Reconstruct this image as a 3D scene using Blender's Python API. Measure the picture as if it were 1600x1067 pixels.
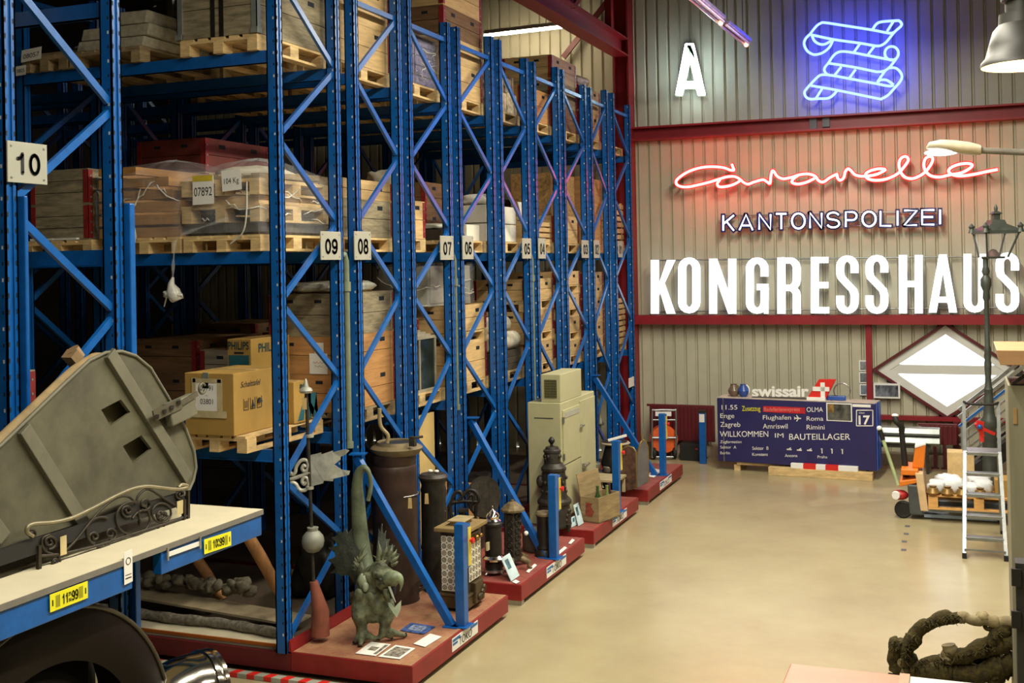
import bpy, bmesh, math, random
from mathutils import Vector as V, Matrix, Euler
random.seed(7)
S = bpy.context.scene
for o in list(bpy.data.objects): bpy.data.objects.remove(o)
# ---------------------------------------------------------------- camera
F, CYP, CAMZ = 1797.78, 395.85, 3.5
yaw, pit, rol = .371947, .009516, -.018690
fw = V((-math.sin(yaw)*math.cos(pit), math.cos(yaw)*math.cos(pit), math.sin(pit)))
r0 = V((math.cos(yaw), math.sin(yaw), 0)); u0 = r0.cross(fw)
rt = r0*math.cos(rol)+u0*math.sin(rol); up = u0*math.cos(rol)-r0*math.sin(rol)
cd = bpy.data.cameras.new('camera'); cam = bpy.data.objects.new('camera', cd); S.collection.objects.link(cam)
cam.matrix_world = Matrix(((rt.x, up.x, -fw.x, 0), (rt.y, up.y, -fw.y, 0), (rt.z, up.z, -fw.z, CAMZ), (0, 0, 0, 1)))
cd.sensor_width = 36; cd.lens = F/1600*36; cd.shift_y = -(533.5-CYP)/1600; cd.clip_start = .05; cd.clip_end = 200
S.camera = cam
# ---------------------------------------------------------------- light
w = bpy.data.worlds.new('World'); S.world = w; w.use_nodes = True
w.node_tree.nodes['Background'].inputs[0].default_value = (.86, .93, 1, 1)
w.node_tree.nodes['Background'].inputs[1].default_value = 3.5
S.view_settings.view_transform = 'Standard'; S.view_settings.look = 'None'
S.view_settings.gamma = 1; S.view_settings.use_curve_mapping = False
S.view_settings.exposure = 0
def light(name, kind, loc, power, col=(1, 1, 1), rot=(0, 0, 0), **k):
    l = bpy.data.lights.new(name, kind); l.energy = power; l.color = col
    for a, b in k.items(): setattr(l, a, b)
    o = bpy.data.objects.new(name, l); o.location = loc; o.rotation_euler = rot; S.collection.objects.link(o)
    return o
# rows of fluorescent fittings under the roof of the aisle and the gallery
WARM = (1, .94, .78)
for k, (x, y, p) in enumerate([(-1.6, 2.2, 230), (-1.6, 5.6, 360), (-1.6, 9.0, 310), (-1.6, 12.3, 320), (-1.6, 15.4, 350), (2.8, 8, 140), (2.8, 12.5, 150)]):
    light('ceiling_tube', 'AREA', (x, y, 7.2), p, WARM, shape='RECTANGLE', size=.25, size_y=2.6)
sun = light('sun', 'SUN', (0, 40, 20), 2.2, (1, .95, .86), angle=.01)
sun.rotation_euler = V((-.50, -1.15, -.62)).to_track_quat('-Z', 'Y').to_euler()
# ---------------------------------------------------------------- helpers
def on(x, y, **k):
    """point of the world seen at photograph position x, y on the plane X=, Y= or Z="""
    r = rt*((x-800)/F)+up*(-(y-CYP)/F)+fw
    (a, v), = k.items(); i = 'XYZ'.index(a); c = V((0, 0, CAMZ))
    return c+r*((v-c[i])/r[i])
def lin(h):
    h = h.lstrip('#'); c = [int(h[i:i+2], 16)/255 for i in (0, 2, 4)]
    return tuple(v/12.92 if v <= .04045 else ((v+.055)/1.055)**2.4 for v in c)
MATS = {}
def M(name, col, rough=.6, metal=0, var=.15, scale=5, st=(1, 1, 1), bump=0, rand=.12, emit=0, trans=0, alpha=1, col2=None, spec=.5):
    if name in MATS: return MATS[name]
    m = bpy.data.materials.new(name); m.use_nodes = True; MATS[name] = m
    n, l = m.node_tree.nodes, m.node_tree.links; b = n['Principled BSDF']
    c = lin(col)
    b.inputs['Roughness'].default_value = rough; b.inputs['Metallic'].default_value = metal
    b.inputs['Specular IOR Level'].default_value = spec
    if emit:
        b.inputs['Base Color'].default_value = (*c, 1); b.inputs['Emission Color'].default_value = (*c, 1); b.inputs['Emission Strength'].default_value = emit
        return m
    if trans: b.inputs['Transmission Weight'].default_value = trans; b.inputs['IOR'].default_value = 1.2
    b.inputs['Alpha'].default_value = alpha
    tc = n.new('ShaderNodeTexCoord'); mp = n.new('ShaderNodeMapping'); mp.inputs['Scale'].default_value = [scale*q for q in st]
    l.new(tc.outputs['Object'], mp.inputs[0])
    nz = n.new('ShaderNodeTexNoise'); nz.inputs['Scale'].default_value = 1; nz.inputs['Detail'].default_value = 5; nz.inputs['Roughness'].default_value = .65
    l.new(mp.outputs[0], nz.inputs[0])
    cr = n.new('ShaderNodeValToRGB'); e = cr.color_ramp.elements
    e[0].position, e[1].position = .3, .7
    lo = lin(col2) if col2 else tuple(v*(1-2*var) for v in c)
    e[0].color = (*lo, 1); e[1].color = (*[min(1, v*(1+var)) for v in c], 1)
    l.new(nz.outputs['Fac'], cr.inputs[0])
    oi = n.new('ShaderNodeObjectInfo'); mr = n.new('ShaderNodeMapRange')
    mr.inputs['To Min'].default_value = 1-rand; mr.inputs['To Max'].default_value = 1+rand
    l.new(oi.outputs['Random'], mr.inputs['Value'])
    hs = n.new('ShaderNodeHueSaturation'); l.new(mr.outputs[0], hs.inputs['Value']); l.new(cr.outputs[0], hs.inputs['Color'])
    l.new(hs.outputs[0], b.inputs['Base Color'])
    if bump:
        bp = n.new('ShaderNodeBump'); bp.inputs['Strength'].default_value = bump; bp.inputs['Distance'].default_value = .02
        l.new(nz.outputs['Fac'], bp.inputs['Height']); l.new(bp.outputs[0], b.inputs['Normal'])
    return m
ORG = {}
def put(o, parent=None):
    S.collection.objects.link(o)
    if parent: o.parent = parent
    return o
def tag(o, label=None, cat=None, group=None, kind=None):
    if label: o['label'] = label
    if cat: o['category'] = cat
    if group: o['group'] = group
    if kind: o['kind'] = kind
    return o
def thing(name, label, cat, loc, group=None):
    o = bpy.data.objects.new(name, None); o.empty_display_size = .1; o.location = loc
    ORG[o.name] = V(loc); return tag(put(o), label, cat, group)
class MB:
    """collects shapes in world coordinates and links them as one mesh object"""
    def __init__(s): s.v, s.f, s.sm, s.mi, s.cur = [], [], [], [], 0
    def add(s, vs, fs, smooth=False):
        k = len(s.v); s.v += [tuple(p) for p in vs]; s.f += [[i+k for i in f] for f in fs]; s.sm += [smooth]*len(fs); s.mi += [s.cur]*len(fs)
        return s
    def box(s, x0, y0, z0, x1, y1, z1, m=None):
        vs = [V((x, y, z)) for z in (z0, z1) for y in (y0, y1) for x in (x0, x1)]
        if m: vs = [m@p for p in vs]
        return s.add(vs, [(0, 2, 3, 1), (4, 5, 7, 6), (0, 1, 5, 4), (2, 6, 7, 3), (0, 4, 6, 2), (1, 3, 7, 5)])
    def bar(s, a, b, wd, h, side=None, nub=0):
        a, b = V(a), V(b); d = (b-a); L = d.length; d.normalize()
        sd = V(side) if side else (V((0, 0, 1)) if abs(d.z) < .9 else V((1, 0, 0)))
        y = sd.cross(d).normalized(); z = d.cross(y)
        m = Matrix(((d.x, y.x, z.x, a.x), (d.y, y.y, z.y, a.y), (d.z, y.z, z.z, a.z), (0, 0, 0, 1)))
        return s.box(0, -wd/2, -h/2, L, wd/2, h/2, m)
    def tube(s, pts, r, n=8, closed=False, caps=True):
        pts = [V(p) for p in pts]; N = len(pts)
        rs = r if isinstance(r, (list, tuple)) else [r]*N
        vs, fs = [], []; t0 = None; nrm = None
        for i, p in enumerate(pts):
            a = pts[(i-1) % N] if closed or i else p; b = pts[(i+1) % N] if closed or i < N-1 else p
            t = (b-a); t = t.normalized() if t.length > 1e-9 else V((0, 0, 1))
            if nrm is None: nrm = t.orthogonal().normalized()
            else:
                nrm = nrm-t*nrm.dot(t); nrm = nrm.normalized() if nrm.length > 1e-6 else t.orthogonal().normalized()
            bn = t.cross(nrm)
            for j in range(n):
                q = 2*math.pi*j/n; vs.append(p+(nrm*math.cos(q)+bn*math.sin(q))*rs[i])
        for i in range(N if closed else N-1):
            for j in range(n):
                a, b = i*n, ((i+1) % N)*n; fs.append((a+j, a+(j+1) % n, b+(j+1) % n, b+j))
        s.add(vs, fs, True)
        if caps and not closed:
            k = len(s.v); s.add(vs[:n], [tuple(range(n))[::-1]]); s.add(vs[-n:], [tuple(range(n))])
        return s
    def lathe(s, prof, c=(0, 0, 0), n=20, m=None, smooth=True, caps=True):
        c = V(c); vs, fs = [], []; q = [prof[0]]; prof0 = prof
        for i in range(1, len(prof)-1):      # a sharp corner of the profile gets two rings
            a, b = V(prof[i])-V(prof[i-1]), V(prof[i+1])-V(prof[i]); q.append(prof[i])
            if a.length > 1e-6 and b.length > 1e-6 and a.angle(b) > .6: q.append(prof[i])
        prof = q+[prof[-1]]; P = len(prof)
        for r, z in prof:
            for j in range(n):
                q = 2*math.pi*j/n; p = V((r*math.cos(q), r*math.sin(q), z)); vs.append((m@p if m else p)+c)
        for i in range(P-1):
            if prof[i] == prof[i+1]: continue
            for j in range(n): fs.append((i*n+j, i*n+(j+1) % n, (i+1)*n+(j+1) % n, (i+1)*n+j))
        s.add(vs, fs, smooth)
        if not caps: return s
        if prof[0][0] > 1e-4: s.add(vs[:n], [tuple(range(n))[::-1]])
        if prof[-1][0] > 1e-4: s.add(vs[-n:], [tuple(range(n))])
        return s
    def prism(s, poly, ext, smooth=False):
        """poly: list of 3D points, ext: extrusion vector"""
        n = len(poly); ext = V(ext); a = [V(p) for p in poly]; b = [p+ext for p in a]
        nr = sum(((a[i]-a[0]).cross(a[(i+1) % n]-a[0]) for i in range(n)), V())
        fs = [list(range(n))[::-1], [i+n for i in range(n)]] if nr.dot(ext) > 0 else [list(range(n)), [i+n for i in range(n)][::-1]]
        s.add(a+b, fs); k = len(s.v)-2*n
        for i in range(n):
            j = (i+1) % n; q = (i, j, j+n, i+n) if nr.dot(ext) > 0 else (j, i, i+n, j+n)
            s.f.append([t+k for t in q]); s.sm.append(smooth); s.mi.append(s.cur)
        return s
    def ball(s, c, r, sc=(1, 1, 1), n=14, k=9, rough=0, m=None):
        c = V(c); vs, fs = [], []
        for i in range(k+1):
            t = math.pi*i/k
            for j in range(n):
                q = 2*math.pi*j/n; p = V((math.sin(t)*math.cos(q)*sc[0], math.sin(t)*math.sin(q)*sc[1], math.cos(t)*sc[2]))*r
                if rough: p *= 1+rough*(random.random()-.5)*(0 if i in (0, k) else 1)
                vs.append((m@p if m else p)+c)
        for i in range(k):
            for j in range(n): fs.append((i*n+j, (i+1)*n+j, (i+1)*n+(j+1) % n, i*n+(j+1) % n))
        return s.add(vs, fs, True)
    def grid(s, fn, nu, nv, smooth=True):
        vs = [fn(i/nu, j/nv) for i in range(nu+1) for j in range(nv+1)]
        return s.add(vs, [(i*(nv+1)+j, (i+1)*(nv+1)+j, (i+1)*(nv+1)+j+1, i*(nv+1)+j+1) for i in range(nu) for j in range(nv)], smooth)
    def build(s, name, mat, parent=None, bevel=0, thick=0, sub=0, root=None, merge=False):
        r = parent
        while r is not None and r.parent is not None: r = r.parent
        if r is not None: o0 = ORG[r.name]
        elif root is not None: o0 = V(root)
        else:
            xs = list(zip(*s.v)); o0 = V(((min(xs[0])+max(xs[0]))/2, (min(xs[1])+max(xs[1]))/2, min(xs[2])))
        me = bpy.data.meshes.new(name); me.from_pydata([V(p)-o0 for p in s.v], [], s.f)
        me.polygons.foreach_set('use_smooth', s.sm)
        mats = mat if isinstance(mat, (list, tuple)) else [mat]
        if len(mats) > 1: me.polygons.foreach_set('material_index', s.mi)
        if merge:
            b = bmesh.new(); b.from_mesh(me); bmesh.ops.remove_doubles(b, verts=b.verts, dist=1e-4); bmesh.ops.recalc_face_normals(b, faces=b.faces); b.to_mesh(me); b.free()
        [me.materials.append(q) for q in mats]; o = bpy.data.objects.new(name, me)
        if parent is None: o.location = o0; ORG[o.name] = o0
        put(o, parent)
        if sub: q = o.modifiers.new('s', 'SUBSURF'); q.levels = q.render_levels = sub
        if thick: q = o.modifiers.new('t', 'SOLIDIFY'); q.thickness = thick
        if bevel: q = o.modifiers.new('b', 'BEVEL'); q.width = bevel; q.segments = 2; q.limit_method = 'ANGLE'; q.angle_limit = .9
        return o
def clone(o, loc, rz=None, label=None):
    """a copy of a thing with copies of its parts and sub-parts, sharing mesh data"""
    r = o.copy(); S.collection.objects.link(r); r.location = loc; ORG[r.name] = V(loc)
    if rz is not None: r.rotation_euler = (0, 0, rz)
    if label: r['label'] = label
    for c in o.children:
        d = c.copy(); S.collection.objects.link(d); d.parent = r
        for g in c.children:
            e = g.copy(); S.collection.objects.link(e); e.parent = d
    return r
def struct(o): o['kind'] = 'structure'; return o
def smooth(pts, n=6, closed=False):
    """Catmull-Rom curve through the points"""
    pts = [V(p) for p in pts]; N = len(pts); out = []
    for i in range(N if closed else N-1):
        p0 = pts[i-1] if i or closed else pts[0]*2-pts[1]; p1 = pts[i]; p2 = pts[(i+1) % N]
        p3 = pts[(i+2) % N] if closed or i+2 < N else p2*2-p1
        for k in range(n):
            t = k/n; out.append(.5*((2*p1)+(p2-p0)*t+(2*p0-5*p1+4*p2-p3)*t*t+(3*p1-p0-3*p2+p3)*t**3))
    if not closed: out.append(pts[-1])
    return out
def arc(c, r, a0, a1, n, ex, ey):
    c, ex, ey = V(c), V(ex), V(ey)
    return [c+ex*(r*math.cos(math.radians(a0+(a1-a0)*i/n)))+ey*(r*math.sin(math.radians(a0+(a1-a0)*i/n))) for i in range(n+1)]
def spiral(c, r0, r1, a0, turns, ex, ey, n=24):
    c, ex, ey = V(c), V(ex), V(ey); out = []
    for i in range(n+1):
        t = i/n; a = math.radians(a0+360*turns*t); r = r0+(r1-r0)*t
        out.append(c+ex*(r*math.cos(a))+ey*(r*math.sin(a)))
    return out
TXT = {}
def text(st, p, ex, ey, height, mat, parent, name='lettering', width=None, depth=.004, align='l', bold=0, shear=0):
    """raised lettering standing on point p, running along ex, upright along ey; height is the cap height"""
    cu = bpy.data.curves.new('t', 'FONT'); cu.body = st; cu.size = 1; cu.extrude = 0; cu.offset = bold; cu.shear = shear
    o = bpy.data.objects.new('t', cu); S.collection.objects.link(o)
    dg = bpy.context.evaluated_depsgraph_get(); me = bpy.data.meshes.new_from_object(o.evaluated_get(dg)); bpy.data.objects.remove(o); bpy.data.curves.remove(cu)
    xs = [v.co.x for v in me.vertices] or [0]; x0, x1 = min(xs), max(xs)
    sy = height/.69; sx = width/(x1-x0) if width else sy
    ex, ey = V(ex).normalized(), V(ey).normalized(); nz = ex.cross(ey)
    off = {'l': -x0*sx, 'c': -(x0+x1)/2*sx, 'r': -x1*sx}[align]
    mb = MB(); mb.add([V(p)+ex*(v.co.x*sx+off)+ey*(v.co.y*sy)+nz*depth for v in me.vertices], [list(q.vertices) for q in me.polygons])
    bpy.data.meshes.remove(me)
    return mb.build(name, mat, parent)
# ---------------------------------------------------------------- materials
mFLOOR = M('floor_screed', '#a69b77', .25, var=.06, scale=.8, rand=0, col2='#988a68')
mWALL = M('wall_sheet', '#b9b59e', .55, var=.06, scale=1.2, rand=0)
mRED = M('girder_red', '#8c1a24', .45, var=.1, rand=.05)
mDRED = M('dark_red', '#5c1118', .5, var=.1, rand=.05)
mBLUE = M('rack_blue', '#0f58a2', .3, var=.12, scale=9, rand=.06)
mHOLE = M('hole_dark', '#0b1420', .8, rand=0)
mGLINT = M('hole_glint', '#c8cdd2', .35, rand=0)  # pale fill painted on some holes as a glint
mBASE = M('base_red', '#85191b', .45, var=.12, scale=7, rand=.06)
mDECK = M('deck_red', '#9b7654', .55, var=.2, scale=4, rand=.04, col2='#8a5240')
mBLACK = M('black_rubber', '#15130f', .7, rand=0)
mIRON = M('cast_iron', '#3b362e', .5, .35, var=.3, scale=14, bump=.3)
mDIRON = M('dark_iron', '#26221c', .5, .3, var=.3, scale=12, bump=.2)
mSTEEL = M('bare_steel', '#b9b8b2', .3, .85, var=.15, scale=12)
mCHROME = M('chrome', '#d9d2c4', .12, 1, var=.06, scale=4, rand=0)
mALU = M('aluminium', '#979b9c', .35, .8, var=.08, scale=12)
mPAL = M('pallet_wood', '#d3b47e', .7, var=.18, scale=3, st=(2, 2, 9), rand=.18)
mPALO = M('pallet_grey_wood', '#9c8661', .75, var=.22, scale=3, st=(2, 2, 9), rand=.15)
mCR = M('crate_wood', '#c9a873', .65, var=.16, scale=2.5, st=(1, 1, 9), rand=.14)
mCRO = M('crate_orange_wood', '#c08c54', .65, var=.16, scale=2.5, st=(1, 1, 9), rand=.1)
mCRG = M('crate_grey_wood', '#93876b', .75, var=.3, scale=2.5, st=(1.4, 1.4, 8), rand=.1, bump=.2)
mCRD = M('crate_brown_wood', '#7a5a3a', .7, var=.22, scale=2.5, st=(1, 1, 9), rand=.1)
mHINGE = M('hinge_rust_red', '#8f2826', .5, .1, var=.2, scale=12)
mGALV = M('galvanised', '#9fa6a2', .38, .6, var=.12, scale=10)
mCARD = M('cardboard', '#a98540', .75, var=.07, scale=4, rand=.08)
mTEAL = M('teal_print', '#1d5a63', .7, var=.06)
mINK = M('ink', '#15161a', .7, var=0, rand=0)
mPAPER = M('paper', '#e6e3da', .7, var=.03, rand=.03)
mWHITE = M('white_paint', '#e8e8e4', .5, var=.03, rand=.03)
mPLATE = M('plate_cream', '#a0a091', .5, var=.04, rand=.03)
mYEL = M('label_yellow', '#e8e21f', .5, var=.02, rand=0)
mREDP = M('signal_red', '#d3261f', .45, var=.04, rand=0)
mORANGE = M('orange_paint', '#e07a1c', .42, var=.05, rand=.03)
mFILM = M('stretch_film', '#e9ecef', .1, var=.1, scale=14, st=(1, 1, .35), alpha=.13, spec=1, bump=1.0)
mSHEET = M('milky_sheeting', '#b9b7a8', .3, var=.2, scale=6, bump=.8)
mCLOTH = M('dust_cloth', '#c5bda8', .85, var=.15, scale=7, bump=.6)
mSTONE = M('stone', '#b3ab94', .9, var=.2, scale=9, bump=.6)
mGLASS = M('clear_glass', '#dfe8ee', .05, var=0, alpha=.12, spec=.9)
mPATINA = M('copper_patina', '#666a51', .6, .2, var=.4, scale=16, bump=.4, rand=.03, col2='#2e3224')
mPATD = M('patina_dark', '#30352a', .6, .2, var=.35, scale=14, bump=.4, rand=.03)
mTERRA = M('terracotta', '#7c4330', .7, var=.15, scale=10)
mLEATHER = M('dusty_leather', '#8a7550', .75, var=.2, scale=6, bump=.3)
mBELLOW = M('grey_green_board', '#57543f', .6, var=.14, scale=3.5, rand=0, col2='#3f3c2d')
mBELTRIM = M('grey_green_batten', '#656250', .6, var=.12, scale=5, rand=0)
mLINO = M('bench_board', '#cfc5a8', .5, var=.05, scale=3, rand=0)
mEDGE = M('board_edge', '#77736a', .6, var=.1)
mPINE = M('pine_board', '#b25f20', .5, var=.08, scale=2, st=(1, 8, 8), rand=0)
# ---------------------------------------------------------------- the hall
YW = 20.6
struct(MB().box(-16, -5, -.1, 8, YW, 0).build('floor', mFLOOR))
WC = on(1480, 578, Y=YW); WT = on(1480, 508, Y=YW); WB = on(1479, 649, Y=YW); WL = on(1370, 577, Y=YW); WR = on(1592, 579, Y=YW)
HX, HZ, CX, CZ = (WR.x-WL.x)/2, (WT.z-WB.z)/2, (WR.x+WL.x)/2, (WT.z+WB.z)/2
def wall_sheet(name, z0, z1, y0, hole=False, x0=-16, x1=8):
    xs, x = [], x0
    while x < x1:
        xs += [(x, 0), (x+.150, 0), (x+.168, .045), (x+.188, .045)]; x += .206
    mb = MB()
    for (xa, da), (xb, db) in zip(xs, xs[1:]):
        def col(za, zb, zc, zd):
            mb.add([(xa, y0+da, za), (xb, y0+db, zb), (xb, y0+db, zd), (xa, y0+da, zc)], [(0, 1, 2, 3)])
        ha = max(0, 1-abs(xa-CX)/HX)*HZ if hole else 0; hb = max(0, 1-abs(xb-CX)/HX)*HZ if hole else 0
        if ha > 0 or hb > 0: col(z0, z0, CZ-ha, CZ-hb); col(CZ+ha, CZ+hb, z1, z1)
        else: col(z0, z0, z1, z1)
    return struct(mb.build(name, mWALL))
wall_sheet('wall_back', 0, 9.4, YW, hole=True)
struct(MB().box(-16.1, -5, 0, -16, YW, 9.4).build('wall_left', M('wall_left_paint', '#2e2b25', .8)))
struct(MB().box(8, -5, 0, 8.1, YW, 9.4).build('wall_right', M('wall_right_paint', '#6f6a58', .8)))
struct(MB().box(-16, -5.1, 0, 8, -5, 9.4).build('wall_front', M('wall_right_paint', '#6f6a58', .8)))
struct(MB().box(-16, -5, 9.4, 8, YW, 9.5).build('ceiling', M('roof_underside', '#3a352d', .8)))
struct(MB().box(-6, YW-.28, 0, 8, YW-.01, .2).build('baseboard_back', M('concrete_kerb', '#8f7d67', .8, scale=6)))
# girders, column and roof truss
g = on(1300, 202, Y=YW-.25).z; struct(MB().box(-5.8, YW-.26, g, 8, YW, g+.03).box(-5.8, YW-.07, g, 8, YW-.05, g+.24).box(-5.8, YW-.26, g+.22, 8, YW, g+.25).build('trim_1', mRED))
g = on(1300, 507, Y=YW-.25).z; struct(MB().box(-5.8, YW-.26, g, 8, YW-.01, g+.16).build('trim_2', mRED))
g = on(1440, 657, Y=YW-.12).z; struct(MB().box(-1.5, YW-.14, g, 8, YW-.01, g+.07).build('trim_3', mRED))
a = on(1357, 520, Y=YW-.12); struct(MB().box(a.x-.05, YW-.14, .2, a.x+.05, YW-.01, g+1.7).build('trim_4', mRED))
a = on(1495, 690, Y=YW-.12); struct(MB().box(a.x-.05, YW-.15, .2, a.x+.05, YW-.01, g).build('trim_5', mDRED))
a = on(977, 300, Y=YW-.3); struct(MB().box(a.x-.15, YW-.4, 0, a.x-.12, YW-.02, 9.4).box(a.x+.10, YW-.4, 0, a.x+.13, YW-.02, 9.4).box(a.x-.12, YW-.24, 0, a.x+.1, YW-.18, 9.4).build('column', mRED))
CXX = a.x
def pxl(p, y): return on(*p, Y=y)
mb = MB(); XG = CXX
zb_ = on(979, 94, X=XG).z; y1_ = YW-.42; y0_ = 7.0
mb.box(XG-.14, y0_, zb_, XG+.14, y1_, zb_+.025).box(XG-.012, y0_, zb_+.025, XG+.012, y1_, zb_+.30).box(XG-.14, y0_, zb_+.30, XG+.14, y1_, zb_+.325)
yy = on(890, 20, X=XG).y; zt_ = zb_+.325; pit_ = 2.2
for k in range(-4, 3):
    y = yy+pit_*k
    if y0_ < y < y1_: mb.box(XG-.06, y-.06, zt_, XG+.06, y+.06, zt_+1.0)
    if y0_ < y and y+pit_*.8 < y1_+.5: mb.bar((XG-.05, y, zt_), (XG-.05, y+pit_*.8, zt_+1.0), .08, .08, (1, 0, 0)).bar((XG+.05, y, zt_), (XG+.05, y+pit_*.75, zt_+1.0), .08, .08, (1, 0, 0))
struct(mb.build('trim_6', mRED))
a, b = pxl((880, 90), YW-.2), pxl((962, -14), YW-.2); struct(MB().bar(a, b, .1, .05, (0, 1, 0)).build('trim_7', mDRED))
# diamond window
def dia(k, y): return [V((CX+k*HX*c, y, CZ+k*HZ*s)) for c, s in ((1, 0), (0, 1), (-1, 0), (0, -1))]
wn = MB(); wf = dia(1.0, 0); wi = dia(.80, 0)
for i in range(4):
    j = (i+1) % 4
    wn.prism([V((p.x, YW-.05, p.z)) for p in (wf[i], wf[j], wi[j], wi[i])], (0, .2, 0))
wo = struct(wn.build('window_1', M('window_frame_white', '#d9d9d2', .5, var=.02)))
zt = on(1440, 577, Y=YW).z; e = .8*HX
MB().box(CX-e, YW-.04, zt-.075, CX+e, YW+.12, zt+.075).build('glazing_bar', M('window_frame_white', '#d9d9d2'), wo)
pane = dia(.82, YW+.07); MB().prism(pane, (0, .01, 0)).build('pane', mGLASS, wo)
rim = MB(); wr = dia(1.07, 0)
for i in range(4):
    j = (i+1) % 4
    if i in (0, 1, 2, 3): rim.prism([V((p.x, YW-.10, p.z)) for p in (wr[i], wr[j], wf[j], wf[i])], (0, .09, 0))
rim.build('window_surround', mDRED, wo)
# ---------------------------------------------------------------- pallet racks
LV = (1.94, 3.655, 5.39)
NODE = (6.10, 5.37, 4.64, 3.92, 3.21, 2.46, 1.68, .97, .27)
def upright(x, y, z1, holes, big=.05, zb=.2):
    mb = MB(); b = big; t = .012
    mb.box(x-b, y-b, zb, x-b+t, y+b, z1).box(x-b, y-b, zb, x+b, y-b+t, z1).box(x-b, y+b-t, zb, x+b, y+b, z1).box(x+b-t, y-b, zb, x+b, y-b+.035, z1).box(x+b-t, y+b-.035, .2, x+b, y+b, z1)
    mb.box(x-.02, y-b+.01, zb, x+b-.012, y+b-.01, z1)
    if holes:
        z = .35; i = 0
        while z < z1-.05:
            mb.cur = 1; d = .0008
            for yy in (y-b+.018, y+b-.018): mb.add([(x+b+d, yy-.006, z), (x+b+d, yy+.006, z), (x+b+d, yy+.006, z+.03), (x+b+d, yy-.006, z+.03)], [(0, 1, 2, 3)])
            mb.cur = 2 if (i*7+int(y*10)) % 5 < 2 else 1
            mb.add([(x+.016, y-b-d, z), (x+.03, y-b-d, z), (x+.03, y-b-d, z+.022), (x+.016, y-b-d, z+.022)], [(0, 1, 2, 3)])
            mb.cur = 0; z += .1; i += 1
    return mb
def rack(t, y0, y1, start_left, bays=1, zb=.2, top=6.3):
    for k in range(bays+1):
        x = -5.5-2.8*k
        for y in (y0, y1): upright(x, y, top+(.08 if (y == y1) != start_left else 0), k == 0, zb=zb).build('upright', [mBLUE, mHOLE, mGLINT], t)
        left = start_left; mb = MB().box(x-.02, y0, NODE[0]-.025, x+.02, y1, NODE[0]+.025); mb.build('brace', mBLUE, t)
        for a, b in zip(NODE, NODE[1:]):
            ya, yb = (y0, y1) if left else (y1, y0)
            s1 = .05 if yb > ya else -.05
            MB().bar((x+.012, ya+s1, a-.04), (x+.012, yb-s1, b+.04), .052, .03, (1, 0, 0)).build('brace', mBLUE, t); left = not left
    for k in range(bays):
        xa, xb = -5.55-2.8*k, -8.25-2.8*k
        for z in LV:
            for y in (y0-.02, y1+.02):
                MB().box(xb, y-.025, z-.105, xa, y+.025, z).box(xb, y-.032, z-.105, xa, y+.032, z-.095).build('beam', mBLUE, t)
def digits(no, p, wd, h, parent):
    """stencil-plain figures of even stroke"""
    n = len(no); g = wd*.07; cw = (wd-g*(n-1))/n; st = cw*.25
    for i, ch in enumerate(no):
        x0 = p[1]+i*(cw+g)+st/2; w_, h_ = cw-st, h-st; z0 = p[2]+st/2
        def E(cx, cz, rx, rz, a0, a1, n=20): return [(p[0], x0+w_*(cx+rx*math.cos(math.radians(a0+(a1-a0)*k/n))), z0+h_*(cz+rz*math.sin(math.radians(a0+(a1-a0)*k/n)))) for k in range(n+1)]
        L = lambda *q: [(p[0], x0+w_*a, z0+h_*b) for a, b in q]
        path = {'0': E(.5, .5, .5, .5, 90, 450), '1': L((.08, .74), (.4, .78), (.62, 1), (.62, 0)), '2': E(.5, .72, .5, .28, 170, -40)+L((.02, 0), (1, 0)),
                '3': E(.5, .74, .46, .26, 160, -80)+E(.5, .26, .5, .26, 80, -160), '4': L((.78, 0), (.78, 1), (0, .3), (1, .3)), '5': L((.95, 1), (.2, 1), (.08, .52))+E(.48, .32, .52, .32, 130, -160),
                '6': E(.55, .6, .5, .4, 50, 190)+E(.5, .3, .5, .3, 180, -180), '7': L((0, 1), (1, 1), (.6, .5), (.4, 0)), '8': E(.5, .75, .42, .25, -90, 270)+E(.5, .26, .5, .26, 90, 450), '9': E(.5, .7, .5, .3, 0, 360)+E(.45, .4, .55, .4, 0, -140)}[ch]
        mb = MB()
        for a, b in zip(path, path[1:]): mb.bar(a, b, st, .002, (1, 0, 0))
        for a in path: mb.lathe([(st/2, -.001), (st/2, .001)], a, 8, Matrix.Rotation(math.pi/2, 4, 'Y'), smooth=False)
        mb.build('figure', mINK, parent)
def plate(t, no, x0, x1, ya, yb):
    a, b = on(x0, ya, X=-5.43), on(x1, yb, X=-5.43)
    o = MB().box(-5.44, a.y, b.z, -5.428, b.y, a.z).build('number_plate', mPLATE, t, bevel=.003)
    h = a.z-b.z
    digits(no, (-5.425, (a.y+b.y)/2-(b.y-a.y)*.31, b.z+h*.2), (b.y-a.y)*.62, h*.55, o)
    for y in (a.y+.03, b.y-.03):
        for z in (a.z-.03, b.z+.03): MB().box(-5.429, y-.006, z-.006, -5.424, y+.006, z+.006).build('screw', mSTEEL, o)
RACKS = {'10': (5.49, 6.46, False, 3, (11, 74, 219, 289)), '09': (8.53, 9.53, True, 3, (501, 533, 361, 406)), '08': (9.89, 10.83, False, 3, (553.5, 580, 361, 406)),
        '07': (11.08, 12.09, True, 2, (688, 709, 368, 406)), '06': (12.37, 13.42, False, 2, (722.5, 740, 368, 405)), '05': (13.69, 14.67, True, 2, (816, 830.5, 372, 404)),
        '04': (14.97, 15.98, False, 1, (841, 853, 372, 404)), '03': (16.22, 17.28, True, 1, (909, 920, 375, 403)), '02': (17.58, 18.48, False, 1, (928, 937, 375, 403)),
        '01': (18.86, 19.87, True, 1, (966, 973, 377, 402))}
RK = {}
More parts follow.
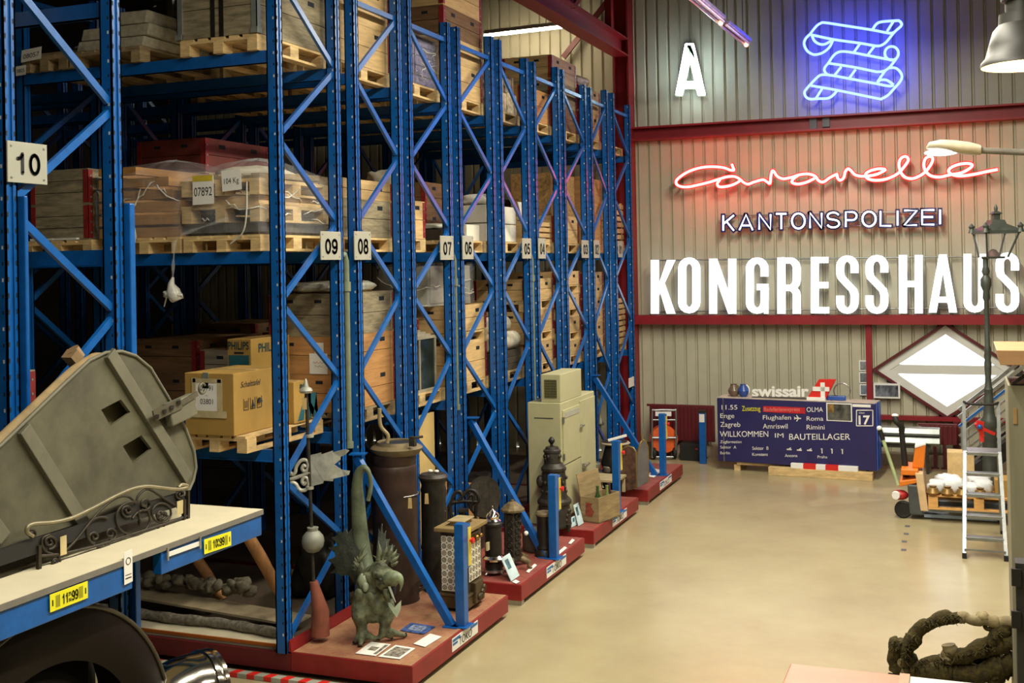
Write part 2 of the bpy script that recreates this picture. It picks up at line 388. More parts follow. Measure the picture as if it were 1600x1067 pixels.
def unit(nos, label):
    ys = [v for n in nos for v in RACKS[n][:2]]
    t = thing('pallet_rack', label, 'rack', (-5.5, (min(ys)+max(ys))/2, 0), 'blue pallet racks along the aisle')
    for n in nos:
        y0, y1, sl, bays, pl = RACKS[n]; RK[n] = t
        rack(t, y0, y1, sl, bays, zb=0 if len(nos) == 1 else .2); plate(t, n, *pl)
unit(['10'], 'blue pallet rack with number plate 10 at the left edge')
unit(['09', '08'], 'pair of blue pallet racks with plates 09 and 08 on the nearest red base')
unit(['07', '06'], 'pair of blue pallet racks with plates 07 and 06 on the second red base')
unit(['05', '04'], 'pair of blue pallet racks with plates 05 and 04 on the third red base')
unit(['03', '02'], 'pair of blue pallet racks with plates 03 and 02 on the farthest red base')
unit(['01'], 'single blue pallet rack with plate 01 beside the red column')
# rack 10 has bolted outer uprights up to about four metres
for yu, xr, yt in [(5.49, 46, 306), (6.46, 213, 318)]:
    b = on(xr, 450, X=-5.40); z1 = on(xr, yt, X=-5.40).z
    o = MB().box(-5.56, yu+.055, 0, -5.40, b.y, z1).build('outer_upright', mBLUE, RK['10'], bevel=.008)
    for k in range(4): MB().lathe([(.012, 0), (.012, .01), (0, .012)], (-5.48, yu+.055, z1-.1-.2*k), 8, Matrix.Rotation(math.pi/2, 4, 'X')).build('bolt', mSTEEL, o)
# grey conduits between the paired racks
for no, px, y0, y1 in [('09', 540, 398, 700), ('07', 709, 400, 640), ('05', 830, 400, 640)]:
    a = on(px, y0, X=-5.5); b = on(px+4, y1, X=-5.5); y = a.y
    MB().tube([(-5.5, y-.12, a.z), (-5.5, y-.03, a.z), (-5.5, y, a.z-.06), (-5.5, y, b.z)], .032, 10).lathe([(.045, 0), (.045, .09)], (-5.5, y, a.z-.35), 10).lathe([(.045, 0), (.045, .06)], (-5.5, y, b.z), 10).build('conduit', M('conduit_grey_green', '#6d7760', .5), RK[no])
# ---------------------------------------------------------------- red mobile bases
def base(no, y0, y1, c1, words, post, foot, btop):
    t = RK[no]
    MB().box(-14, y0, .05, -5.42, c1, .2).build('chassis', mDRED, t); MB().box(-13.9, y0+.03, .2, -5.46, c1-.03, .206).build('chassis_shade_deck', M('deck_shadow_brown', '#4a3c2c', .8), t)  # black-brown deck stands in for the shadow inside the racks
    MB().box(-5.42, y0, .05, -4.26, y1, .215).build('platform', mBASE, t, bevel=.006)
    mb = MB().box(-5.40, y0+.01, .2155, -4.275, y1-.01, .2195)
    n = int((y1-y0)/.045)
    for i in range(n):
        for j in range(24):
            if (i+j) % 2 == 0: x, y = -5.38+j*.0455, y0+.03+i*.045; mb.bar((x, y, .2195), (x+.022, y+.018, .2195), .007, .0025)
    mb.build('chequer_plate', mDECK if no == '09' else M('deck_red_clean', '#8f4a40', .5, var=.15, scale=5, rand=.04), t)
    MB().prism([(-5.42, y0, .216), (-5.41, y0, .216), (-5.425, y0, .31), (-5.44, y0, .31), (-5.44, y0, .216)], (0, y1-y0, 0)).build('chequer_upstand', mBASE, t)
    MB().box(-4.5, y0+.02, 0, -4.27, y0+.09, .06).build('skid', mSTEEL, t)
    MB().box(-13, y0+.15, 0.001, -4.36, y1-.05, .05).build('undercarriage', mBLACK, t)
    for xx in (-5.2, -4.6):
        MB().lathe([(.05, -.03), (.06, -.03), (.06, .03), (.05, .03)], (xx, y0+.12, .061), 16, Matrix.Rotation(math.pi/2, 4, 'Y')).build('wheel', mIRON, t)
    a, b = on(words[0], words[1], X=-4.26), on(words[2], words[3], X=-4.26)
    l = MB().box(-4.262, a.y, .085, -4.256, b.y, .2).build('sticker', mPAPER, t)
    MB().box(-4.256, a.y+.01, .165, -4.2545, a.y+(b.y-a.y)*.3, .19).box(-4.256, b.y-(b.y-a.y)*.3, .165, -4.2545, b.y-.01, .19).box(-4.256, a.y+.01, .135, -4.2545, a.y+(b.y-a.y)*.2, .155).build('stripe', M('sticker_blue', '#2f6fa8'), l)
    text('TOKO', (-4.2555, (a.y+b.y)/2, .1), (0, 1, 0), (0, 0, 1), .07, mINK, l, width=(b.y-a.y)*.5, align='c', depth=.001)
    # control column with a red stop button
    p = on(post[0], post[1], Z=.22); zt = on(post[0], post[2], X=p.x).z
    col = MB().box(p.x-.045, p.y-.045, .22, p.x+.045, p.y+.05, zt).box(p.x-.045, p.y+.05, zt-.42, p.x+.045, p.y+.13, zt-.02).box(p.x-.08, p.y-.08, .219, p.x+.08, p.y+.1, .23).build('control_column', mBLUE, t, bevel=.006)
    MB().box(p.x+.045, p.y+.06, zt-.4, p.x+.052, p.y+.12, zt-.05).build('control_panel', M('panel_yellow', '#d8c24a'), col)
    MB().lathe([(.012, 0), (.012, .02), (.028, .022), (.028, .04), (0, .046)], (p.x+.052, p.y+.09, zt-.17), 12, Matrix.Rotation(math.pi/2, 4, 'Y')).build('stop_button', mREDP, col)
    # slanting stay from the rack down to the base
    if foot is None: return t
    f = on(foot[0], foot[1], Z=.225); h = on(btop[0], btop[1], X=-5.44)
    MB().bar(h, f, .06, .07).box(f.x-.07, f.y-.06, .219, f.x+.07, f.y+.06, .23).bar(h+V((-.05, -.02, .02)), h+V((.1, .02, .02)), .12, .012).build('stay', mBLUE, t)
    return t
base('09', 8.50, 10.64, 10.9, (706, 1000, 746, 975), (722, 978, 816), (706, 978), (556, 712))
base('07', 11.01, 13.13, 13.48, (854, 890, 884, 870), (866, 872, 740), (852, 870), (735, 655))
base('05', 13.50, 15.60, 16.05, (957, 815, 979, 800), (964, 799, 687), None, None)
base('03', 16.12, 18.33, 18.6, (1031, 755, 1049, 743), (1036, 742, 645), (1024, 742), (928, 588))
# ---------------------------------------------------------------- goods on the racks
ROW = {n: (v[0]+v[1])/2 for n, v in RACKS.items()}
SH = {1: 'lowest', 2: 'middle', 3: 'top'}
PROTO = {}
def pallet(x1, yc, z, label, grey=False, lx=.8, ly=1.2):
    """pallet with its aisle face at x1, centred on yc, standing on z"""
    key = (grey, lx, ly); loc = V((x1-lx/2, yc, z))
    if key in PROTO: return clone(PROTO[key], loc, label=label)
    m = mPALO if grey else mPAL
    t = thing('wooden_pallet', label, 'pallet', loc, 'wooden pallets'); PROTO[key] = t
    X0, X1, Y0, Y1 = loc.x-lx/2, loc.x+lx/2, yc-ly/2, yc+ly/2
    d = MB()
    for k in range(5):
        wd = (.145, .1, .145, .1, .145)[k]; c = X0+.0725+(lx-.145)*k/4
        d.box(c-wd/2*lx/.8, Y0, z+.122, c+wd/2*lx/.8, Y1, z+.144)
    for y in (Y0+.0725, yc, Y1-.0725): d.box(X0, y-.07, z+.1, X1, y+.07, z+.122)
    d.build('deck', m, t)
    for x in (X0+.05, loc.x, X1-.05):
        for y in (Y0+.0725, yc, Y1-.0725): MB().box(x-.05, y-.07, z+.022, x+.05, y+.07, z+.1).build('block', m, t)
        MB().box(x-.05, Y0, z, x+.05, Y1, z+.022).build('bottom_board', m, t)
    return t
def collar(t, x0, x1, y0, y1, z0, z1, m, slots=True, gap=.006, boards=2):
    mb = MB(); th = .02
    for k in range(boards):
        a, b = z0+(z1-z0)*k/boards+(gap if k else .002), z0+(z1-z0)*(k+1)/boards
        mb.box(x0, y0, a, x1, y0+th, b).box(x0, y1-th, a, x1, y1, b).box(x0, y0+th, a, x0+th, y1-th, b).box(x1-th, y0+th, a, x1, y1-th, b)
    if slots:
        mb.cur = 1; zc = z1-.075
        for y in (y0+(y1-y0)*.25, y1-(y1-y0)*.25): mb.box(x1-.01, y-.055, zc-.022, x1+.001, y+.055, zc+.022)
        for x in (x0+(x1-x0)*.3, x1-(x1-x0)*.3): mb.box(x-.04, y0-.001, zc-.016, x+.04, y0+.01, zc+.016)
    return mb.build('collar', [m, mHOLE], t)
def crate(x1, y0, y1, z, hs, label, lx=.8, hinge=mHINGE, group='wooden crates', lid=True, slots=True, boards=2, name='wooden_crate'):
    """box of stacked pallet collars: hs is a list of (height, material)"""
    x0 = x1-lx; t = thing(name, label, 'crate', ((x0+x1)/2, (y0+y1)/2, z), group); zz = z
    for h, m in hs:
        collar(t, x0, x1, y0, y1, zz, zz+h, m, slots, boards=boards)
        if hinge:
            for x, y in ((x1, y1), (x1, y0), (x0, y0)):
                sx = 1 if x == x1 else -1; sy = 1 if y == y1 else -1
                hb = MB().box(x-sx*.055, y, zz+.015, x+sx*.004, y+sy*.004, zz+h-.01).box(x, y-sy*.055, zz+.015, x+sx*.004, y+sy*.004, zz+h-.01)
                hb.cur = 1
                for zq in (zz+h*.2, zz+h*.5, zz+h*.8): hb.box(x+sx*.004, y-sy*.04, zq-.008, x+sx*.007, y-sy*.025, zq+.008)
                hb.build('corner_hinge', [hinge, mGALV], t)
        zz += h
    if lid: MB().box(x0+.022, y0+.022, zz-.03, x1-.022, y1-.022, zz-.012).build('lid', mCR, t)
    return t
def carton(x0, x1, y0, y1, z0, z1, label, m=None, cat='box', name='cardboard_box', group=None, flaps=True):
    t = thing(name, label, cat, ((x0+x1)/2, (y0+y1)/2, z0), group)
    b = MB().box(x0, y0, z0, x1, y1, z1); o = b.build('body', m or mCARD, t, bevel=.006)
    if flaps: MB().box(x0+.01, (y0+y1)/2-.03, z1, x1-.01, (y0+y1)/2+.03, z1+.002).build('tape', M('packing_tape', '#c2a578', .3), t)
    return t
def slat_crate(x1, y0, y1, z, h, n, label, lx=.75, m=None):
    t = thing('slatted_crate', label, 'crate', (x1-lx/2, (y0+y1)/2, z), 'wooden crates'); m = m or mCR
    for k in range(n):
        a = z+h*k/n; b = a+h/n*.72; MB().box(x1-.018, y0, a, x1, y1, b).box(x1-lx, y0, a, x1-.018, y0+.018, b).box(x1-lx, y1-.018, a, x1-.018, y1, b).build('slat', m, t)
    for x, y in ((x1-.04, y0+.04), (x1-.04, y1-.04), (x1-lx+.04, y0+.04), (x1-lx+.04, y1-.04)): MB().box(x-.02, y-.02, z, x+.02, y+.02, z+h).build('corner_post', m, t)
    MB().box(x1-lx+.03, y0+.03, z+.01, x1-.03, y1-.03, z+.03).build('bottom', m, t)
    return t
def lump(c, size, label, m, name, cat, group=None, rough=.18, seed=1, n=26, k=16):
    """a soft, sagging bundle with creases"""
    random.seed(seed); mb = MB(); c = V(c)
    ph = [(random.uniform(2, 7), random.uniform(2, 7), random.uniform(0, 6)) for _ in range(7)]
    def f(u, v):
        th, q = math.pi*u, 2*math.pi*v
        p = V((math.sin(th)*math.cos(q), math.sin(th)*math.sin(q), math.cos(th)))
        p = V([math.copysign(abs(w_)**.6, w_) for w_ in p])
        s = 1+sum(rough/3*math.sin(a*p.x*2+b*p.y*2+g+p.z*a) for a, b, g in ph)/2*math.sin(th)
        z = max(-1, p.z*s); return c+V((p.x*s*size[0]/2, p.y*s*size[1]/2, (z+1)/2*size[2]))
    mb.grid(f, k, n); o = mb.build(name, m, merge=True, root=c); return tag(o, label, cat, group)
def wrap(x0, x1, y0, y1, z0, z1, peak, t, m=None, seed=3, bulge=.02, name='stretch_film'):
    """loose transparent film drawn round a stack and gathered over its top"""
    random.seed(seed); cx, cy = (x0+x1)/2, (y0+y1)/2
    ph = [(random.uniform(5, 16), random.uniform(8, 25), random.uniform(0, 6)) for _ in range(8)]
    def f(u, v):
        q = 2*math.pi*v; cxq, syq = math.cos(q), math.sin(q); k = max(abs(cxq), abs(syq)); p = V((cxq/k, syq/k))
        w_ = sum(math.sin(a*v*6.28+b*u+g) for a, b, g in ph)/8
        if u < .7: s, z = 1+bulge*w_*2, z0+(z1-z0)*u/.7
        else:
            r = (u-.7)/.3; s = (1-r)*(1+bulge*w_*2)+.0; z = z1+(peak-z1)*math.sin(r*1.5)+.03*w_
        return V((cx+(x1-x0)/2*s*p.x+(.01 if u < .7 else 0), cy+(y1-y0)/2*s*p.y, z))
    o = MB().grid(f, 20, 64).build(name, m or mFILM, t); mb = MB()
    for k in range(int(34*(z1-z0+.3))):
        v0, u0 = random.random(), random.uniform(.1, .6); dv, du = random.uniform(.03, .12), random.uniform(-.3, .3)
        q = [f(min(.98, max(.02, u0+du*i/5+.02*math.sin(i*2))), v0+dv*i/5) for i in range(6)]; c = V((cx, cy, (z0+z1)/2))
        q = [a+(V((a.x-c.x, a.y-c.y, 0)).normalized()*.004) for a in q]; mb.tube(q, [.001, .006, .009, .005, .008, .001], 5)
    mb.build('film_highlights', mFILMD, o); return o  # pale strands drawn across the film as painted highlights
def note(t, p, ex, ez, wd, h, lines, m=None, name='paper_label', ink=.62):
    """sheet of paper taped to a face, with its lines of writing"""
    p, ex, ez = V(p), V(ex).normalized(), V(ez).normalized(); n = ex.cross(ez)
    o = MB().prism([p, p+ex*wd, p+ex*wd+ez*h, p+ez*h], n*.002).build(name, m or mPAPER, t)
    for st, v, hh, wf in lines: text(st, p+ex*(wd/2)+ez*(h*v)+n*.0025, ex, ez, h*hh, mINK, o, 'writing', width=wd*wf, align='c', depth=.001)
    return o
XF = -5.62
mFILMD = M('film_bunched_glint', '#efece2', .15, var=.1, scale=20, alpha=.7, spec=1, bump=.8)  # for bunched film and for the highlights drawn on the wraps
def seat(no, lv, short, grey=False, x1=XF, dy=0, lx=.8, ly=1.2):
    w_ = f'under the {short} on the {SH[lv]} shelf of rack {no}'
    pallet(x1, ROW[no]+dy, LV[lv-1]+.001, ('weathered' if grey else 'pale')+' wooden pallet '+w_, grey, lx, ly); return LV[lv-1]+.147
def where(no, lv): return f'on the {SH[lv]} shelf of rack {no}'
# --- rack 08 ... 01, ends that face the aisle
r = '08'; c = ROW[r]
z = seat(r, 3, 'tall pale crate'); crate(XF, c-.58, c+.58, z, [(.42, mCR), (.42, mCR), (.3, mCR)], 'tall pale plywood crate with rust-red corner hinges '+where(r, 3))
z = seat(r, 2, 'grey and pale crate'); crate(XF, c-.58, c+.58, z, [(.38, mCRG), (.2, mCR)], 'grey crate with pale upper collar and red hinges '+where(r, 2))
z = seat(r, 1, 'orange crates', True); t = crate(XF, c-.58, c+.58, z, [(.37, mCRO), (.37, mCRO), (.42, mCRG)], 'orange wooden crate topped by a grey collar '+where(r, 1))
q = on(484, 584, Y=c-.586); o = note(t, q, (1, 0, 0), (0, 0, 1), .20, .20, []); MB().tube([q+V((.04+.012*k, -.003, .11+.01*math.sin(k*2.1))) for k in range(11)], .002, 4).tube([q+V((.06+.012*k, -.003, .075+.008*math.sin(k*1.7))) for k in range(8)], .002, 4).build('scribble', M('pencil_rose', '#a2707c', .7), o); note(t, q+V((.06, 0, .205)), (1, 0, 0), (0, 0, 1), .1, .1, [])
lump((-5.95, c-.1, z+1.16), (.6, 1.0, .12), 'crumpled plastic sheet lying on the grey crate top of rack 08', mSHEET, 'plastic_sheet', 'plastic sheet', seed=5)
r = '07'; c = ROW[r]
z = seat(r, 3, 'film-wrapped purple cartons')
mPUR = M('purple_print', '#6a5a8c', .5, var=.5, scale=20)
t = thing('wrapped_cartons', 'shrink-wrapped stack of purple printed cartons '+where(r, 3), 'wrapped stack', (XF-.4, c, z))
for k in range(5): MB().box(XF-.74, c-.54, z+.112*k, XF-.02, c-.02, z+.112*k+.105).box(XF-.74, c+.01, z+.112*k, XF-.02, c+.54, z+.112*k+.105).build('carton_layer', mPUR, t, bevel=.006)
wrap(XF-.77, XF-.0, c-.57, c+.57, z+.002, z+.57, z+.62, t, seed=9)
z = seat(r, 2, 'short pale crate', dy=-.25, ly=.8); crate(XF, c-.62, c+.14, z, [(.42, mCR)], 'short pale crate with one red hinge strip '+where(r, 2))
lump((-5.85, c-.25, z+.42), (.4, .5, .34), 'bulging off-white cloth sack on the short pale crate of rack 07', mCLOTH, 'cloth_sack', 'sack', seed=11, rough=.3)
z = seat(r, 1, 'leaning glazed frames')
mPANE = M('dark_glazing', '#2c332e', .15, var=.2, scale=3)
for k in range(5):
    t = thing('window_frame', f'old dark-glazed window frame, {("outermost", "second", "third", "fourth", "innermost")[k]} of the five leaning on the lowest shelf of rack 07', 'window frame', (XF-.02-.05*k, c-.02, z), 'glazed frames leaning on rack 07')
    x = XF-.02-.052*k; y0, y1, h = c-.42+.05*k, c+.42-.03*k, .62+.02*k
    MB().box(x-.03, y0, z, x, y1, z+.03).box(x-.03, y0, z+h-.03, x, y1, z+h).box(x-.03, y0, z+.03, x, y0+.03, z+h-.03).box(x-.03, y1-.03, z+.03, x, y1, z+h-.03).box(x-.025, (y0+y1)/2-.012, z+.03, x-.002, (y0+y1)/2+.012, z+h-.03).build('sash', M('frame_pale', '#a8a08a', .5, .2), t)
    MB().box(x-.016, y0+.03, z+.03, x-.012, y1-.03, z+h-.03).build('pane', mPANE, t)
crate(XF-.32, c-.58, c+.58, z, [(.4, mCRD), (.4, mCRO)], 'brown crate behind the leaning window frames '+where(r, 1), lx=.45)
for k, (dy, s) in enumerate([(-.37, .42), (.06, .36), (.42, .30)]): lump((XF-.5, c+dy, z+.8), (.42, s, .2+.05*k), f'{("long flat", "humped", "tall crumpled")[k]} dusty cloth bag on the brown crate of rack 07', mCLOTH, 'cloth_bag', 'bag', seed=21+k, rough=.3)
r = '06'; c = ROW[r]
z = seat(r, 3, 'very tall crate'); crate(XF, c-.58, c+.58, z, [(.4, mCR), (.3, mCR), (.34, mCRD), (.36, mCR)], 'very tall crate of four collars '+where(r, 3))
z = seat(r, 2, 'white and dark boxes'); mARCH = M('archive_card', '#d9d4c4', .7, var=.04)
carton(XF-.5, XF-.05, c+.12, c+.52, z, z+.2, 'white archive box at the right end of the middle shelf of rack 06', mARCH, flaps=False)
carton(XF-.6, XF-.1, c-.5, c-.02, z, z+.13, 'low dark box on the middle shelf of rack 06', M('dark_box', '#3a342c'), flaps=False)
lump((XF-.35, c-.2, z+.13), (.4, .5, .08), 'crumpled clear plastic on the low dark box of rack 06', mSHEET, 'plastic_wrap', 'plastic sheet', seed=31)
z = seat(r, 1, 'lower pale crate'); crate(XF, c-.56, c+.56, z, [(.46, mCR)], 'lower pale crate of two '+where(r, 1))
pallet(XF, c, z+.461, 'pale wooden pallet between the two pale crates on the lowest shelf of rack 06'); crate(XF, c-.56, c+.56, z+.61, [(.32, mCR)], 'upper pale crate of two '+where(r, 1))
t = thing('sheeted_cabinet', 'large grey cabinet wrapped in plastic sheeting on the crates of racks 07 and 06', 'cabinet', (-6.1, c-.2, z+.931))
MB().box(-6.45, c-.75, z+.931, -5.8, c+.5, z+1.41).build('cabinet_body', M('grey_board', '#8c8a7c', .6), t, bevel=.01)
MB().box(-5.8, c-.7, z+.97, -5.79, c+.45, z+1.36).build('front_panel', M('grey_panel', '#9d9a8a', .5), t)
wrap(-6.47, -5.77, c-.77, c+.52, z+.935, z+1.42, z+1.45, t, seed=14)
r = '05'; c = ROW[r]
z = seat(r, 3, 'stacked small cartons', True); k = 0
for j, (dy, h, nm) in enumerate([(-.38, .3, 'left'), (.02, .26, 'middle'), (.4, .28, 'right')]):
    carton(XF-.5, XF-.03, c+dy-.18, c+dy+.18, z, z+h, f'{nm} lower carton of the stack on the top shelf of rack 05', M('print_card', '#b8a88e', .6, var=.4, scale=14))
    carton(XF-.48, XF-.06, c+dy-.16, c+dy+.16, z+h+.002, z+h+.24, f'{nm} upper carton of the stack on the top shelf of rack 05', M('print_card_red', '#a4917c', .6, var=.5, scale=16))
z = seat(r, 2, 'white archive boxes')
for j, dy in enumerate((-.3, .25)):
    nm = ('left', 'right')[j]
    for q in range(2): carton(XF-.45, XF-.04, c+dy-.25, c+dy+.25, z+.002+.24*q, z+.23+.24*q, f'{nm} {("lower", "upper")[q]} white archive box {where(r, 2)}', mARCH, flaps=False)
lump((XF-.25, c-.25, z+.485), (.4, .55, .14), 'white padded parcel on the archive boxes of rack 05', M('white_padding', '#d8d4c8', .7), 'parcel', 'parcel', seed=41)
z = seat(r, 1, 'dark boards and rolls', True)
for k in range(3): tag(MB().box(XF-.75, c-.58, z+.09*k, XF-.03, c+.58, z+.085+.09*k).build('dark_board', M('dark_board_brown', '#3e3628', .7)), f'thick dark board, {("bottom", "middle", "top")[k]} of three {where(r, 1)}', 'board', 'dark boards on rack 05')
for k, (q, zz, rr) in enumerate([(-.12, .39, .12), (-.40, .39, .12), (-.26, .60, .12)]):
    o = MB().lathe([(.02, -.56), (rr*.8, -.56), (rr, -.5), (rr*1.04, -.2), (rr*.96, .1), (rr*1.05, .4), (rr*.9, .56), (.02, .56)], (XF+q, c, z+zz), 16, Matrix.Rotation(math.pi/2, 4, 'X'))
    tag(o.build('wrapped_roll', mCLOTH), f'pale wrapped roll, {("front lower", "rear lower", "upper")[k]} of three on the dark boards of rack 05', 'roll', 'wrapped rolls on rack 05')
r = '04'; c = ROW[r]
z = seat(r, 3, 'orange crate'); crate(XF, c-.58, c+.58, z, [(.46, mCRO)], 'low orange wooden crate '+where(r, 3))
z = seat(r, 2, 'slatted crate'); slat_crate(XF, c-.56, c+.56, z, .32, 4, 'low slatted wooden crate '+where(r, 2))
o = MB().box(-.005, -.2, 0, .005, .2, .26).build('white_card', mPAPER, root=(0, 0, 0)); o.location = (XF-.1, c-.2, z+.321); o.rotation_euler = (0, -.25, 0); tag(o, 'white card propped on the slatted crate of rack 04', 'card')
z = LV[0]+.001
for k in range(3):
    pallet(XF, c, z, f'pale wooden pallet, {("lowest", "second", "third")[k]} in the crate stack on the lowest shelf of rack 04'); crate(XF, c-.56, c+.56, z+.146, [(.3, mCR)], f'pale wooden crate, {("lowest", "middle", "topmost")[k]} in the stack on the lowest shelf of rack 04'); z += .45
r = '03'; c = ROW[r]
z = seat(r, 3, 'three-collar crate'); crate(XF, c-.58, c+.58, z, [(.36, mCRD), (.36, mCRG), (.36, mCR)], 'crate with brown, grey and pale collars '+where(r, 3))
z = seat(r, 2, 'crate and brown box'); crate(XF, c-.56, c+.56, z, [(.42, mCR)], 'pale wooden crate under the brown box of rack 03')
carton(XF-.7, XF-.05, c-.56, c+.56, z+.421, z+1.06, 'large brown chipboard box '+where(r, 2), M('chipboard', '#a8824e', .8, var=.3, scale=24), flaps=False, name='chipboard_box')
z = LV[0]+.001
for k in range(4):
    pallet(XF, c, z, f'pale wooden pallet, {("lowest", "second", "third", "topmost")[k]} in the crate stack on the lowest shelf of rack 03'); crate(XF, c-.58, c+.58, z+.146, [(.21, mCR)], f'low pale crate, {("lowest", "second", "third", "topmost")[k]} in the stack on the lowest shelf of rack 03', boards=1); z += .36
r = '02'; c = ROW[r]
z = seat(r, 3, 'crate with a bundle'); crate(XF, c-.58, c+.58, z, [(.4, mCR), (.42, mCR)], 'two-collar pale crate under a wrapped bundle '+where(r, 3))
lump((XF-.4, c+.05, z+.82), (.6, .95, .24), 'cream bundle wrapped in plastic, high on the crate of rack 02', M('bundle_cream', '#c9b27e', .45, var=.3, scale=12, bump=.6), 'wrapped_bundle', 'bundle', seed=51, rough=.3)
z = seat(r, 2, 'tall plywood box'); carton(XF-.75, XF, c-.56, c+.56, z, z+1.08, 'tall smooth plywood box '+where(r, 2), mCRO, flaps=False, name='plywood_box')
z = seat(r, 1, 'pale six-collar crate'); crate(XF, c-.58, c+.58, z, [(.21, mCR)]*6, 'tall pale crate of six low collars '+where(r, 1), boards=1)
r = '01'; c = ROW[r]
z = seat(r, 3, 'reddish bundle'); lump((XF-.35, c, z), (.6, 1.0, .5), 'reddish wrapped bundle on the top shelf of rack 01', M('bundle_red', '#8a5546', .7, var=.2), 'wrapped_bundle', 'bundle', seed=61)
z = seat(r, 2, 'tall slatted crate'); slat_crate(XF, c-.56, c+.56, z, .75, 7, 'tall slatted wooden crate '+where(r, 2))
z = seat(r, 1, 'slatted crate'); slat_crate(XF, c-.56, c+.56, z, .8, 8, 'slatted wooden crate '+where(r, 1))
# --- rack 09, whose long side shows through the open aisle
r = '09'; c = ROW[r]; XA = -5.61
z = seat(r, 3, 'iron-bound old crate', x1=XA)
t = crate(XA, c-.6, c+.6, z, [(.5, mCRG), (.5, mCRG)], 'old weathered crate with galvanised corner posts '+where(r, 3), lx=.82, hinge=None, boards=2)
for x, y in ((XA-.82, c-.6), (XA, c-.6), (XA, c+.6)):
    sx = 1 if x == XA else -1; sy = 1 if y > c else -1
    MB().box(x-sx*.05, y, z, x+sx*.008, y+sy*.008, z+1).box(x, y-sy*.05, z, x+sx*.008, y+sy*.008, z+1).box(x-sx*.05, y-sy*.05, z, x+sx*.02, y+sy*.02, z+.05).build('corner_post', mGALV, t)
for x in (XA-.45, XA-.36): MB().box(x-.022, c-.606, z, x+.022, c-.6, z+1).build('iron_strap', mDIRON, t)
z = seat(r, 3, 'carved stone slabs', True, x1=-6.85)
SL = [(-7.62, -6.86, 0, .10, 'broad carved stone slab, lowest of the pile'), (-7.55, -6.80, .10, .21, 'chipped grey stone slab, middle of the pile'), (-7.2, -6.82, .21, .33, 'pale square stone block on top of the pile')]
for x0, x1, a, b, nm in SL:
    random.seed(int(b*100)); yy = 8.46+(b > .4)*.1
    o = MB().prism([(x0+random.uniform(0, .04), yy, z+a+.001), (x1, yy+.02, z+a+.001), (x1-.01, yy+1.0, z+a+.001), (x0+.02, yy+1.02, z+a+.001)], (0.02, .01, b-a-.003)).build('stone_slab', mSTONE, bevel=.012)
    tag(o, nm+' '+where(r, 3), 'stone', 'stone slabs on rack 09')
seat(r, 3, 'loose timbers', True, x1=-7.68, lx=.54)
tag(MB().box(-8.2, 8.6, z, -7.72, 9.45, z+.06).build('timber_board', mPALO), 'grey timber boards lying beside the stone slabs on the top shelf of rack 09', 'board')
q = on(33, 98, Y=8.40); t = thing('number_card', 'white card reading 08057 standing on the top shelf of rack 09', 'card', q); note(t, q, (1, 0, .08), (.05, .05, 1), .24, .115, [('08057', .25, .38, .8)], name='card')
q = on(25, 119, Y=8.39); t = thing('number_card', 'small torn card on the edge of the weathered pallet below the card 08057', 'card', q); note(t, q, (1, 0, 0.05), (0, 0, 1), .12, .09, [('0805', .3, .38, .8)], name='card')
# wrapped pallets 07892
z = seat(r, 2, 'bundle marked 07892', x1=XA)
t = thing('wrapped_stack', 'film-wrapped stack of pallets with a paper reading 07892 on the middle shelf of rack 09', 'wrapped stack', (XA-.41, c, z))
MB().box(XA-.76, c-.55, z, XA-.05, c+.55, z+.1).build('dark_goods', M('dark_wrapped', '#4a4438', .5, var=.4, scale=9), t)
def deckpart(zz, h, n):
    mb = MB()
    for k in range(3):
        for q in range(3): x = XA-.76+.355*k; y = c-.53+.53*q; mb.box(x-.05, y-.07, zz+.02, x+.05, y+.07, zz+h-.03)
    mb.box(XA-.82, c-.6, zz+h-.03, XA, c+.6, zz+h)
    for k in range(3): x = XA-.76+.355*k; mb.box(x-.05, c-.6, zz, x+.05, c+.6, zz+.02)
    mb.build('inner_pallet', mPAL, t)
deckpart(z+.11, .15, 0); MB().box(XA-.76, c-.52, z+.262, XA-.06, c+.52, z+.34).build('timber_layer', mPAL, t); deckpart(z+.345, .14, 0)
for k in range(8): random.seed(k); x = XA-.7+.085*k; MB().bar((x, c-.5, z+.50+.02*math.sin(k)), (x+random.uniform(-.05, .1), c+.5, z+.52+.03*(k % 3)), .09, .05).build('timber', mPALO, t)
lump_z = z+.55; MB().ball((XA-.42, c, lump_z), .3, (1.1, 1.5, .32), rough=.12).build('top_bundle', mCLOTH, t)
wrap(XA-.83, XA+.02, c-.61, c+.61, z+.02, z+.5, z+.71, t, seed=4, bulge=.025)
note(t, (XA-.66, c-.64, z+.27), (1, 0, 0.02), (0, 0, 1), .22, .25, [('07892', .3, .3, .85)])
MB().box(XA-.66, c-.644, z+.475, XA-.45, c-.638, z+.525).build('yellow_strip', M('note_yellow', '#d9bf36'), t)
note(t, (XA-.35, c-.64, z+.375), (1, 0, 0.06), (-.05, 0, 1), .2, .18, [('104 Kg', .35, .26, .75)])
tail = smooth([(XA-.3, c-.64, z+.14), (XA-.6, c-.66, z+.06), (XA-.82, c-.66, z-.02), (XA-.86, c-.66, z-.2), (XA-.87, c-.66, z-.36)], 6)
MB().tube(tail, [.012+.006*math.sin(i) for i in range(len(tail))], 6).build('film_tail', mFILM, t); p = V((XA-.87, c-.66, z-.36))
random.seed(3); MB().tube([p, p+V((-.02, 0, -.06)), p+V((0, 0, -.12)), p+V((.02, 0, -.17)), p+V((-.02, 0, -.2))], [.012, .03, .06, .075, .03], 9).ball(p+V((-.05, -.01, -.15)), .05, (1, .6, .6), rough=.7).ball(p+V((.06, -.01, -.16)), .04, (1.2, .6, .5), rough=.7).tube([p+V((-.06, 0, -.14)), p+V((-.1, 0, -.26))], [.012, .005], 6).build('film_rag', mFILMD, t)
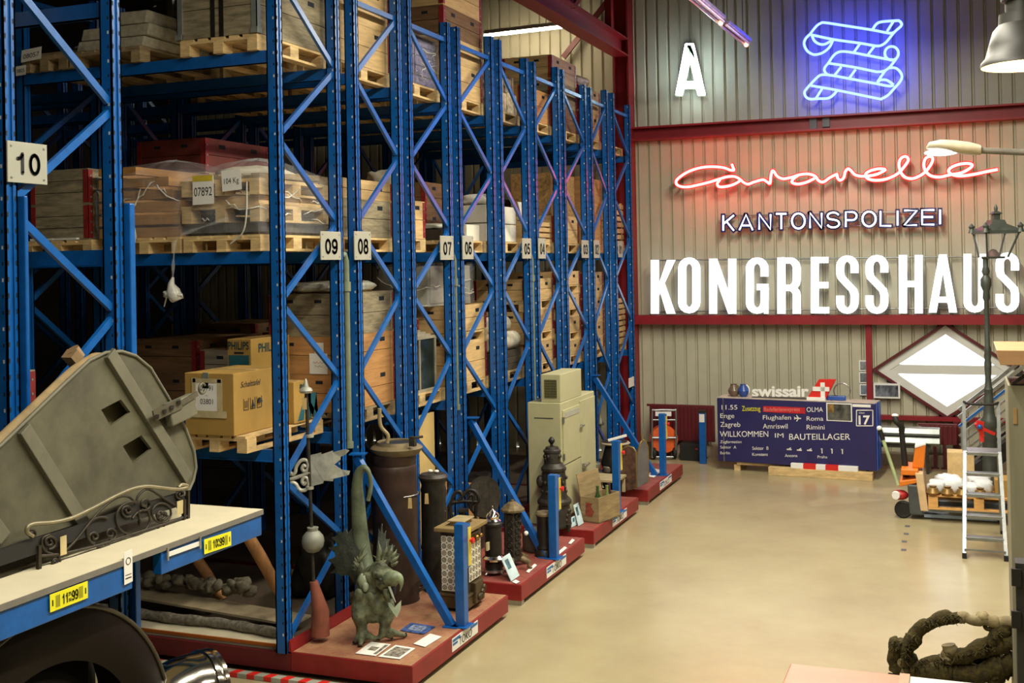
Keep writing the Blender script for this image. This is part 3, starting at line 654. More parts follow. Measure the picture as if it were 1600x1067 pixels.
MB().tube(smooth([(XA-.1, c-.64, z+.45), (XA-.1, c-.65, z+.2), (XA-.14, c-.65, z+.02), (XA-.27, c-.65, z-.08)]), .008, 6).build('film_string', mSHEET, t)
# wrapped collars
z = seat(r, 2, 'film-wrapped plank bundle', x1=-6.44)
t = thing('wrapped_planks', 'film-wrapped pile of brown planks beside the bundle marked 07892', 'wrapped stack', (-6.9, c, z))
for k, (dx, h) in enumerate([(0, .11), (0, .11), (.01, .11), (-.02, .1), (-.03, .1), (-.12, .09)]):
    zz = z+.115*k; h -= .02; MB().box(-7.36, c-.57, zz, -6.46+dx*4, c-.5, zz+h).box(-7.36, c+.5, zz, -6.46+dx*4, c+.57, zz+h).box(-7.36, c-.5, zz, -7.3, c+.5, zz+h).box(-6.52+dx*4, c-.5, zz, -6.46+dx*4, c+.5, zz+h).build('plank_layer', M('plank_brown', '#a97a42', .65, var=.18, scale=2.5, st=(1, 1, 9)), t)
wrap(-7.39, -6.45, c-.59, c+.59, z+.002, z+.58, z+.74, t, seed=17, bulge=.02)
MB().tube(smooth([(-6.95, c-.63, z+.3), (-6.93, c-.64, z+.15), (-6.9, c-.64, z), (-6.96, c-.64, z-.1)]), .014, 6).ball((-6.97, c-.64, z-.12), .04, (1.2, .6, .6), rough=.5).build('film_tail', mSHEET, t)
z = seat(r, 2, 'grey plank crate', x1=-7.43); crate(-7.5, c-.55, c+.55, z, [(.33, mCRG), (.33, mCRG)], 'grey plank crate with one rust-red hinge on the middle shelf of rack 09', lx=.68, slots=False, boards=3)
for k, (x, q) in enumerate([(-8.0, .2), (-7.72, .25)]): tag(MB().box(x-.15, 8.43, z+.001, x+.12, 8.47, z+.02).build('folded_paper', mPAPER), f'{("left", "right")[k]} folded paper lying before the grey plank crate of rack 09', 'paper')
# row behind
r = '08'; c = ROW[r]
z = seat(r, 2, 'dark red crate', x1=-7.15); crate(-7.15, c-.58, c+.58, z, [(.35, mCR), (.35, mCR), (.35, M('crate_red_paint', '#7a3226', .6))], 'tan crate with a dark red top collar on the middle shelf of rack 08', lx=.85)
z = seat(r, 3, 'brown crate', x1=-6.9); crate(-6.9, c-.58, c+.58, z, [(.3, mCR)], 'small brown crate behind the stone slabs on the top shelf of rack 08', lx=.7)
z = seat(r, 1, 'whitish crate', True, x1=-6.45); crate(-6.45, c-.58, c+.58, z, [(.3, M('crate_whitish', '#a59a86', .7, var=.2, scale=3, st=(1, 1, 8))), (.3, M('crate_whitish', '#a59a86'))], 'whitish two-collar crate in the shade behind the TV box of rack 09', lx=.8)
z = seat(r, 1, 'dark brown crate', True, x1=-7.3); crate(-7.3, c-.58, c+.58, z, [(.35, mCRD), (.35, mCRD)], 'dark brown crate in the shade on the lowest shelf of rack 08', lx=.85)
# cardboard boxes on the lowest shelf of rack 09
r = '09'; z = LV[0]
pallet(-5.66, 8.88, z+.001, 'pale wooden pallet sticking out under the cardboard box 03791', ly=1.25, lx=.66)
z += .148
t = carton(-6.26, -5.76, 8.22, 8.98, z, z+.53, 'brown cardboard box with a taped paper reading 03791 and 03801')
note(t, (-6.16, 8.216, z+.2), (1, 0, 0), (0, 0, 1), .26, .27, [('03791', .68, .16, .5), ('-', .5, .05, .1), ('03801', .25, .16, .5)])
mTAPE = M('masking_tape', '#c9b98c', .5)
MB().box(-6.19, 8.211, z+.15, -5.83, 8.2135, z+.21).box(-6.18, 8.211, z+.21, -6.14, 8.2135, z+.49).box(-5.92, 8.211, z+.21, -5.87, 8.2135, z+.48).box(-6.17, 8.211, z+.45, -5.88, 8.2135, z+.485).build('masking_tape', mTAPE, t)
MB().box(-6.07, 8.214, z+.40, -6.01, 8.219, z+.535).build('grey_tape', mGALV, t)
text('Schalttafel', (-5.759, 8.32, z+.4), (0, 1, 0), (0, 0, 1), .05, mINK, t, 'handwriting', width=.3, depth=.002, shear=.3)
for k in range(3):
    y = 8.36+.1*k; q = MB().box(-5.759, y, z+.2, -5.757, y+.006, z+.3).box(-5.759, y+.07, z+.2, -5.757, y+.076, z+.3).box(-5.759, y, z+.2, -5.757, y+.07, z+.206)
    if k == 0: q.box(-5.759, y+.02, z+.22, -5.757, y+.03, z+.28).box(-5.759, y+.045, z+.22, -5.757, y+.055, z+.28)
    elif k == 1: q.lathe([(0, 0), (.02, .0), (.006, .035), (.004, .06)], (-5.757, y+.037, z+.22), 8)
    else: q.lathe([(.03, 0), (.02, .03), (0, .04)], (-5.757, y+.037, z+.25), 8)
    q.build('handling_symbol', mINK, t)
xl, xr = on(356, 600, Y=9.08).x, on(393, 600, Y=9.08).x; y2 = min(9.74, on(465, 560, X=xr).y); zt = on(393, 530, Y=9.08).z
t = carton(xl, xr, 9.08, y2, z, zt, 'brown TV carton with teal print behind the box 03791')
text('PHILIPS', (xl+.01, 9.077, zt-.095), (1, 0, 0), (0, 0, 1), .07, M('philips_ink', '#1c3f44'), t, 'brand', width=xr-xl-.03, depth=.002, bold=.02)
text('PHILIPS', (xr+.002, 9.2, zt-.13), (0, 1, 0), (0, 0, 1), .08, M('philips_ink', '#1c3f44'), t, 'brand', width=.34, depth=.002, bold=.02)
MB().box(xl+.02, 9.073, zt-.40, xr-.02, 9.079, zt-.15).build('printed_panel', mTEAL, t)
text('TV', (xr+.002, 9.32, zt-.56), (0, 1, 0), (0, 0, 1), .22, mTEAL, t, 'print', width=.3, depth=.002, bold=.03, shear=.3)
MB().box(xl+.08, 9.074, zt-.135, xr-.08, 9.08, zt-.12).build('hand_hole', mHOLE, t)
xs = -5.66; y3 = on(479, 620, X=xs).y
t = carton(-5.95, xs, 9.0, y3, z, z+.38, 'tilted small carton with slanting teal stripes beside the TV carton')
for k in range(3): MB().prism([(xs+.001, 9.06+.13*k, z+.02), (xs+.001, 9.16+.13*k, z+.02), (xs+.001, min(y3-.01, 9.29+.1*k), z+.25), (xs+.001, 9.19+.1*k, z+.25)], (.002, 0, 0)).build('stripe', mTEAL, t)
text('BILL', (xs+.003, 9.1, z+.29), (0, 1, 0), (0, 0, 1), .06, M('philips_ink', '#1c3f44'), t, 'print', width=.15, depth=.002, bold=.02)
# floor of rack 09
tag(MB().box(-8.2, 8.60, .208, -5.6, 8.84, .235).build('white_board', [mLINO]), 'white-topped board lying along the red base of rack 09', 'board')
tag(MB().box(-8.2, 8.585, .208, -5.6, 8.599, .235).build('board_lipping', mPINE), 'narrow wooden strip edging the white-topped board of rack 09', 'wooden strip')
tag(MB().bar((-8.2, 9.14, .40), (-5.63, 9.02, .31), .3, .02).build('plank', M('plank_dusty', '#8f8064', .8, var=.2, scale=4)), 'dusty plank above the rope at the foot of rack 09', 'plank')
mROPE = M('rope_grey', '#7d7667', .85, var=.35, scale=22, bump=.7)
rp = smooth([(-8.2, 8.84, .285), (-7.6, 8.84, .285), (-6.9, 8.78, .29), (-6.3, 8.8, .285), (-5.68, 8.72, .285)], 8)
tag(MB().tube(rp, [.045+.006*math.sin(i*1.7) for i in range(len(rp))], 9).build('thick_rope', mROPE), 'thick grey rope lying along the white-topped board of rack 09', 'rope')
for k in range(48):
    random.seed(100+k); x = -8.1+.038*k
    tag(MB().ball((x, 9.2+random.uniform(-.06, .06), .455+random.uniform(0, .09)), random.uniform(.045, .075), (1, .9, .8), n=9, k=6, rough=.6).build('stone_lump', M('stone_grey', '#6b6350', .9, var=.25, scale=15)), 'fist-sized grey stone in the row lying on the dusty plank', 'stone', 'grey stones on the dusty plank')
def pole(p, q, r0, r1, label): tag(MB().tube([p, (V(p)+V(q))/2+V((.01, 0, 0)), q], [r0, (r0+r1)/2*1.1, r1], 9).build('wooden_pole', M('pole_wood', '#96683a', .7, var=.25, scale=5, st=(2, 2, .6))), label, 'pole')
pole(on(437, 926, Y=8.9), on(372, 812, Y=8.62), .05, .055, 'ochre wooden pole leaning beside the front upright of rack 09')
pole(on(347, 938, Y=9.3), on(300, 862, Y=9.3), .05, .05, 'brown wooden pole leaning in the shade under rack 09')
# floor of the other racks
tag(MB().box(-5.72, 11.25, .207, -5.68, 12.0, 1.82).build('beige_panel', M('beige_panel', '#c9ac6e', .6, var=.05)), 'tall beige door panel leaning under rack 07', 'panel')
carton(-6.4, -5.7, 12.9, 13.38, .207, .75, 'brown wooden box on the floor of rack 06', mCRO, flaps=False, name='wooden_box')
dc = on(756, 776, X=-5.2); tag(MB().lathe([(.0, -.02), (.235, -.02), (.235, .02), (.0, .02)], dc, 32, Matrix.Rotation(-.5, 4, 'Z') @ Matrix.Rotation(math.pi/2-.1, 4, 'Y')).bar(dc-V((.02, 0, .2)), (dc.x-.05, dc.y, .2225), .08, .05).build('round_disc', mIRON), 'round iron disc on a stub foot, standing before rack 06', 'disc')
for k, (x, y, h, l) in enumerate([(-5.9, 14.2, .5, 'humped dark iron casting on the floor under the rolls of rack 05'), (-5.8, 10.2, .55, 'dark iron casting in the shade behind the weather vane'), (-5.9, 17.2, .6, 'tall dark iron casting on the floor behind the fire screen')]):
    lump((x-.25, y, .209), (.5, .7, h), l, mDIRON, 'iron_casting', 'casting', seed=70+k, rough=.35)
# a pallet with a brown crate high on rack 10
pallet(-6.8, 6.08, LV[2]+.001, 'pale wooden pallet high on rack 10'); crate(-6.85, 5.5, 6.65, LV[2]+.147, [(.4, mCRO)], 'orange crate high on rack 10', lx=.7)
r = '10'
pallet(-6.4, 6.08, LV[0]+.001, 'weathered pallet in the shade on the lowest shelf of rack 10', True); crate(-6.4, 5.5, 6.65, LV[0]+.147, [(.35, mCRG), (.35, mCRG)], 'grey crate in the shade on the lowest shelf of rack 10')

# crates and pallets added further in to block light into the racks
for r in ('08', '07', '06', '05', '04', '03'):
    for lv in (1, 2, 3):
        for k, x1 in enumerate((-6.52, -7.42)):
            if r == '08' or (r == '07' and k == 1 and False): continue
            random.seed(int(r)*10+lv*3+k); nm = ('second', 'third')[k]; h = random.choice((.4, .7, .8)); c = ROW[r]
            pallet(x1, c, LV[lv-1]+.001, f'added light-blocking wooden pallet, {nm} from the aisle on the {SH[lv]} shelf of rack {r}')
            crate(x1, c-.57, c+.57, LV[lv-1]+.147, [(h/2, mCRD)]*2, f'added light-blocking brown crate, {nm} from the aisle on the {SH[lv]} shelf of rack {r}')
# ---------------------------------------------------------------- signs on the back wall
def neon(name, col, st): return M(name, col, emit=st)
nWHITE = neon('neon_white', '#eef4ff', 2.6); nBLUE = neon('neon_blue', '#3c4cff', 14); nRED = neon('neon_red', '#ff3c3a', 22); nCOOL = neon('neon_cool', '#d6eef6', 28); nLET = neon('letter_face', '#f4f8ff', 1.7)
YS = YW-.16
def sp(x, y, d=0): return on(x, y, Y=YS-d)
mSIDE = M('letter_side', '#b9bcc0', .4, .3)
t = thing('neon_sign', 'big white illuminated capital letters KONGRESSHAUS above the lower red girder', 'neon sign', sp(1300, 490))
CH = [('K', 95, 195, 480, 697), ('O', 205, 295, 470, 695), ('N', 330, 440, 475, 697), ('G', 478, 570, 470, 697), ('R', 605, 700, 470, 697), ('E', 740, 815, 468, 695), ('S', 842, 933, 462, 697),
      ('S', 960, 1053, 460, 697), ('H', 1095, 1192, 460, 695), ('A', 1215, 1330, 458, 692), ('U', 1355, 1448, 456, 692), ('S', 1485, 1580, 450, 692)]
def ell(cx, cy, rx, ry, a0, a1, n=8): return [(cx+rx*math.cos(math.radians(a0+(a1-a0)*i/n)), cy+ry*math.sin(math.radians(a0+(a1-a0)*i/n))) for i in range(n+1)]
def glyph(ch, W, H):
    """strokes of a heavy condensed capital in a W x H box where the stroke is one unit wide"""
    r, q, a, b = (W-1)/2, 1.3, .5, W-.5; c = W/2
    st = lambda x: ('R', [(x, 0), (x, H)], False)
    ov = lambda y0, y1: ell(c, y1, r, q, 0, 180)+ell(c, y0, r, q, 180, 360)
    y0, y1 = .5+q, H-.5-q
    return {'K': [st(.5), ('P', [(.9, .30*H), (.9, .52*H), (W-1.05, H), (W, H)]), ('P', [(1.1, .42*H), (1.6, .62*H), (W, 0), (W-1.1, 0)])],
            'O': [('R', ov(y0, y1), True)], 'N': [st(.5), st(b), ('P', [(0, H), (1.0, H), (W, 0), (W-1, 0)])],
            'G': [('R', [(b, .66*H)]+ell(c, y1, r, q, 0, 180)+ell(c, y0, r, q, 180, 360)+[(b, .46*H)], False), ('P', [(c-.05, .42*H), (W, .42*H), (W, .42*H+1), (c-.05, .42*H+1)]), ('P', [(b-.1, 0), (W, 0), (W, .45*H), (b-.1, .45*H)])],
            'R': [st(.5), ('R', [(.5, H-.5)]+ell(c+.1, y1, b-c-.1, q, 90, 0)+ell(c+.1, .46*H+q, b-c-.1, q, 0, -90)+[(.5, .46*H)], False), ('R', ell(c+.1, .46*H-q, b-c-.1, q, 80, 0)+[(b, .2*H), (b+.0, 0)], False)],
            'E': [st(.5)]+[('P', [(.5, y), (W-(.12 if y else 0), y), (W-(.12 if y else 0), y+1), (.5, y+1)]) for y in (0, .5*H-.5, H-1)],
            'S': [('R', [(b, .70*H)]+ell(c, y1, r, q, 0, 180)+[(a, .70*H), (a+.15, .62*H), (b-.15, .40*H), (b, .32*H)]+ell(c, y0, r, q, 0, -180)+[(a, .31*H)], False)],
            'H': [st(.5), st(b), ('P', [(.5, .45*H), (b, .45*H), (b, .45*H+1), (.5, .45*H+1)])],
            'A': [('P', [(0, 0), (.98, 0), (c+.35, H), (c-.48, H)]), ('P', [(W, 0), (W-.98, 0), (c-.35, H), (c+.48, H)]), ('P', [(.6, .17*H), (W-.6, .17*H), (W-.75, .17*H+.95), (.75, .17*H+.95)])],
            'U': [('R', [(a, H)]+ell(c, y0, r, q, 180, 360)+[(b, H)], False)]}[ch]
def ribbon(path, closed, hw=.5):
    n = len(path); L, R_ = [], []
    for i in range(n):
        p = V((*path[i], 0)); a = V((*path[(i-1) % n], 0)) if closed or i else None; b = V((*path[(i+1) % n], 0)) if closed or i < n-1 else None
        d1 = (p-a) if a else None; d2 = (b-p) if b else None
        d1 = d1.normalized() if d1 is not None and d1.length > 1e-6 else None; d2 = d2.normalized() if d2 is not None and d2.length > 1e-6 else None
        if d1 is None: d1 = d2
        if d2 is None: d2 = d1
        m = d1+d2; m.normalize(); nn = V((-m.y, m.x, 0)); k = hw/max(.5, abs(nn.dot(V((-d1.y, d1.x, 0)))))
        L.append(p+nn*k); R_.append(p-nn*k)
    return L, R_
for ch, x0, x1, y0, y1 in CH:
    X0, X1, Y0, Y1 = [980+x0/2.58, 980+x1/2.58, 220+y0/2.58, 220+y1/2.58]; SW, BW = 12.8, 9.6
    W, H = (X1-X0)/SW, (Y1-Y0)/BW
    f = lambda p, d: sp(X0+p[0]*SW, Y1-p[1]*BW, d)
    face, side = MB(), MB()
    for kind, pts, *cl in glyph(ch, W, H):
        if kind == 'P':
            face.add([f(p, .15) for p in pts], [tuple(range(len(pts)))]); n = len(pts)
            side.add([f(p, .15) for p in pts]+[f(p, 0) for p in pts], [(i, (i+1) % n, (i+1) % n+n, i+n) for i in range(n)])
        else:
            L, R_ = ribbon(pts, cl[0]); n = len(pts); q = [(i, (i+1) % n) for i in range(n if cl[0] else n-1)]
            vs = [f(p, .15) for p in L+R_]; face.add(vs, [(i, j, j+n, i+n) for i, j in q])
            for E_ in (L, R_): side.add([f(p, .15) for p in E_]+[f(p, 0) for p in E_], [(i, j, j+n, i+n) for i, j in q])
    o = side.build('letter', mSIDE, t); face.build('lit_face', nLET, o)
mb = MB()
for y0, y1 in ((407, 404), (487, 484)): mb.tube([on(1018, y0, Y=YW-.1), on(1590, y1-4, Y=YW-.1)], .015, 6)
mb.build('mounting_rail', mGALV, t)
# KANTONSPOLIZEI
t = thing('neon_sign', 'slim white neon capitals KANTONSPOLIZEI edged in dark blue', 'neon sign', sp(1300, 360))
LT = {'K': [[(0, 0), (0, 1)], [(1, 1), (0, .42)], [(.3, .6), (1, 0)]], 'A': [[(0, 0), (.5, 1), (1, 0)], [(.2, .3), (.8, .3)]], 'N': [[(0, 0), (0, 1), (1, 0), (1, 1)]], 'T': [[(0, 1), (1, 1)], [(.5, 1), (.5, 0)]],
      'O': [ell(.5, .5, .5, .5, 90, 450, 24)], 'S': [ell(.5, .75, .45, .25, 20, 250, 10)[:-1]+ell(.5, .26, .48, .26, 80, -160, 10)], 'P': [[(0, 0), (0, 1), (.6, 1)]+ell(.6, .73, .4, .27, 90, -90, 8)+[(0, .46)]],
      'L': [[(0, 1), (0, 0), (1, 0)]], 'I': [[(.5, 0), (.5, 1)]], 'Z': [[(0, 1), (1, 1), (0, 0), (1, 0)]], 'E': [[(1, 1), (0, 1), (0, 0), (1, 0)], [(0, .52), (.9, .52)]]}
mNAVY = M('navy_enamel', '#1a1c5a', .35)
for ch, x0, x1 in [('K', 387, 430), ('A', 452, 506), ('N', 532, 578), ('T', 600, 642), ('O', 664, 716), ('N', 737, 784), ('S', 805, 856), ('P', 881, 925), ('O', 948, 1002), ('L', 1021, 1064), ('I', 1084, 1096), ('Z', 1117, 1168), ('E', 1189, 1238), ('I', 1255, 1267)]:
    yt = 300-(x0-385)*.0262; yb = yt+62-(x0-385)*.004
    f = lambda p, d: sp(980+(x0+(x1-x0)*p[0])/2.58, 220+(yb-(yb-yt)*p[1])/2.58, d)
    back, tub = MB(), MB()
    for st in LT[ch]:
        P = [f(p, .06) for p in st]
        for a, b in zip(P, P[1:]): back.bar(a, b, .06, .105, (0, 1, 0)) if False else back.bar(a+(a-b).normalized()*.03, b+(b-a).normalized()*.03, .075, .07, (0, 1, 0)) if ch != 'O' else back.bar(a, b, .075, .07, (0, 1, 0))
        tub.tube([f(p, .10) for p in st], .0155, 6)
    o = back.build('letter', mNAVY, t); tub.build('neon_tube', nWHITE, o)
MB().tube([on(1130, 357, Y=YW-.06), on(1470, 350, Y=YW-.06)], .012, 6).tube([on(1130, 337, Y=YW-.06), on(1470, 330, Y=YW-.06)], .012, 6).build('mounting_rail', mGALV, t)
# red script
t = thing('neon_sign', 'red neon handwriting Caravelle just below the upper red girder', 'neon sign', sp(1300, 290))
Z2 = [(612, 155), (625, 190), (632, 212), (600, 212), (540, 190), (460, 181), (380, 182), (300, 195), (220, 222), (150, 262), (100, 308), (104, 345), (150, 366), (220, 366), (310, 347), (400, 325), (500, 294), (570, 274), (640, 272), (690, 298), (720, 325), (762, 342), (820, 322), (900, 301), (940, 322), (966, 336), (973, 280), (985, 222), (1004, 226), (1030, 266), (1085, 292), (1160, 280), (1240, 255), (1320, 248), (1384, 268), (1415, 308), (1460, 322), (1520, 282), (1575, 254)]
Z3 = [(45, 250), (52, 285), (75, 306), (108, 282), (122, 228), (148, 200), (175, 216), (215, 256), (290, 269), (400, 255), (470, 225), (492, 206), (430, 200), (350, 220), (310, 252), (330, 290), (400, 306), (500, 295), (600, 250), (660, 190), (706, 120), (682, 86), (640, 102), (620, 152), (632, 222), (672, 275), (740, 291), (810, 266), (870, 222), (920, 152), (932, 102), (900, 86), (862, 110), (850, 170), (870, 226), (920, 266), (1000, 276), (1090, 256), (1200, 236), (1280, 192), (1296, 162), (1250, 150), (1170, 160), (1100, 190), (1080, 226), (1120, 256), (1200, 266), (1320, 250), (1430, 226), (1535, 206)]
P = [(1040+x/5.926, 230+y/5.926) for x, y in Z2]+[(1300+x/5.926, 230+y/5.926) for x, y in Z3]
def stroke(t, pts, r, m, d=.2, n=4, tray=None):
    o = MB().tube(smooth([sp(x, y, d) for x, y in pts], n), r, 8).build('neon_tube', m, t)
    if tray:
        q = smooth([sp(x, y, d-.06) for x, y in pts], n); mb = MB()
        for a, b in zip(q, q[1:]): e = (b-a).normalized()*.012; mb.bar(a-e, b+e, .08, .02, (0, 1, 0))
        mb.build('channel', tray, t)
    return o
mCHN = M('channel_red', '#c8281e', .5)
stroke(t, P, .025, nRED, tray=mCHN)
for l in ([(505, 300), (478, 338), (500, 367), (580, 360), (650, 335), (700, 303)], [(1225, 262), (1180, 296), (1172, 328), (1230, 341), (1310, 322), (1380, 288)]): stroke(t, [(1040+x/5.926, 230+y/5.926) for x, y in l], .025, nRED, tray=mCHN)
mb = MB()
for x, y in [(612, 212), (150, 366), (766, 342), (973, 300), (1180, 300), (1460, 322)]: mb.tube([on(1040+x/5.926, 230+y/5.926, Y=YW), sp(1040+x/5.926, 230+y/5.926, .15)], .02, 6)
for x, y in [(148, 200), (400, 306), (632, 222), (870, 226), (1120, 256), (1430, 226)]: mb.tube([on(1300+x/5.926, 230+y/5.926, Y=YW), sp(1300+x/5.926, 230+y/5.926, .15)], .02, 6)
mb.build('standoff', mREDP, t)
# scroll
t = thing('neon_sign', 'blue-white neon outline of a folded ribbon high on the corrugated wall', 'neon sign', sp(1330, 155))
SC = [[(180, 240), (250, 152), (300, 117), (350, 110), (600, 148), (870, 190), (1060, 226), (1112, 218)], [(180, 240), (132, 290), (117, 350), (150, 422), (210, 460), (260, 463), (330, 440), (400, 380), (440, 300)],
      [(180, 240), (440, 296), (740, 338), (900, 366), (960, 366), (1010, 342), (1050, 302), (1120, 215), (1190, 152), (1200, 120), (1175, 91), (1140, 88), (980, 100), (920, 126), (880, 182)],
      [(205, 255), (230, 310), (280, 345), (340, 351), (400, 322), (430, 300)], [(1110, 95), (1040, 205)], [(740, 340), (670, 440)], [(900, 370), (830, 460)],
      [(385, 560), (440, 480), (490, 441), (550, 430), (650, 441), (830, 475), (1040, 515), (1100, 520)], [(1090+76*math.cos(a*math.pi/8), 450+76*math.sin(a*math.pi/8)) for a in range(17)],
      [(1160, 480), (1120, 540), (1060, 612), (1000, 648), (930, 656), (880, 647), (700, 610), (520, 580), (385, 560)], [(385, 560), (346, 610), (345, 650), (380, 688), (450, 700), (610, 730), (905, 785), (1060, 815), (1115, 805)],
      [(530, 600), (455, 695)], [(690, 630), (620, 725)], [(1060, 612), (1130, 613), (1180, 650), (1205, 710), (1180, 770), (1110, 850), (1050, 915), (980, 954), (930, 952), (480, 860), (195, 810)],
      [(1020, 640), (930, 772)], [(930, 772), (970, 747), (1030, 747), (1080, 776), (1110, 800)], [(375, 690), (300, 692), (240, 740), (150, 838), (121, 885), (140, 938), (190, 960), (260, 955), (380, 950), (440, 915), (480, 870)], [(325, 830), (250, 950)]]
for s_ in SC: stroke(t, [(1240+x/7.116, 20+y/7.116) for x, y in s_], .022, nBLUE, d=.3)
mb = MB()
for x, y in ((180, 240), (960, 366), (385, 560), (905, 785), (480, 860), (1112, 218)): mb.tube([on(1240+x/7.116, 20+y/7.116, Y=YW), sp(1240+x/7.116, 20+y/7.116, .29)], .012, 6)
mb.build('standoff', mGALV, t)
# letter A
t = thing('neon_sign', 'single white channel letter A lit by cool neon, left of the neon ribbon', 'neon sign', sp(1078, 152))
f = lambda p, d: sp(1040+p[0]/8.89, 50+p[1]/8.89, d)
mAB = M('letter_tray', '#8f9078', .5)
tr = MB()
for pl in ([(270, 150), (395, 150), (470, 480), (560, 890), (445, 890), (335, 420), (330, 150)], [(270, 150), (335, 150), (345, 420), (245, 895), (130, 895)], [(250, 700), (440, 700), (450, 795), (235, 795)]):
    a = [f(p, .02) for p in pl]; tr.prism(a, f(pl[0], .07)-f(pl[0], .02))
tr.build('letter_tray', mAB, t)
for pl in ([(285, 170), (378, 170), (470, 560), (540, 872), (460, 872), (428, 768), (252, 775), (222, 872), (150, 872), (210, 560), (285, 170)], [(335, 370), (262, 690), (428, 690), (345, 370)]):
    MB().tube([f(p, .20) for p in pl], .019, 8).build('neon_tube', nCOOL, t)
MB().tube([f((300, 250), -.19), f((300, 250), .15)], .02, 6).tube([f((340, 740), -.19), f((340, 740), .15)], .02, 6).build('standoff', mGALV, t)
# cable boxes under the neon ribbon
for k, (x, y) in enumerate([(1271, 196), (1291, 193)]):
    a = on(x, y, Y=YW-.1); tag(MB().box(a.x-.06, YW-.14, a.z-.06, a.x+.06, YW+.03, a.z+.12).build('transformer_box', M('grey_box', '#6f6f78')), f'small grey transformer box on the upper girder, {("left", "right")[k]} of the pair', 'electrical box')
# ---------------------------------------------------------------- along the back wall
def facing(px, py, z=0):
    """frame of a thing standing at photograph point px, py: P(x, y, d) lies on the upright plane through its foot, d nearer the viewer"""
    f0 = on(px, py, Z=z); n = V((-math.sin(yaw), math.cos(yaw), 0))
    def P(x, y, d=0):
        r = rt*((x-800)/F)+up*(-(y-CYP)/F)+fw; c = V((0, 0, CAMZ)); q = f0-n*d
        return c+r*((q-c).dot(n)/r.dot(n))
    P.s = (f0-V((0, 0, CAMZ))).dot(fw)/F; P.n = n; P.r = V((n.y, -n.x, 0)); P.o = f0
    return P
def turned(P, prof, ax, mb=None, n=24, d=0, **k):
    """turned body: prof lists (half width, height) in photograph units about the axis ax"""
    mb = mb or MB(); c = P(ax, prof[0][1], d)
    return mb.lathe([(w_*P.s, P(ax, y, d).z-c.z) for w_, y in prof], c, n, **k)
# display board of a railway station
A, B = on(1122, 720, Z=.15), on(1370, 736, Z=.15); ex = (B-A); WB_ = ex.length; ex.normalize(); nb = V((ex.y, -ex.x, 0)); ez = V((0, 0, 1))
def bd(cx, cy, d=0):
    r = rt*((1080+cx/4.706-800)/F)+up*(-(570+cy/4.706-CYP)/F)+fw; c = V((0, 0, CAMZ)); q = A+nb*d
    return c+r*((q-c).dot(nb)/r.dot(nb))
hb = bd(700, 262).z-.15
t = thing('departure_board', 'long dark blue station departure board greeting WILLKOMMEN IM BAUTEILLAGER', 'display board', A+ex*WB_/2)
mNB = M('board_blue', '#28265a', .4, var=.06, rand=0); mNBS = M('board_blue_side', '#2f55b0', .35)
MB().prism([A, B, B+ez*hb, A+ez*hb], -nb*.42).build('housing', mNB, t, bevel=.01)
MB().prism([B-nb*.03+ex*.001, B-nb*.10+ex*.001, B-nb*.10+ex*.001+ez*hb, B-nb*.03+ex*.001+ez*hb], ex*.012).prism([B-nb*.2+ex*.001, B-nb*.4+ex*.001, B-nb*.4+ex*.001+ez*hb, B-nb*.2+ex*.001+ez*hb], ex*.012).build('side_trim', mNBS, t)
MB().prism([A+ez*hb, B+ez*hb, B+ez*hb-nb*.42, A+ez*hb-nb*.42], ez*.012).build('top_plate', M('board_top', '#b3a99a', .5), t)
MB().prism([A+ex*.1+nb*.002, A+ex*.115+nb*.002, A+ex*.115+nb*.002+ez*hb, A+ex*.1+nb*.002+ez*hb], nb*.004).build('edge_strip', mSTEEL, t)
mLT = M('board_lettering', '#e9e7e2', .5, rand=0)
for st, x0, x1, y0, y1, m in [('11.55', 225, 340, 295, 328, mLT), ('Zusatzzug', 375, 510, 302, 338, mYEL), ('OLMA', 850, 970, 311, 345, mLT), ('Enge', 215, 318, 357, 390, mLT), ('Flughafen', 528, 735, 370, 402, mLT), ('Roma', 850, 972, 378, 410, mLT),
                              ('Zagreb', 215, 362, 420, 455, mLT), ('Amriswil', 528, 710, 432, 468, mLT), ('Rimini', 850, 982, 440, 474, mLT), ('WILLKOMMEN', 212, 568, 487, 528, mLT), ('IM', 617, 680, 502, 534, mLT), ('BAUTEILLAGER', 722, 1170, 506, 550, mLT),
                              ('Zugformation', 215, 372, 555, 575, mLT), ('Sektor  A', 215, 333, 594, 615, mLT), ('Sektor  B', 450, 570, 600, 624, mLT), ('Berlin', 215, 286, 636, 657, mLT), ('Konstanz', 450, 565, 646, 668, mLT), ('Ancona', 690, 782, 655, 677, mLT), ('Praha', 930, 1002, 666, 686, mLT)]:
    a, b, c_ = bd(x0, y1), bd(x1, y1), bd(x0, y0)
    text(st, V((a.x, a.y, a.z)), b-a, ez, c_.z-a.z, m, t, width=(b-a).length, depth=.008, bold=.0)
def pict(*bars):
    mb = MB()
    for a, b, w_ in bars: mb.bar(a, b, w_, .004, nb)
    mb.build('pictogram', mLT, t)
for x, y in ((720, 622), (795, 627), (870, 629)): p = bd(x, y, .008); pict((p-ex*.04, p+ex*.04, .02), (p-ex*.02, p+ex*.03+ez*.03, .015))
for x, y in ((962, 632), (1036, 634), (1112, 637)): p = bd(x, y, .008); pict((p-ez*.04, p+ez*.03, .016), (p+ez*.03-ex*.02, p+ez*.03+ex*.01, .014))
p = bd(783, 393, .008); pict((p-ex*.055, p+ex*.055, .018), (p+ex*.015, p-ex*.02+ez*.05, .014), (p+ex*.015, p-ex*.02-ez*.05, .014), (p-ex*.045, p-ex*.055+ez*.022, .01), (p-ex*.045, p-ex*.055-ez*.022, .01))
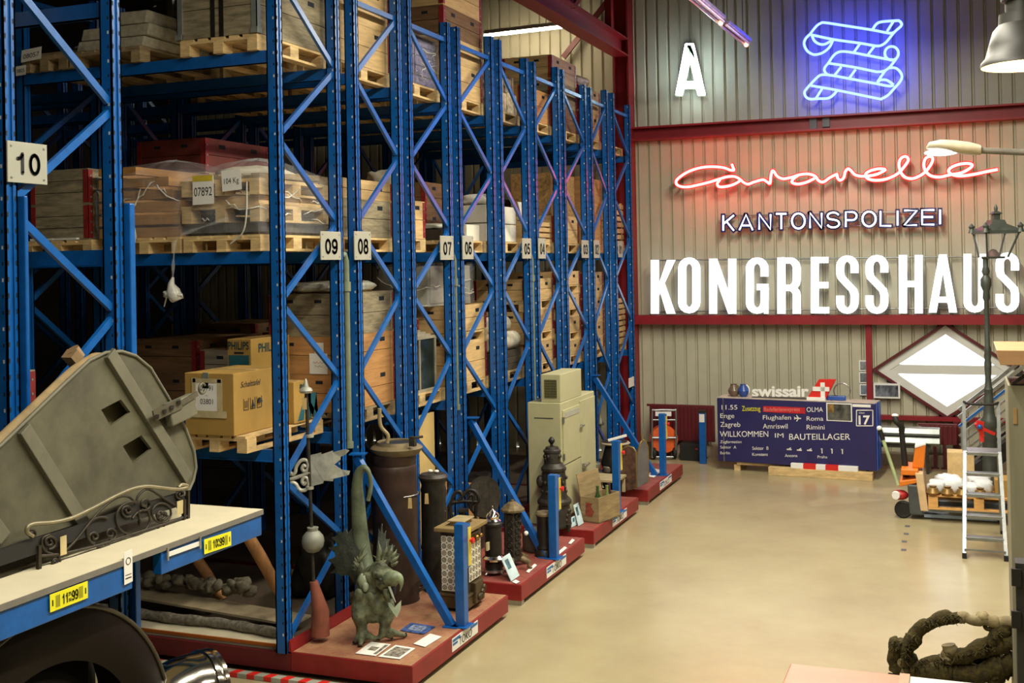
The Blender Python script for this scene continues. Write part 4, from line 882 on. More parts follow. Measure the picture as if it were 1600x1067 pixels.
def panel(x0, y0, x1, y1, m, name, d=.006, par=None):
    a, b, c_ = bd(x0, y1, 0), bd(x1, y1, 0), bd(x0, y0, 0); b = a+ex*(b-a).length; h = ez*(c_.z-a.z)
    return MB().prism([a, b, b+h, a+h], nb*d).build(name, m, par or t)
panel(530, 302, 838, 346, M('board_red', '#c2202a', .5, rand=0), 'red_strip'); a, b, c_ = bd(537, 340), bd(800, 340), bd(537, 312); text('Badeferienexpress', a, b-a, ez, c_.z-a.z, M('board_pale_red', '#e88a80'), t, width=(b-a).length, depth=.009)
o = panel(996, 278, 1184, 410, mWHITE, 'picture'); panel(1004, 286, 1176, 404, M('photo_dark', '#5a5a52', .5, var=.5, scale=7), 'print', .008, o)
panel(1004, 286, 1050, 350, M('photo_warm', '#8a6a38', .5, var=.5, scale=9), 'print', .009, o)
panel(1186, 288, 1320, 308, mWHITE, 'white_bar')
mb = MB(); c4 = [bd(1216, 448), bd(1336, 448), bd(1336, 333), bd(1216, 333)]
for i in range(4): mb.bar(c4[i]+nb*.006, c4[(i+1) % 4]+nb*.006, .014, .004, nb)
mb.build('number_frame', mLT, t)
a, b, c_ = bd(1232, 436), bd(1316, 436), bd(1232, 374); text('17', a, b-a, ez, c_.z-a.z, mLT, t, width=(b-a).length, depth=.008, bold=.03)
a, b, c_ = bd(1234, 358), bd(1275, 358), bd(1234, 346); text('Gleis', a, b-a, ez, c_.z-a.z, mLT, t, width=(b-a).length, depth=.008)
# the airline sign lying on the board
zt = .15+hb+.013
def bt(cx, cy, d): q = bd(cx, cy, d); return q
t = thing('airline_sign', 'white raised lettering with a red tail fin and white cross on the departure board', 'sign', A+ex*WB_*.5+ez*(zt-.15)-nb*.12)
DD = -.16
a, b, c_ = bt(452, 222, DD), bt(870, 222, DD), bt(452, 168, DD)
for k in range(4): text('swissair', V((a.x, a.y, zt+.02))+nb*.012*k, b-a, ez, (c_.z-a.z)*1.4, mWHITE if k == 3 else M('sign_edge', '#b0aea6', .5), t, width=(b-a).length, depth=.001, bold=.035)
MB().prism([V((a.x, a.y, zt))+nb*.05, V((b.x, b.y, zt))+nb*.05, V((b.x, b.y, zt))-nb*.05, V((a.x, a.y, zt))-nb*.05], ez*.02).build('base_strip', M('sign_base', '#55504a'), t)
fin = [bt(858, 250, DD+.02), bt(995, 250, DD+.02), bt(1068, 104, DD+.02), bt(945, 104, DD+.02)]
for p in fin[:2]: p.z = zt+.03
o = MB().prism(fin, nb*.06).build('tail_fin', mREDP, t)
p = bt(967, 178, DD+.085); MB().bar(p-ex*.16, p+ex*.105, .07, .01, nb).bar(p-ez*.16, p+ez*.105, .07, .01, nb).build('white_cross', mWHITE, o)
MB().prism([V((fin[0].x, fin[0].y, zt)), V((fin[1].x, fin[1].y, zt)), V((fin[1].x, fin[1].y, zt+.05)), V((fin[0].x, fin[0].y, zt+.05))], nb*.09).build('fin_plinth', mWHITE, t)
for k, (x, y, c_, nm) in enumerate([(385, 210, '#2e4f9a', 'blue and white glass'), (315, 205, '#6b5a48', 'small brown clay')]):
    p = bt(x, 235, -.2); t = thing('small_jug', f'{nm} jug at the left end of the departure board top', 'jug', (p.x, p.y, zt)); mk = M('jug_'+str(k), c_, .3)
    MB().lathe([(.05, 0), (.09, .05), (.1, .1), (.06, .17), (.05, .2), (.06, .21)], (p.x, p.y, zt), 14).build('body', mk, t); MB().tube(arc((p.x, p.y, zt+.11), .1, -70, 70, 8, ex, ez), .012, 6).build('handle', mWHITE if k == 0 else mk, t)
for k, x in enumerate((1030, 1085)): p = bt(x, 240, -.2); tag(MB().box(-.11, -.06, 0, .11, .06, .07).build('blue_block', M('jug_0', '#2e4f9a'), root=(0, 0, 0), bevel=.01), f'{("left", "right")[k]} small blue block beside the red tail fin', 'block').location = (p.x, p.y, zt)
p = bt(1110, 200, -.25); tag(MB().tube(arc((p.x, p.y, zt+.14), .13, -40, 220, 16, ex, ez), .012, 6).build('wire_hoop', mSTEEL), 'thin wire hoop standing at the right end of the departure board top', 'hoop')
# timbers in front of and below the board
a, b = on(1152, 735, Z=0), on(1290, 742, Z=0); d_ = (b-a).normalized(); n_ = V((d_.y, -d_.x, 0))
mb = MB()
for k in (0, .48, .96): q = a+d_*(WB_*.5*k*1.0); mb.bar(q+ez*.05, q-n_*.6+ez*.05, .1, .1, ez)
mb.bar(a+ez*.125-n_*.02, a+d_*1.4+ez*.125-n_*.02, .1, .045, ez).bar(a+ez*.125-n_*.45, a+d_*1.4+ez*.125-n_*.45, .1, .045, ez)
tag(mb.build('timber_skid', mPAL), 'low timber skid carrying the left half of the departure board', 'timber')
a = on(1201, 742, Z=0); b = on(1364, 752, Z=0); d_ = (b-a).normalized()
tag(MB().bar(a+ez*.065+V((0, .06, 0)), b+ez*.065+V((0, .06, 0)), .13, .13, ez).build('squared_timber', mPAL, bevel=.005), 'long squared timber on the floor below the departure board', 'timber')
p, q = on(1238, 731, Z=.2), on(1333, 737, Z=.2); p = a+d_*.36+ez*.17+V((0, .05, 0)); q = p+d_*1.05
t = thing('striped_bar', 'white bar with two red stripes lying on the squared timber', 'bar', p-ez*.04)
MB().bar(p, q, .09, .08, ez).build('bar', mWHITE, t, bevel=.006); 
for k in (.2, .55): MB().bar(p+d_*k, p+d_*(k+.2), .094, .084, ez).build('red_stripe', mREDP, t)
# pictures on the wall right of the board
for k, (x0, y0, x1, y1, nm) in enumerate([(1342, 563, 1363, 580, 'top'), (1342, 581, 1364, 599, 'middle'), (1343, 600, 1364, 618, 'bottom')]):
    a, b = on(x0, y0, Y=YW-.03), on(x1, y1, Y=YW-.03); t = thing('photo_print', f'grey photo print, {nm} one of three in the column left of the diamond window', 'picture', (a.x, YW-.02, b.z))
    MB().box(a.x, YW-.03, b.z, b.x, YW+.02, a.z).build('mount', mWHITE, t); MB().box(a.x+.02, YW-.033, b.z+.02, b.x-.02, YW-.029, a.z-.02).build('print', M(f'print_{k}', ('#8a8f92', '#6f787c', '#7d8ea0')[k], .5, var=.5, scale=8), t)
a, b = on(1365, 598, Y=YW-.05), on(1407, 622, Y=YW-.05); t = thing('photo_print', 'wide black and white photo print below the left corner of the diamond window', 'picture', (a.x, YW-.04, b.z))
MB().box(a.x, YW-.125, b.z, b.x, YW+.02, a.z).build('mount', mWHITE, t); MB().box(a.x+.03, YW-.129, b.z+.03, b.x-.03, YW-.124, a.z-.03).build('print', M('print_3', '#6a6f7a', .5, var=.6, scale=7, st=(2, 1, 1)), t)
# radiators, post, hose trolley
def radiator(x0, x1, y0, y1, label):
    a, b = on(x0, y0, Y=YW-.3), on(x1, y1, Y=YW-.3); t = thing('radiator', label, 'radiator', ((a.x+b.x)/2, YW-.36, 0))
    mb = MB().box(a.x, YW-.36, b.z, b.x, YW-.31, a.z); x = a.x
    while x < b.x-.03: mb.box(x+.01, YW-.385, b.z+.01, x+.05, YW-.36, a.z-.01); x += .07
    mb.build('ribbed_panel', mDRED, t, bevel=.004); MB().tube([(a.x-.05, YW-.34, a.z+.01), (b.x, YW-.34, a.z+.01)], .022, 8).build('pipe', mDRED, t)
    for x in (a.x+.2, b.x-.2): MB().box(x-.025, YW-.36, 0, x+.025, YW-.31, b.z).box(x-.06, YW-.4, 0, x+.06, YW-.29, .012).build('leg', mDRED, t)
radiator(1016, 1118, 633, 690, 'long dark red ribbed radiator behind the orange hose trolley')
radiator(1440, 1496, 663, 695, 'short dark red ribbed radiator below the diamond window')
p = on(1099, 724, Z=0); zt = on(1099, 641, Y=p.y).z; t = thing('blue_post', 'blue post with a black and white head left of the departure board', 'post', p)
MB().box(p.x-.055, p.y-.05, 0, p.x+.055, p.y+.05, zt-.04).build('post', mBLUE, t, bevel=.006); MB().box(p.x-.06, p.y-.055, zt-.04, p.x+.06, p.y+.055, zt).build('cap', mBLACK, t); MB().box(p.x-.045, p.y-.054, zt-.2, p.x+.045, p.y-.05, zt-.06).build('display', mWHITE, t)
P = facing(1038, 716); t = thing('hose_trolley', 'steel trolley with an orange hose reel standing before the red radiator', 'hose trolley', P.o)
def hoop(x0, x1, y0, y1, d): return [P(x0, y1, d), P(x0, y0+5, d), P(x0+4, y0, d), P(x1-4, y0, d), P(x1, y0+5, d), P(x1, y1, d)]
MB().tube(smooth(hoop(1019, 1056, 641, 714, .15), 5), .02, 8).tube([P(1019, 656, .15), P(1056, 656, .15)], .015, 8).tube([P(1019, 684, .15), P(1056, 684, .15)], .022, 8).tube([P(1018, 714, .15), P(1057, 714, .15)], .02, 8).build('frame', mALU, t)
c = P(1037, 685); ay = P.n
mx = ay.to_track_quat('Z', 'Y').to_matrix().to_4x4()
MB().lathe([(.05, -.1), (.24, -.1), (.24, -.085), (.16, -.08), (.16, .08), (.24, .085), (.24, .1), (.05, .1)], c, 28, mx).build('reel', M('hose_orange', '#d85a1e', .45), t)
MB().tube([p for k in range(5) for p in arc(c+ay*(-.06+.03*k), .185, 0, 350, 20, P.r, ez)], .018, 6).build('hose', M('hose_orange', '#d85a1e'), t)
for x in (1022, 1054): MB().lathe([(.03, -.03), (.09, -.03), (.1, -.015), (.1, .015), (.09, .03), (.03, .03)], P(x, 708, .1), 18, P.r.to_track_quat('Z', 'Y').to_matrix().to_4x4()).build('wheel', mBLACK, t)
MB().prism([P(1024, 650, .18), P(1049, 650, .18), P(1049, 643, .18), P(1024, 643, .18)], P.n*.01).build('sign', mWHITE, t)
p = on(1080, 720, Z=0); t = thing('black_box', 'low black box on the floor between the hose trolley and the blue post', 'box', p)
MB().box(p.x-.2, p.y, 0, p.x+.2, p.y+.3, .3).build('body', mBLACK, t, bevel=.01); MB().box(p.x+.08, p.y-.006, .2, p.x+.12, p.y, .22).build('red_light', mREDP, t)
# galvanised rails on trestles
p = on(1340, 690, Y=19.7); q = on(1469, 692, Y=19.7)
for k, (y0, y1) in enumerate([(668, 680), (682, 695)]):
    za, zb = on(1400, y0, Y=19.7).z, on(1400, y1, Y=19.7).z; h = za-zb
    tag(MB().prism([(p.x, 19.7, zb), (p.x, 19.64, zb+h*.35), (p.x, 19.7, za), (p.x, 19.9, za), (p.x, 19.9, zb)], (q.x-p.x, 0, 0)).build('guard_rail', mGALV, bevel=.008), f'{("upper", "lower")[k]} galvanised steel rail on the trestle right of the departure board', 'rail')
    zlow = zb
t = thing('trestle', 'plain steel trestle under the galvanised rails', 'trestle', (p.x+.3, 19.8, 0))
for x in (p.x+.15, q.x-.2):
    for y in (19.7, 19.88): MB().box(x-.02, y-.02, 0, x+.02, y+.02, zlow-.04).build('leg', mIRON, t)
MB().box(p.x+.1, 19.68, zlow-.04, q.x-.15, 19.9, zlow-.002).build('top_bar', mIRON, t)
# pallet truck with its load
a, b = on(1420, 806, Z=0), on(1508, 811, Z=0); dx = (b-a).normalized(); dy = V((-dx.y, dx.x, 0)); o0 = on(1408, 803, Z=0)
def T(u, v, z): return o0+dx*u+dy*v+ez*z
t = thing('pallet_truck', 'orange and grey electric pallet truck with upright tiller at the right', 'pallet truck', o0)
mORG = mORANGE; mGRY = M('truck_grey', '#4c5052', .45)
MB().prism([T(.12, -.3, .06), T(.30, -.3, .06), T(.24, -.3, .46), T(.10, -.3, .46)], dy*.66).build('drive_housing', mGRY, t, bevel=.02)
MB().prism([T(.26, -.31, .12), T(.36, -.31, .12), T(.30, -.31, .62), T(.2, -.31, .62)], dy*.68).build('side_cover', M('truck_cream', '#e7c79a', .45), t, bevel=.01)
MB().prism([T(.02, -.28, .58), T(.24, -.28, .58), T(.24, -.28, .66), T(.02, -.28, .66)], dy*.62).prism([T(.0, -.28, .42), T(.22, -.28, .48), T(.22, -.28, .54), T(.0, -.28, .50)], dy*.62).build('bumper', mORG, t, bevel=.012)
MB().prism([T(.16, -.15, .66), T(.31, -.15, .66), T(.34, -.15, .98), T(.2, -.15, .93)], dy*.36).build('seat_back', mORG, t, bevel=.015)
MB().prism([T(.2, -.16, .93), T(.34, -.16, .98), T(.34, -.16, 1.0), T(.2, -.16, .955)], dy*.38).build('cap', mWHITE, t)
for v in (-.28, .16):
    f_ = MB().prism([T(.3, v, .11), T(1.35, v, .11), T(1.35, v, .17), T(.3, v, .17)], dy*.16).build('fork', M('fork_blue_grey', '#8496a6', .4), t, bevel=.008)
    MB().prism([T(.3, v+.02, .03), T(1.2, v+.02, .03), T(1.2, v+.02, .07), T(.3, v+.02, .07)], dy*.12).build('fork_link', M('fork_blue_grey', '#8496a6'), f_)
    MB().lathe([(.02, -.05), (.045, -.05), (.045, .05), (.02, .05)], T(1.25, v+.08, .046), 14, dy.to_track_quat('Z', 'Y').to_matrix().to_4x4()).build('roller', mBLACK, f_)
mdy = dy.to_track_quat('Z', 'Y').to_matrix().to_4x4()
w_ = MB().lathe([(.07, -.03), (.1, -.035), (.115, -.02), (.115, .02), (.1, .035), (.07, .03)], T(.04, -.24, .116), 22, mdy).build('drive_wheel', mBLACK, t)
MB().lathe([(.0, -.02), (.03, -.025), (.07, -.015), (.07, .015), (.0, .02)], T(.04, -.24, .116), 12, mdy).build('hub', mALU, w_)
MB().ball(T(.0, -.2, .30), .085, (1.3, 1, .8)).build('motor', M('motor_red', '#a3201f', .4), t)
MB().lathe([(.0, -.0), (.05, 0), (.055, .06), (0, .07)], T(-.05, -.33, .31), 12, mdy).build('motor_cap', mWHITE, t)
p0, p1 = T(.08, 0, .46), T(.03, 0, 1.12)
MB().tube([p0, p1], [.045, .035], 8).build('tiller', mBLACK, t); MB().tube(smooth([p1, p1+ez*.07-dy*.02, p1+ez*.14-dx*.06-dy*.05, p1+ez*.2-dx*.08]), [.04]*19, 8).build('tiller_head', mBLACK, t); MB().ball(p1+ez*.22-dx*.08, .04, (1.2, 1, .6)).build('handle', mWHITE, t)
p0, p1 = T(-.02, -.25, .44), T(-.20, -.25, 1.04); 
MB().tube([p0, p1], .024, 8).build('green_lever', M('lever_green', '#a9b98a', .5), t); MB().tube([p1, p1+(p1-p0).normalized()*.14], .03, 8).build('lever_grip', mBLACK, t); MB().ball(p1+(p1-p0).normalized()*.16, .035).build('lever_knob', mWHITE, t)
t = thing('wooden_pallet', 'pale wooden pallet riding on the orange pallet truck', 'pallet', T(.9, 0, .172), 'wooden pallets'); z = .172
mLP = M('pallet_honey', '#d9a560', .6, var=.12, scale=3, st=(2, 2, 9))
mb = MB()
for k in range(5): v = -.38+.17*k; mb.prism([T(.36, v, z+.16), T(1.6, v, z+.16), T(1.6, v+.13, z+.16), T(.36, v+.13, z+.16)], ez*.022)
mb.build('deck', mLP, t)
for u in (.42, .98, 1.52):
    for v in (-.36, 0, .36): MB().prism([T(u-.06, v-.05, z+.022), T(u+.06, v-.05, z+.022), T(u+.06, v+.05, z+.022), T(u-.06, v+.05, z+.022)], ez*.138).build('block', mLP, t)
for v in (-.36, .36): MB().prism([T(.36, v-.05, z), T(1.6, v-.05, z), T(1.6, v+.05, z), T(.36, v+.05, z)], ez*.022).build('bottom_board', mLP, t)
zz = z+.184
for k, (u, v, sx, h) in enumerate([(.46, -.2, .22, .17), (.66, -.15, .26, .2), (.88, -.22, .22, .15), (1.04, -.1, .24, .19), (.6, .2, .3, .18), (1.0, .22, .3, .2)]):
    p = T(u, v, zz); nm = ('leftmost', 'second', 'third', 'fourth', 'rear left', 'rear right')[k]
    lump(p, (sx, .26, h), f'white paper-wrapped parcel, {nm} on the pallet truck load', M('white_wrapping', '#dfe2e4', .6, var=.08), 'wrapped_parcel', 'parcel', 'white parcels on the pallet truck', seed=200+k, rough=.45, n=14, k=9)
for k, u in enumerate((.42, .6, .78, 1.0)): p = T(u, -.36, zz); tag(MB().lathe([(.05, 0), (.085, .03), (.06, .09), (.04, .1), (.05, .12)], p, 12).build('brass_fitting', M('brass_dull', '#9c7d4a', .4, .6, var=.2)), f'dull brass fitting, {("leftmost", "second", "third", "rightmost")[k]} along the front edge of the truck load', 'fitting', 'brass fittings on the pallet truck')
t = thing('cardboard_box', 'open brown cardboard box seen between the ladder steps on the pallet truck load', 'box', T(1.36, 0, zz)); MB().prism([T(1.18, -.3, zz), T(1.56, -.3, zz), T(1.56, .1, zz), T(1.18, .1, zz)], ez*.22).build('body', mCARD, t, bevel=.005)
t = thing('cardboard_box', 'tall tan carton standing on the floor behind the pallet truck', 'box', T(.75, .62, 0)); MB().prism([T(.6, .55, 0), T(.95, .55, 0), T(.95, .85, 0), T(.6, .85, 0)], ez*.78).build('body', M('tan_card', '#cdb27c', .7), t, bevel=.005)
# step ladder
t = thing('step_ladder', 'aluminium step ladder with platform and tall handrail at the right', 'ladder', (.19, 15, 0))
xl, xr = -.035, .41; yf, yr = 14.33, 15.72; zp = on(1536, 705, Y=15.0).z; yp = 14.95
def lad(x, z): return V((x, yf+(yp-yf)*z/zp, z))
ztop = on(1511, 629, Y=15.0).z
for x, i in ((xl, 0), (xr, 1)):
    xt = x+(.03 if i == 0 else -.03)
    MB().bar((x, yf, 0), (xt, yp, zp), .04, .05).build('front_stile', mALU, t); MB().bar((x, yr, 0), (xt, yp+.32, zp), .025, .05).build('rear_leg', mALU, t)
    MB().bar((xt, yp, zp), (xt, yp+.12, ztop), .028, .04).build('rail_post', mALU, t)
    MB().box(x-.025, yf-.03, 0, x+.025, yf+.03, .06).build('foot_cap', mBLACK, t); MB().box(x-.02, yr-.03, 0, x+.02, yr+.03, .06).build('foot_cap', mBLACK, t)
    MB().bar((xt, yp+.12, ztop-.25), (xt, yp+.5, zp+.1), .02, .03).build('brace', mALU, t)
MB().tube(smooth([(xl+.03, yp+.12, ztop), (xl+.1, yp+.02, ztop-.01), (xr-.1, yp+.02, ztop-.01), (xr-.03, yp+.12, ztop)]), .016, 8).build('top_bar', mBLACK, t)
for i in range(1, 6):
    z = zp*i/5.0 if i < 5 else zp; f_ = z/zp; y = yf+(yp-yf)*f_
    MB().box(xl+.03*f_+.01, y-.04, z-.04, xr-.03*f_-.01, y+(.09 if i < 5 else .34), z).build('tread' if i < 5 else 'platform', mALU, t, bevel=.004)
MB().bar((xl, yr-.02, .25), (xr, yr-.02, .25), .02, .03).bar((xl, yf, .1), (xr, yf, .1), .015, .02).build('cross_bar', mALU, t)
# old street lamp
P = facing(1547, 792); t = thing('street_lamp', 'old cast iron street lamp with a four-sided glass lantern, by the diamond window', 'street lamp', P.o)
mLP_ = M('lamp_iron', '#4a4f48', .5, .3, var=.15, scale=8)
turned(P, [(15, 792), (15, 785), (12, 780), (10.5, 700), (10, 670), (11, 668), (13, 664), (12, 655), (9, 650), (8, 640), (7, 622), (6, 612), (7, 608), (5, 603), (4.5, 590), (5, 575), (5.5, 568), (4.5, 562), (5.5, 556), (4.5, 550), (5.5, 545), (4, 540), (3.8, 500), (3.6, 470), (5.5, 465), (4.5, 455), (8, 446), (8, 436), (4, 430), (6, 424), (4, 416), (4, 405), (7, 402)], 1548.5).build('post', mLP_, t)
n_ = P.n; r_ = P.r
def sq(x, y, hw): c = P(x, y); q = hw*P.s; return [c+r_*q+n_*q, c-r_*q+n_*q, c-r_*q-n_*q, c+r_*q-n_*q]
LX = 1556
def frus(rows, cap=True):
    mb = MB(); R0 = [sq(*q) for q in rows]
    for a, b in zip(R0, R0[1:]): mb.add(a+b, [(i, (i+1) % 4, (i+1) % 4+4, i+4) for i in range(4)])
    if cap: mb.add(R0[0], [(0, 1, 2, 3)]); mb.add(R0[-1], [(3, 2, 1, 0)])
    return mb
MB().prism(sq(1552, 404, 13), ez*.03).build('lantern_base', mLP_, t); turned(P, [(10, 402), (9, 396), (4, 390), (0, 389)], 1552).build('burner', M('burner_red', '#5a2a24'), t)
frus([(1552, 401, 15.5), (LX, 364, 25)], False).build('lantern_glass', M('lantern_pane', '#dfe4ea', .04, var=0, alpha=.14, spec=.9), t)
lo, hi = sq(1552, 402, 16), sq(LX, 363, 25.5)
for a, b in zip(lo, hi): MB().tube([a, b], .014, 6).build('lantern_bar', mLP_, t)
mb = frus([(LX, 365, 27.5), (LX, 360, 27.5), (LX, 357, 24), (LX, 350, 12), (LX, 344, 10), (LX, 343, 5), (LX, 335, 5), (LX, 334, 8), (LX, 330, 3)])
for c in sq(LX, 360, 27): mb.lathe([(.05, -.03), (.03, .03), (.045, .06), (0, .11)], c, 8)
turned(P, [(2, 331), (3, 326), (2, 322), (0, 318)], LX, mb).build('roof', mLP_, t)
# bar clamp on the lamp's base
P2 = facing(1547, 792); t = thing('bar_clamp', 'red bar clamp with a blue knob on the street lamp base', 'clamp', P2(1532, 680, .45))
MB().bar(P2(1524, 662, .42), P2(1536, 682, .42), .05, .03).bar(P2(1534, 660, .42), P2(1534, 690, .42), .03, .05).bar(P2(1536, 670, .42), P2(1554, 678, .42), .04, .04).bar(P2(1526, 660, .42), P2(1536, 662, .42), .05, .06).build('frame', mREDP, t); MB().ball(P2(1531, 667, .46), .035).build('knob', mBLUE, t)
# metal stair rising to the right behind the lamp
t = thing('metal_stair', 'dark metal stair rising to the right in front of the diamond window', 'stair', on(1500, 745, Y=18.6))
YT = 18.4
for yy, nm in ((YT, 'near'), (YT+.9, 'far')):
    sh = yy-YT
    a, b = on(1498, 652, Y=YT), on(1600, 572, Y=YT); off = V((0, sh, 0)); dn = V((0, 0, -1))
    MB().bar(a+off, b+off, .05, .06, (0, 1, 0)).build('handrail', mSTEEL, t)
    for k in (.13, .28, .55, .8): MB().bar(a+off+dn*k, b+off+dn*k, .03, .03 if k > .2 else .06, (0, 1, 0)).build('rail', mBLUE if k == .13 else mSTEEL, t)
    MB().bar(a+off+dn*1.02+(a-b)*.0, b+off+dn*1.02, .22, .02, (0, 1, 0)).build('stringer', mDIRON, t)
    for f_ in (.06, .5, .95): p = a+(b-a)*f_+off; MB().box(p.x-.025, p.y-.025, 0, p.x+.025, p.y+.025, p.z).build('post', mGALV if f_ < .1 else mDIRON, t)
for k in range(7): f_ = .05+.14*k; p = a+(b-a)*f_+dn*.98; MB().box(p.x-.1, YT, p.z-.03, p.x+.14, YT+.9, p.z).build('tread', mDIRON, t)
# ---------------------------------------------------------------- lamps seen in the picture
a, b = on(757, 56, Y=19.6), on(878, 42, Y=19.6); t = thing('fluorescent_lamp', 'long fluorescent lamp glowing beneath the roof behind the racks', 'lamp', (a+b)/2)
MB().bar(a+ez*.06, b+ez*.06, .09, .07, ez).build('housing', mWHITE, t); MB().tube([a, b], .028, 8).build('tube', neon('tube_white', '#ffecc8', 70), t)
for f_ in (.2, .8): MB().tube([a+(b-a)*f_+ez*.09, V(((a+(b-a)*f_).x, 19.6, 9.4))], .006, 5).build('wire', mIRON, t)
a = on(1078, -6, Z=6.9); b = on(1126, 34, Z=6.9); c = on(1131, 40, Z=6.9); d = on(1166, 68, Z=6.9)
for k, (p, q) in enumerate(((a, b), (c, d))):
    t = thing('tube_fitting', f'{("far", "near")[1-k]} hanging twin-tube reflector lamp left of the neon ribbon' if k else 'hanging twin-tube reflector lamp cut by the top edge of the picture', 'lamp', (p+q)/2)
    if (p-q).length < .1: q = p+V((0, .8, 0))
    MB().bar(p+ez*.05, q+ez*.05, .16, .05, ez).build('reflector', M('reflector_violet', '#b9a9d0', .25, .7), t)
    for s in (-.04, .04): MB().tube([p+V((s, 0, 0)), q+V((s, 0, 0))], .02, 8).build('tube', M('tube_off', '#d9c8d8', .2), t)
    MB().ball(q+V((0, 0, -.02)), .035).build('lamp_end', neon('tube_end_glow', '#ffb48a', 4), t)
    for f_ in (.15, .85): e_ = p+(q-p)*f_; MB().tube([e_+ez*.07, V((e_.x, e_.y, 9.4))], .006, 5).build('wire', mIRON, t)
# factory pendant
c = on(1600, 103, Y=9.0); P = facing(1600, 103, c.z)
t = thing('pendant_lamp', 'dark enamel factory pendant lamp with a warm bulb at the top right corner', 'lamp', c)
mENA = M('enamel_dark', '#1d1b10', .5)
prof = [(55, 103), (54, 97), (48, 90), (44, 75), (38, 55), (31, 47), (30, 35), (30, 33), (22, 32), (22, 17), (27, 15), (27, -14), (8, -20), (0, -21)]
sc = 9.6/F
MB().lathe([(w_*sc, (103-y)*sc) for w_, y in prof], c, 40, caps=False).build('shade', mENA, t)
MB().lathe([((w_-1.2)*sc, (103-y)*sc) for w_, y in prof[:6]], c, 40, caps=False).build('shade_lining', M('enamel_cream', '#e9cf8e', .4), t)
MB().ball(c+ez*.14, .055).build('bulb', neon('bulb_warm', '#ffd890', 30), t); MB().tube([c+ez*(.66), V((c.x, c.y, 9.4))], .012, 6).build('cable', mBLACK, t)
light('pendant_bulb', 'POINT', c+ez*.05, 45, (1, .78, .48), shadow_soft_size=.05)
# street luminaire on an arm from the right
YL = 11.0
a, b = on(1447, 232, Y=YL), on(1532, 236, Y=YL); t = thing('street_luminaire', 'cream street luminaire on a horizontal arm, lit white underneath', 'street lamp', (a+b)/2)
q = lambda x, y, d: on(x, y, Y=YL)+V((0, d, 0))
rows = [(1447, 231, 1, .02), (1452, 229, 6, .09), (1470, 228, 9, .13), (1490, 230, 10, .14), (1515, 233, 10, .12), (1531, 235, 8, .09), (1533, 235, 7, .08)]
mb = MB(); rings = []
for x, y, h, wd in rows:
    c = q(x, y, 0); hh = h*YL/F*1.05; rings.append([c+V((0, wd*math.cos(k*math.pi/6), hh*max(-.75, math.sin(k*math.pi/6)))) for k in range(12)])
vs = [p for r in rings for p in r]; mb.add(vs, [(i*12+j, (i+1)*12+j, (i+1)*12+(j+1) % 12, i*12+(j+1) % 12) for i in range(len(rings)-1) for j in range(12)], True); mb.add(rings[-1], [tuple(range(12))]); mb.add(rings[0], [tuple(range(12))[::-1]])
mb.build('hood', M('lamp_cream', '#b5a98f', .45), t)
c = q(1471, 238, 0); MB().ball(c, .14, (1.05, .75, .22), n=20, k=8).build('lens', neon('lens_white', '#eef3ff', 5), t)
MB().tube([q(1531, 235, 0), q(1600, 238, 0), q(1700, 243, 0), V((q(1700, 243, 0).x, YL, 0))], .028, 8).build('arm', M('arm_grey', '#6b665c', .5), t)
# ---------------------------------------------------------------- exhibits on the red bases
ZB = .2225
# tall brown stove cylinder
P = facing(620, 950, ZB); P0 = P
t = thing('stove_cylinder', 'tall brown sheet iron stove cylinder with flanged rim, behind the bronze dragon', 'stove', P.o)
mBRN = M('stove_brown', '#3d2a20', .5, .25, var=.25, scale=5, bump=.1)
c_ = P(620, 950, -.25)
def cyl(P, prof, ax, d): c = P(ax, prof[0][1], d); return [(w_*P.s, P(ax, y, d).z-c.z) for w_, y in prof], c
pr, c = cyl(P, [(37.5, 952), (38, 945), (37.5, 940), (36.5, 935), (36, 735), (35.5, 728), (34, 725), (35, 722), (35, 708)], 620, -.30)
pr[0] = (pr[0][0], ZB-c.z); MB().lathe(pr, c, 40).build('body', mBRN, t)
pr, c2 = cyl(P, [(35, 709), (40, 703), (42, 699), (40, 697), (33, 694), (31, 689), (29, 690), (27, 712)], 620, -.30)
MB().lathe([(27.5*P.s, P(620, 692, -.30).z-c2.z), (0, P(620, 692, -.30).z-c2.z+.001)], c2, 30, caps=False).build('opening_shade', mHOLE, t)  # dark disc stands in for the shade inside the cylinder's mouth
MB().lathe(pr, c2, 40).build('rim', M('rim_dusty', '#7b6c4e', .6, .2), t)
MB().tube([c2+V((.205*math.cos(a), .205*math.sin(a), P(620, 771, -.30).z-c2.z+.0)) for a in [k*math.pi/16 for k in range(32)]], .006, 6, closed=True).build('wire', mSTEEL, t)
MB().tube(smooth([P(605, 692, .05), P(606, 680, .05), P(596, 668, .05), P(593, 655, .05), P(593, 638, .05)]), .02, 8).build('bent_handle', M('handle_dusty', '#8d7c55', .5), t)
MB().bar(P(645, 697, -.1), P(645, 682, -.1), .05, .06).tube([P(645, 684, -.08), P(661, 682, -.08)], .012, 8).build('clamp_handle', mIRON, t)
for x, y in ((638, 778), (664, 771)): q = P(x, y, .14 if x < 650 else .05); MB().prism([q, q+P.r*.03, q+P.r*.035-ez*.1, q-P.r*.005-ez*.1], P.n*.003).build('paper_tag', M('tag_paper', '#b59a64', .7), t)
MB().bar(P(651, 915, .05), P(662, 905, .05), .03, .04).bar(P(651, 925, .05), P(663, 917, .05), .02, .03).build('latch', mIRON, t)
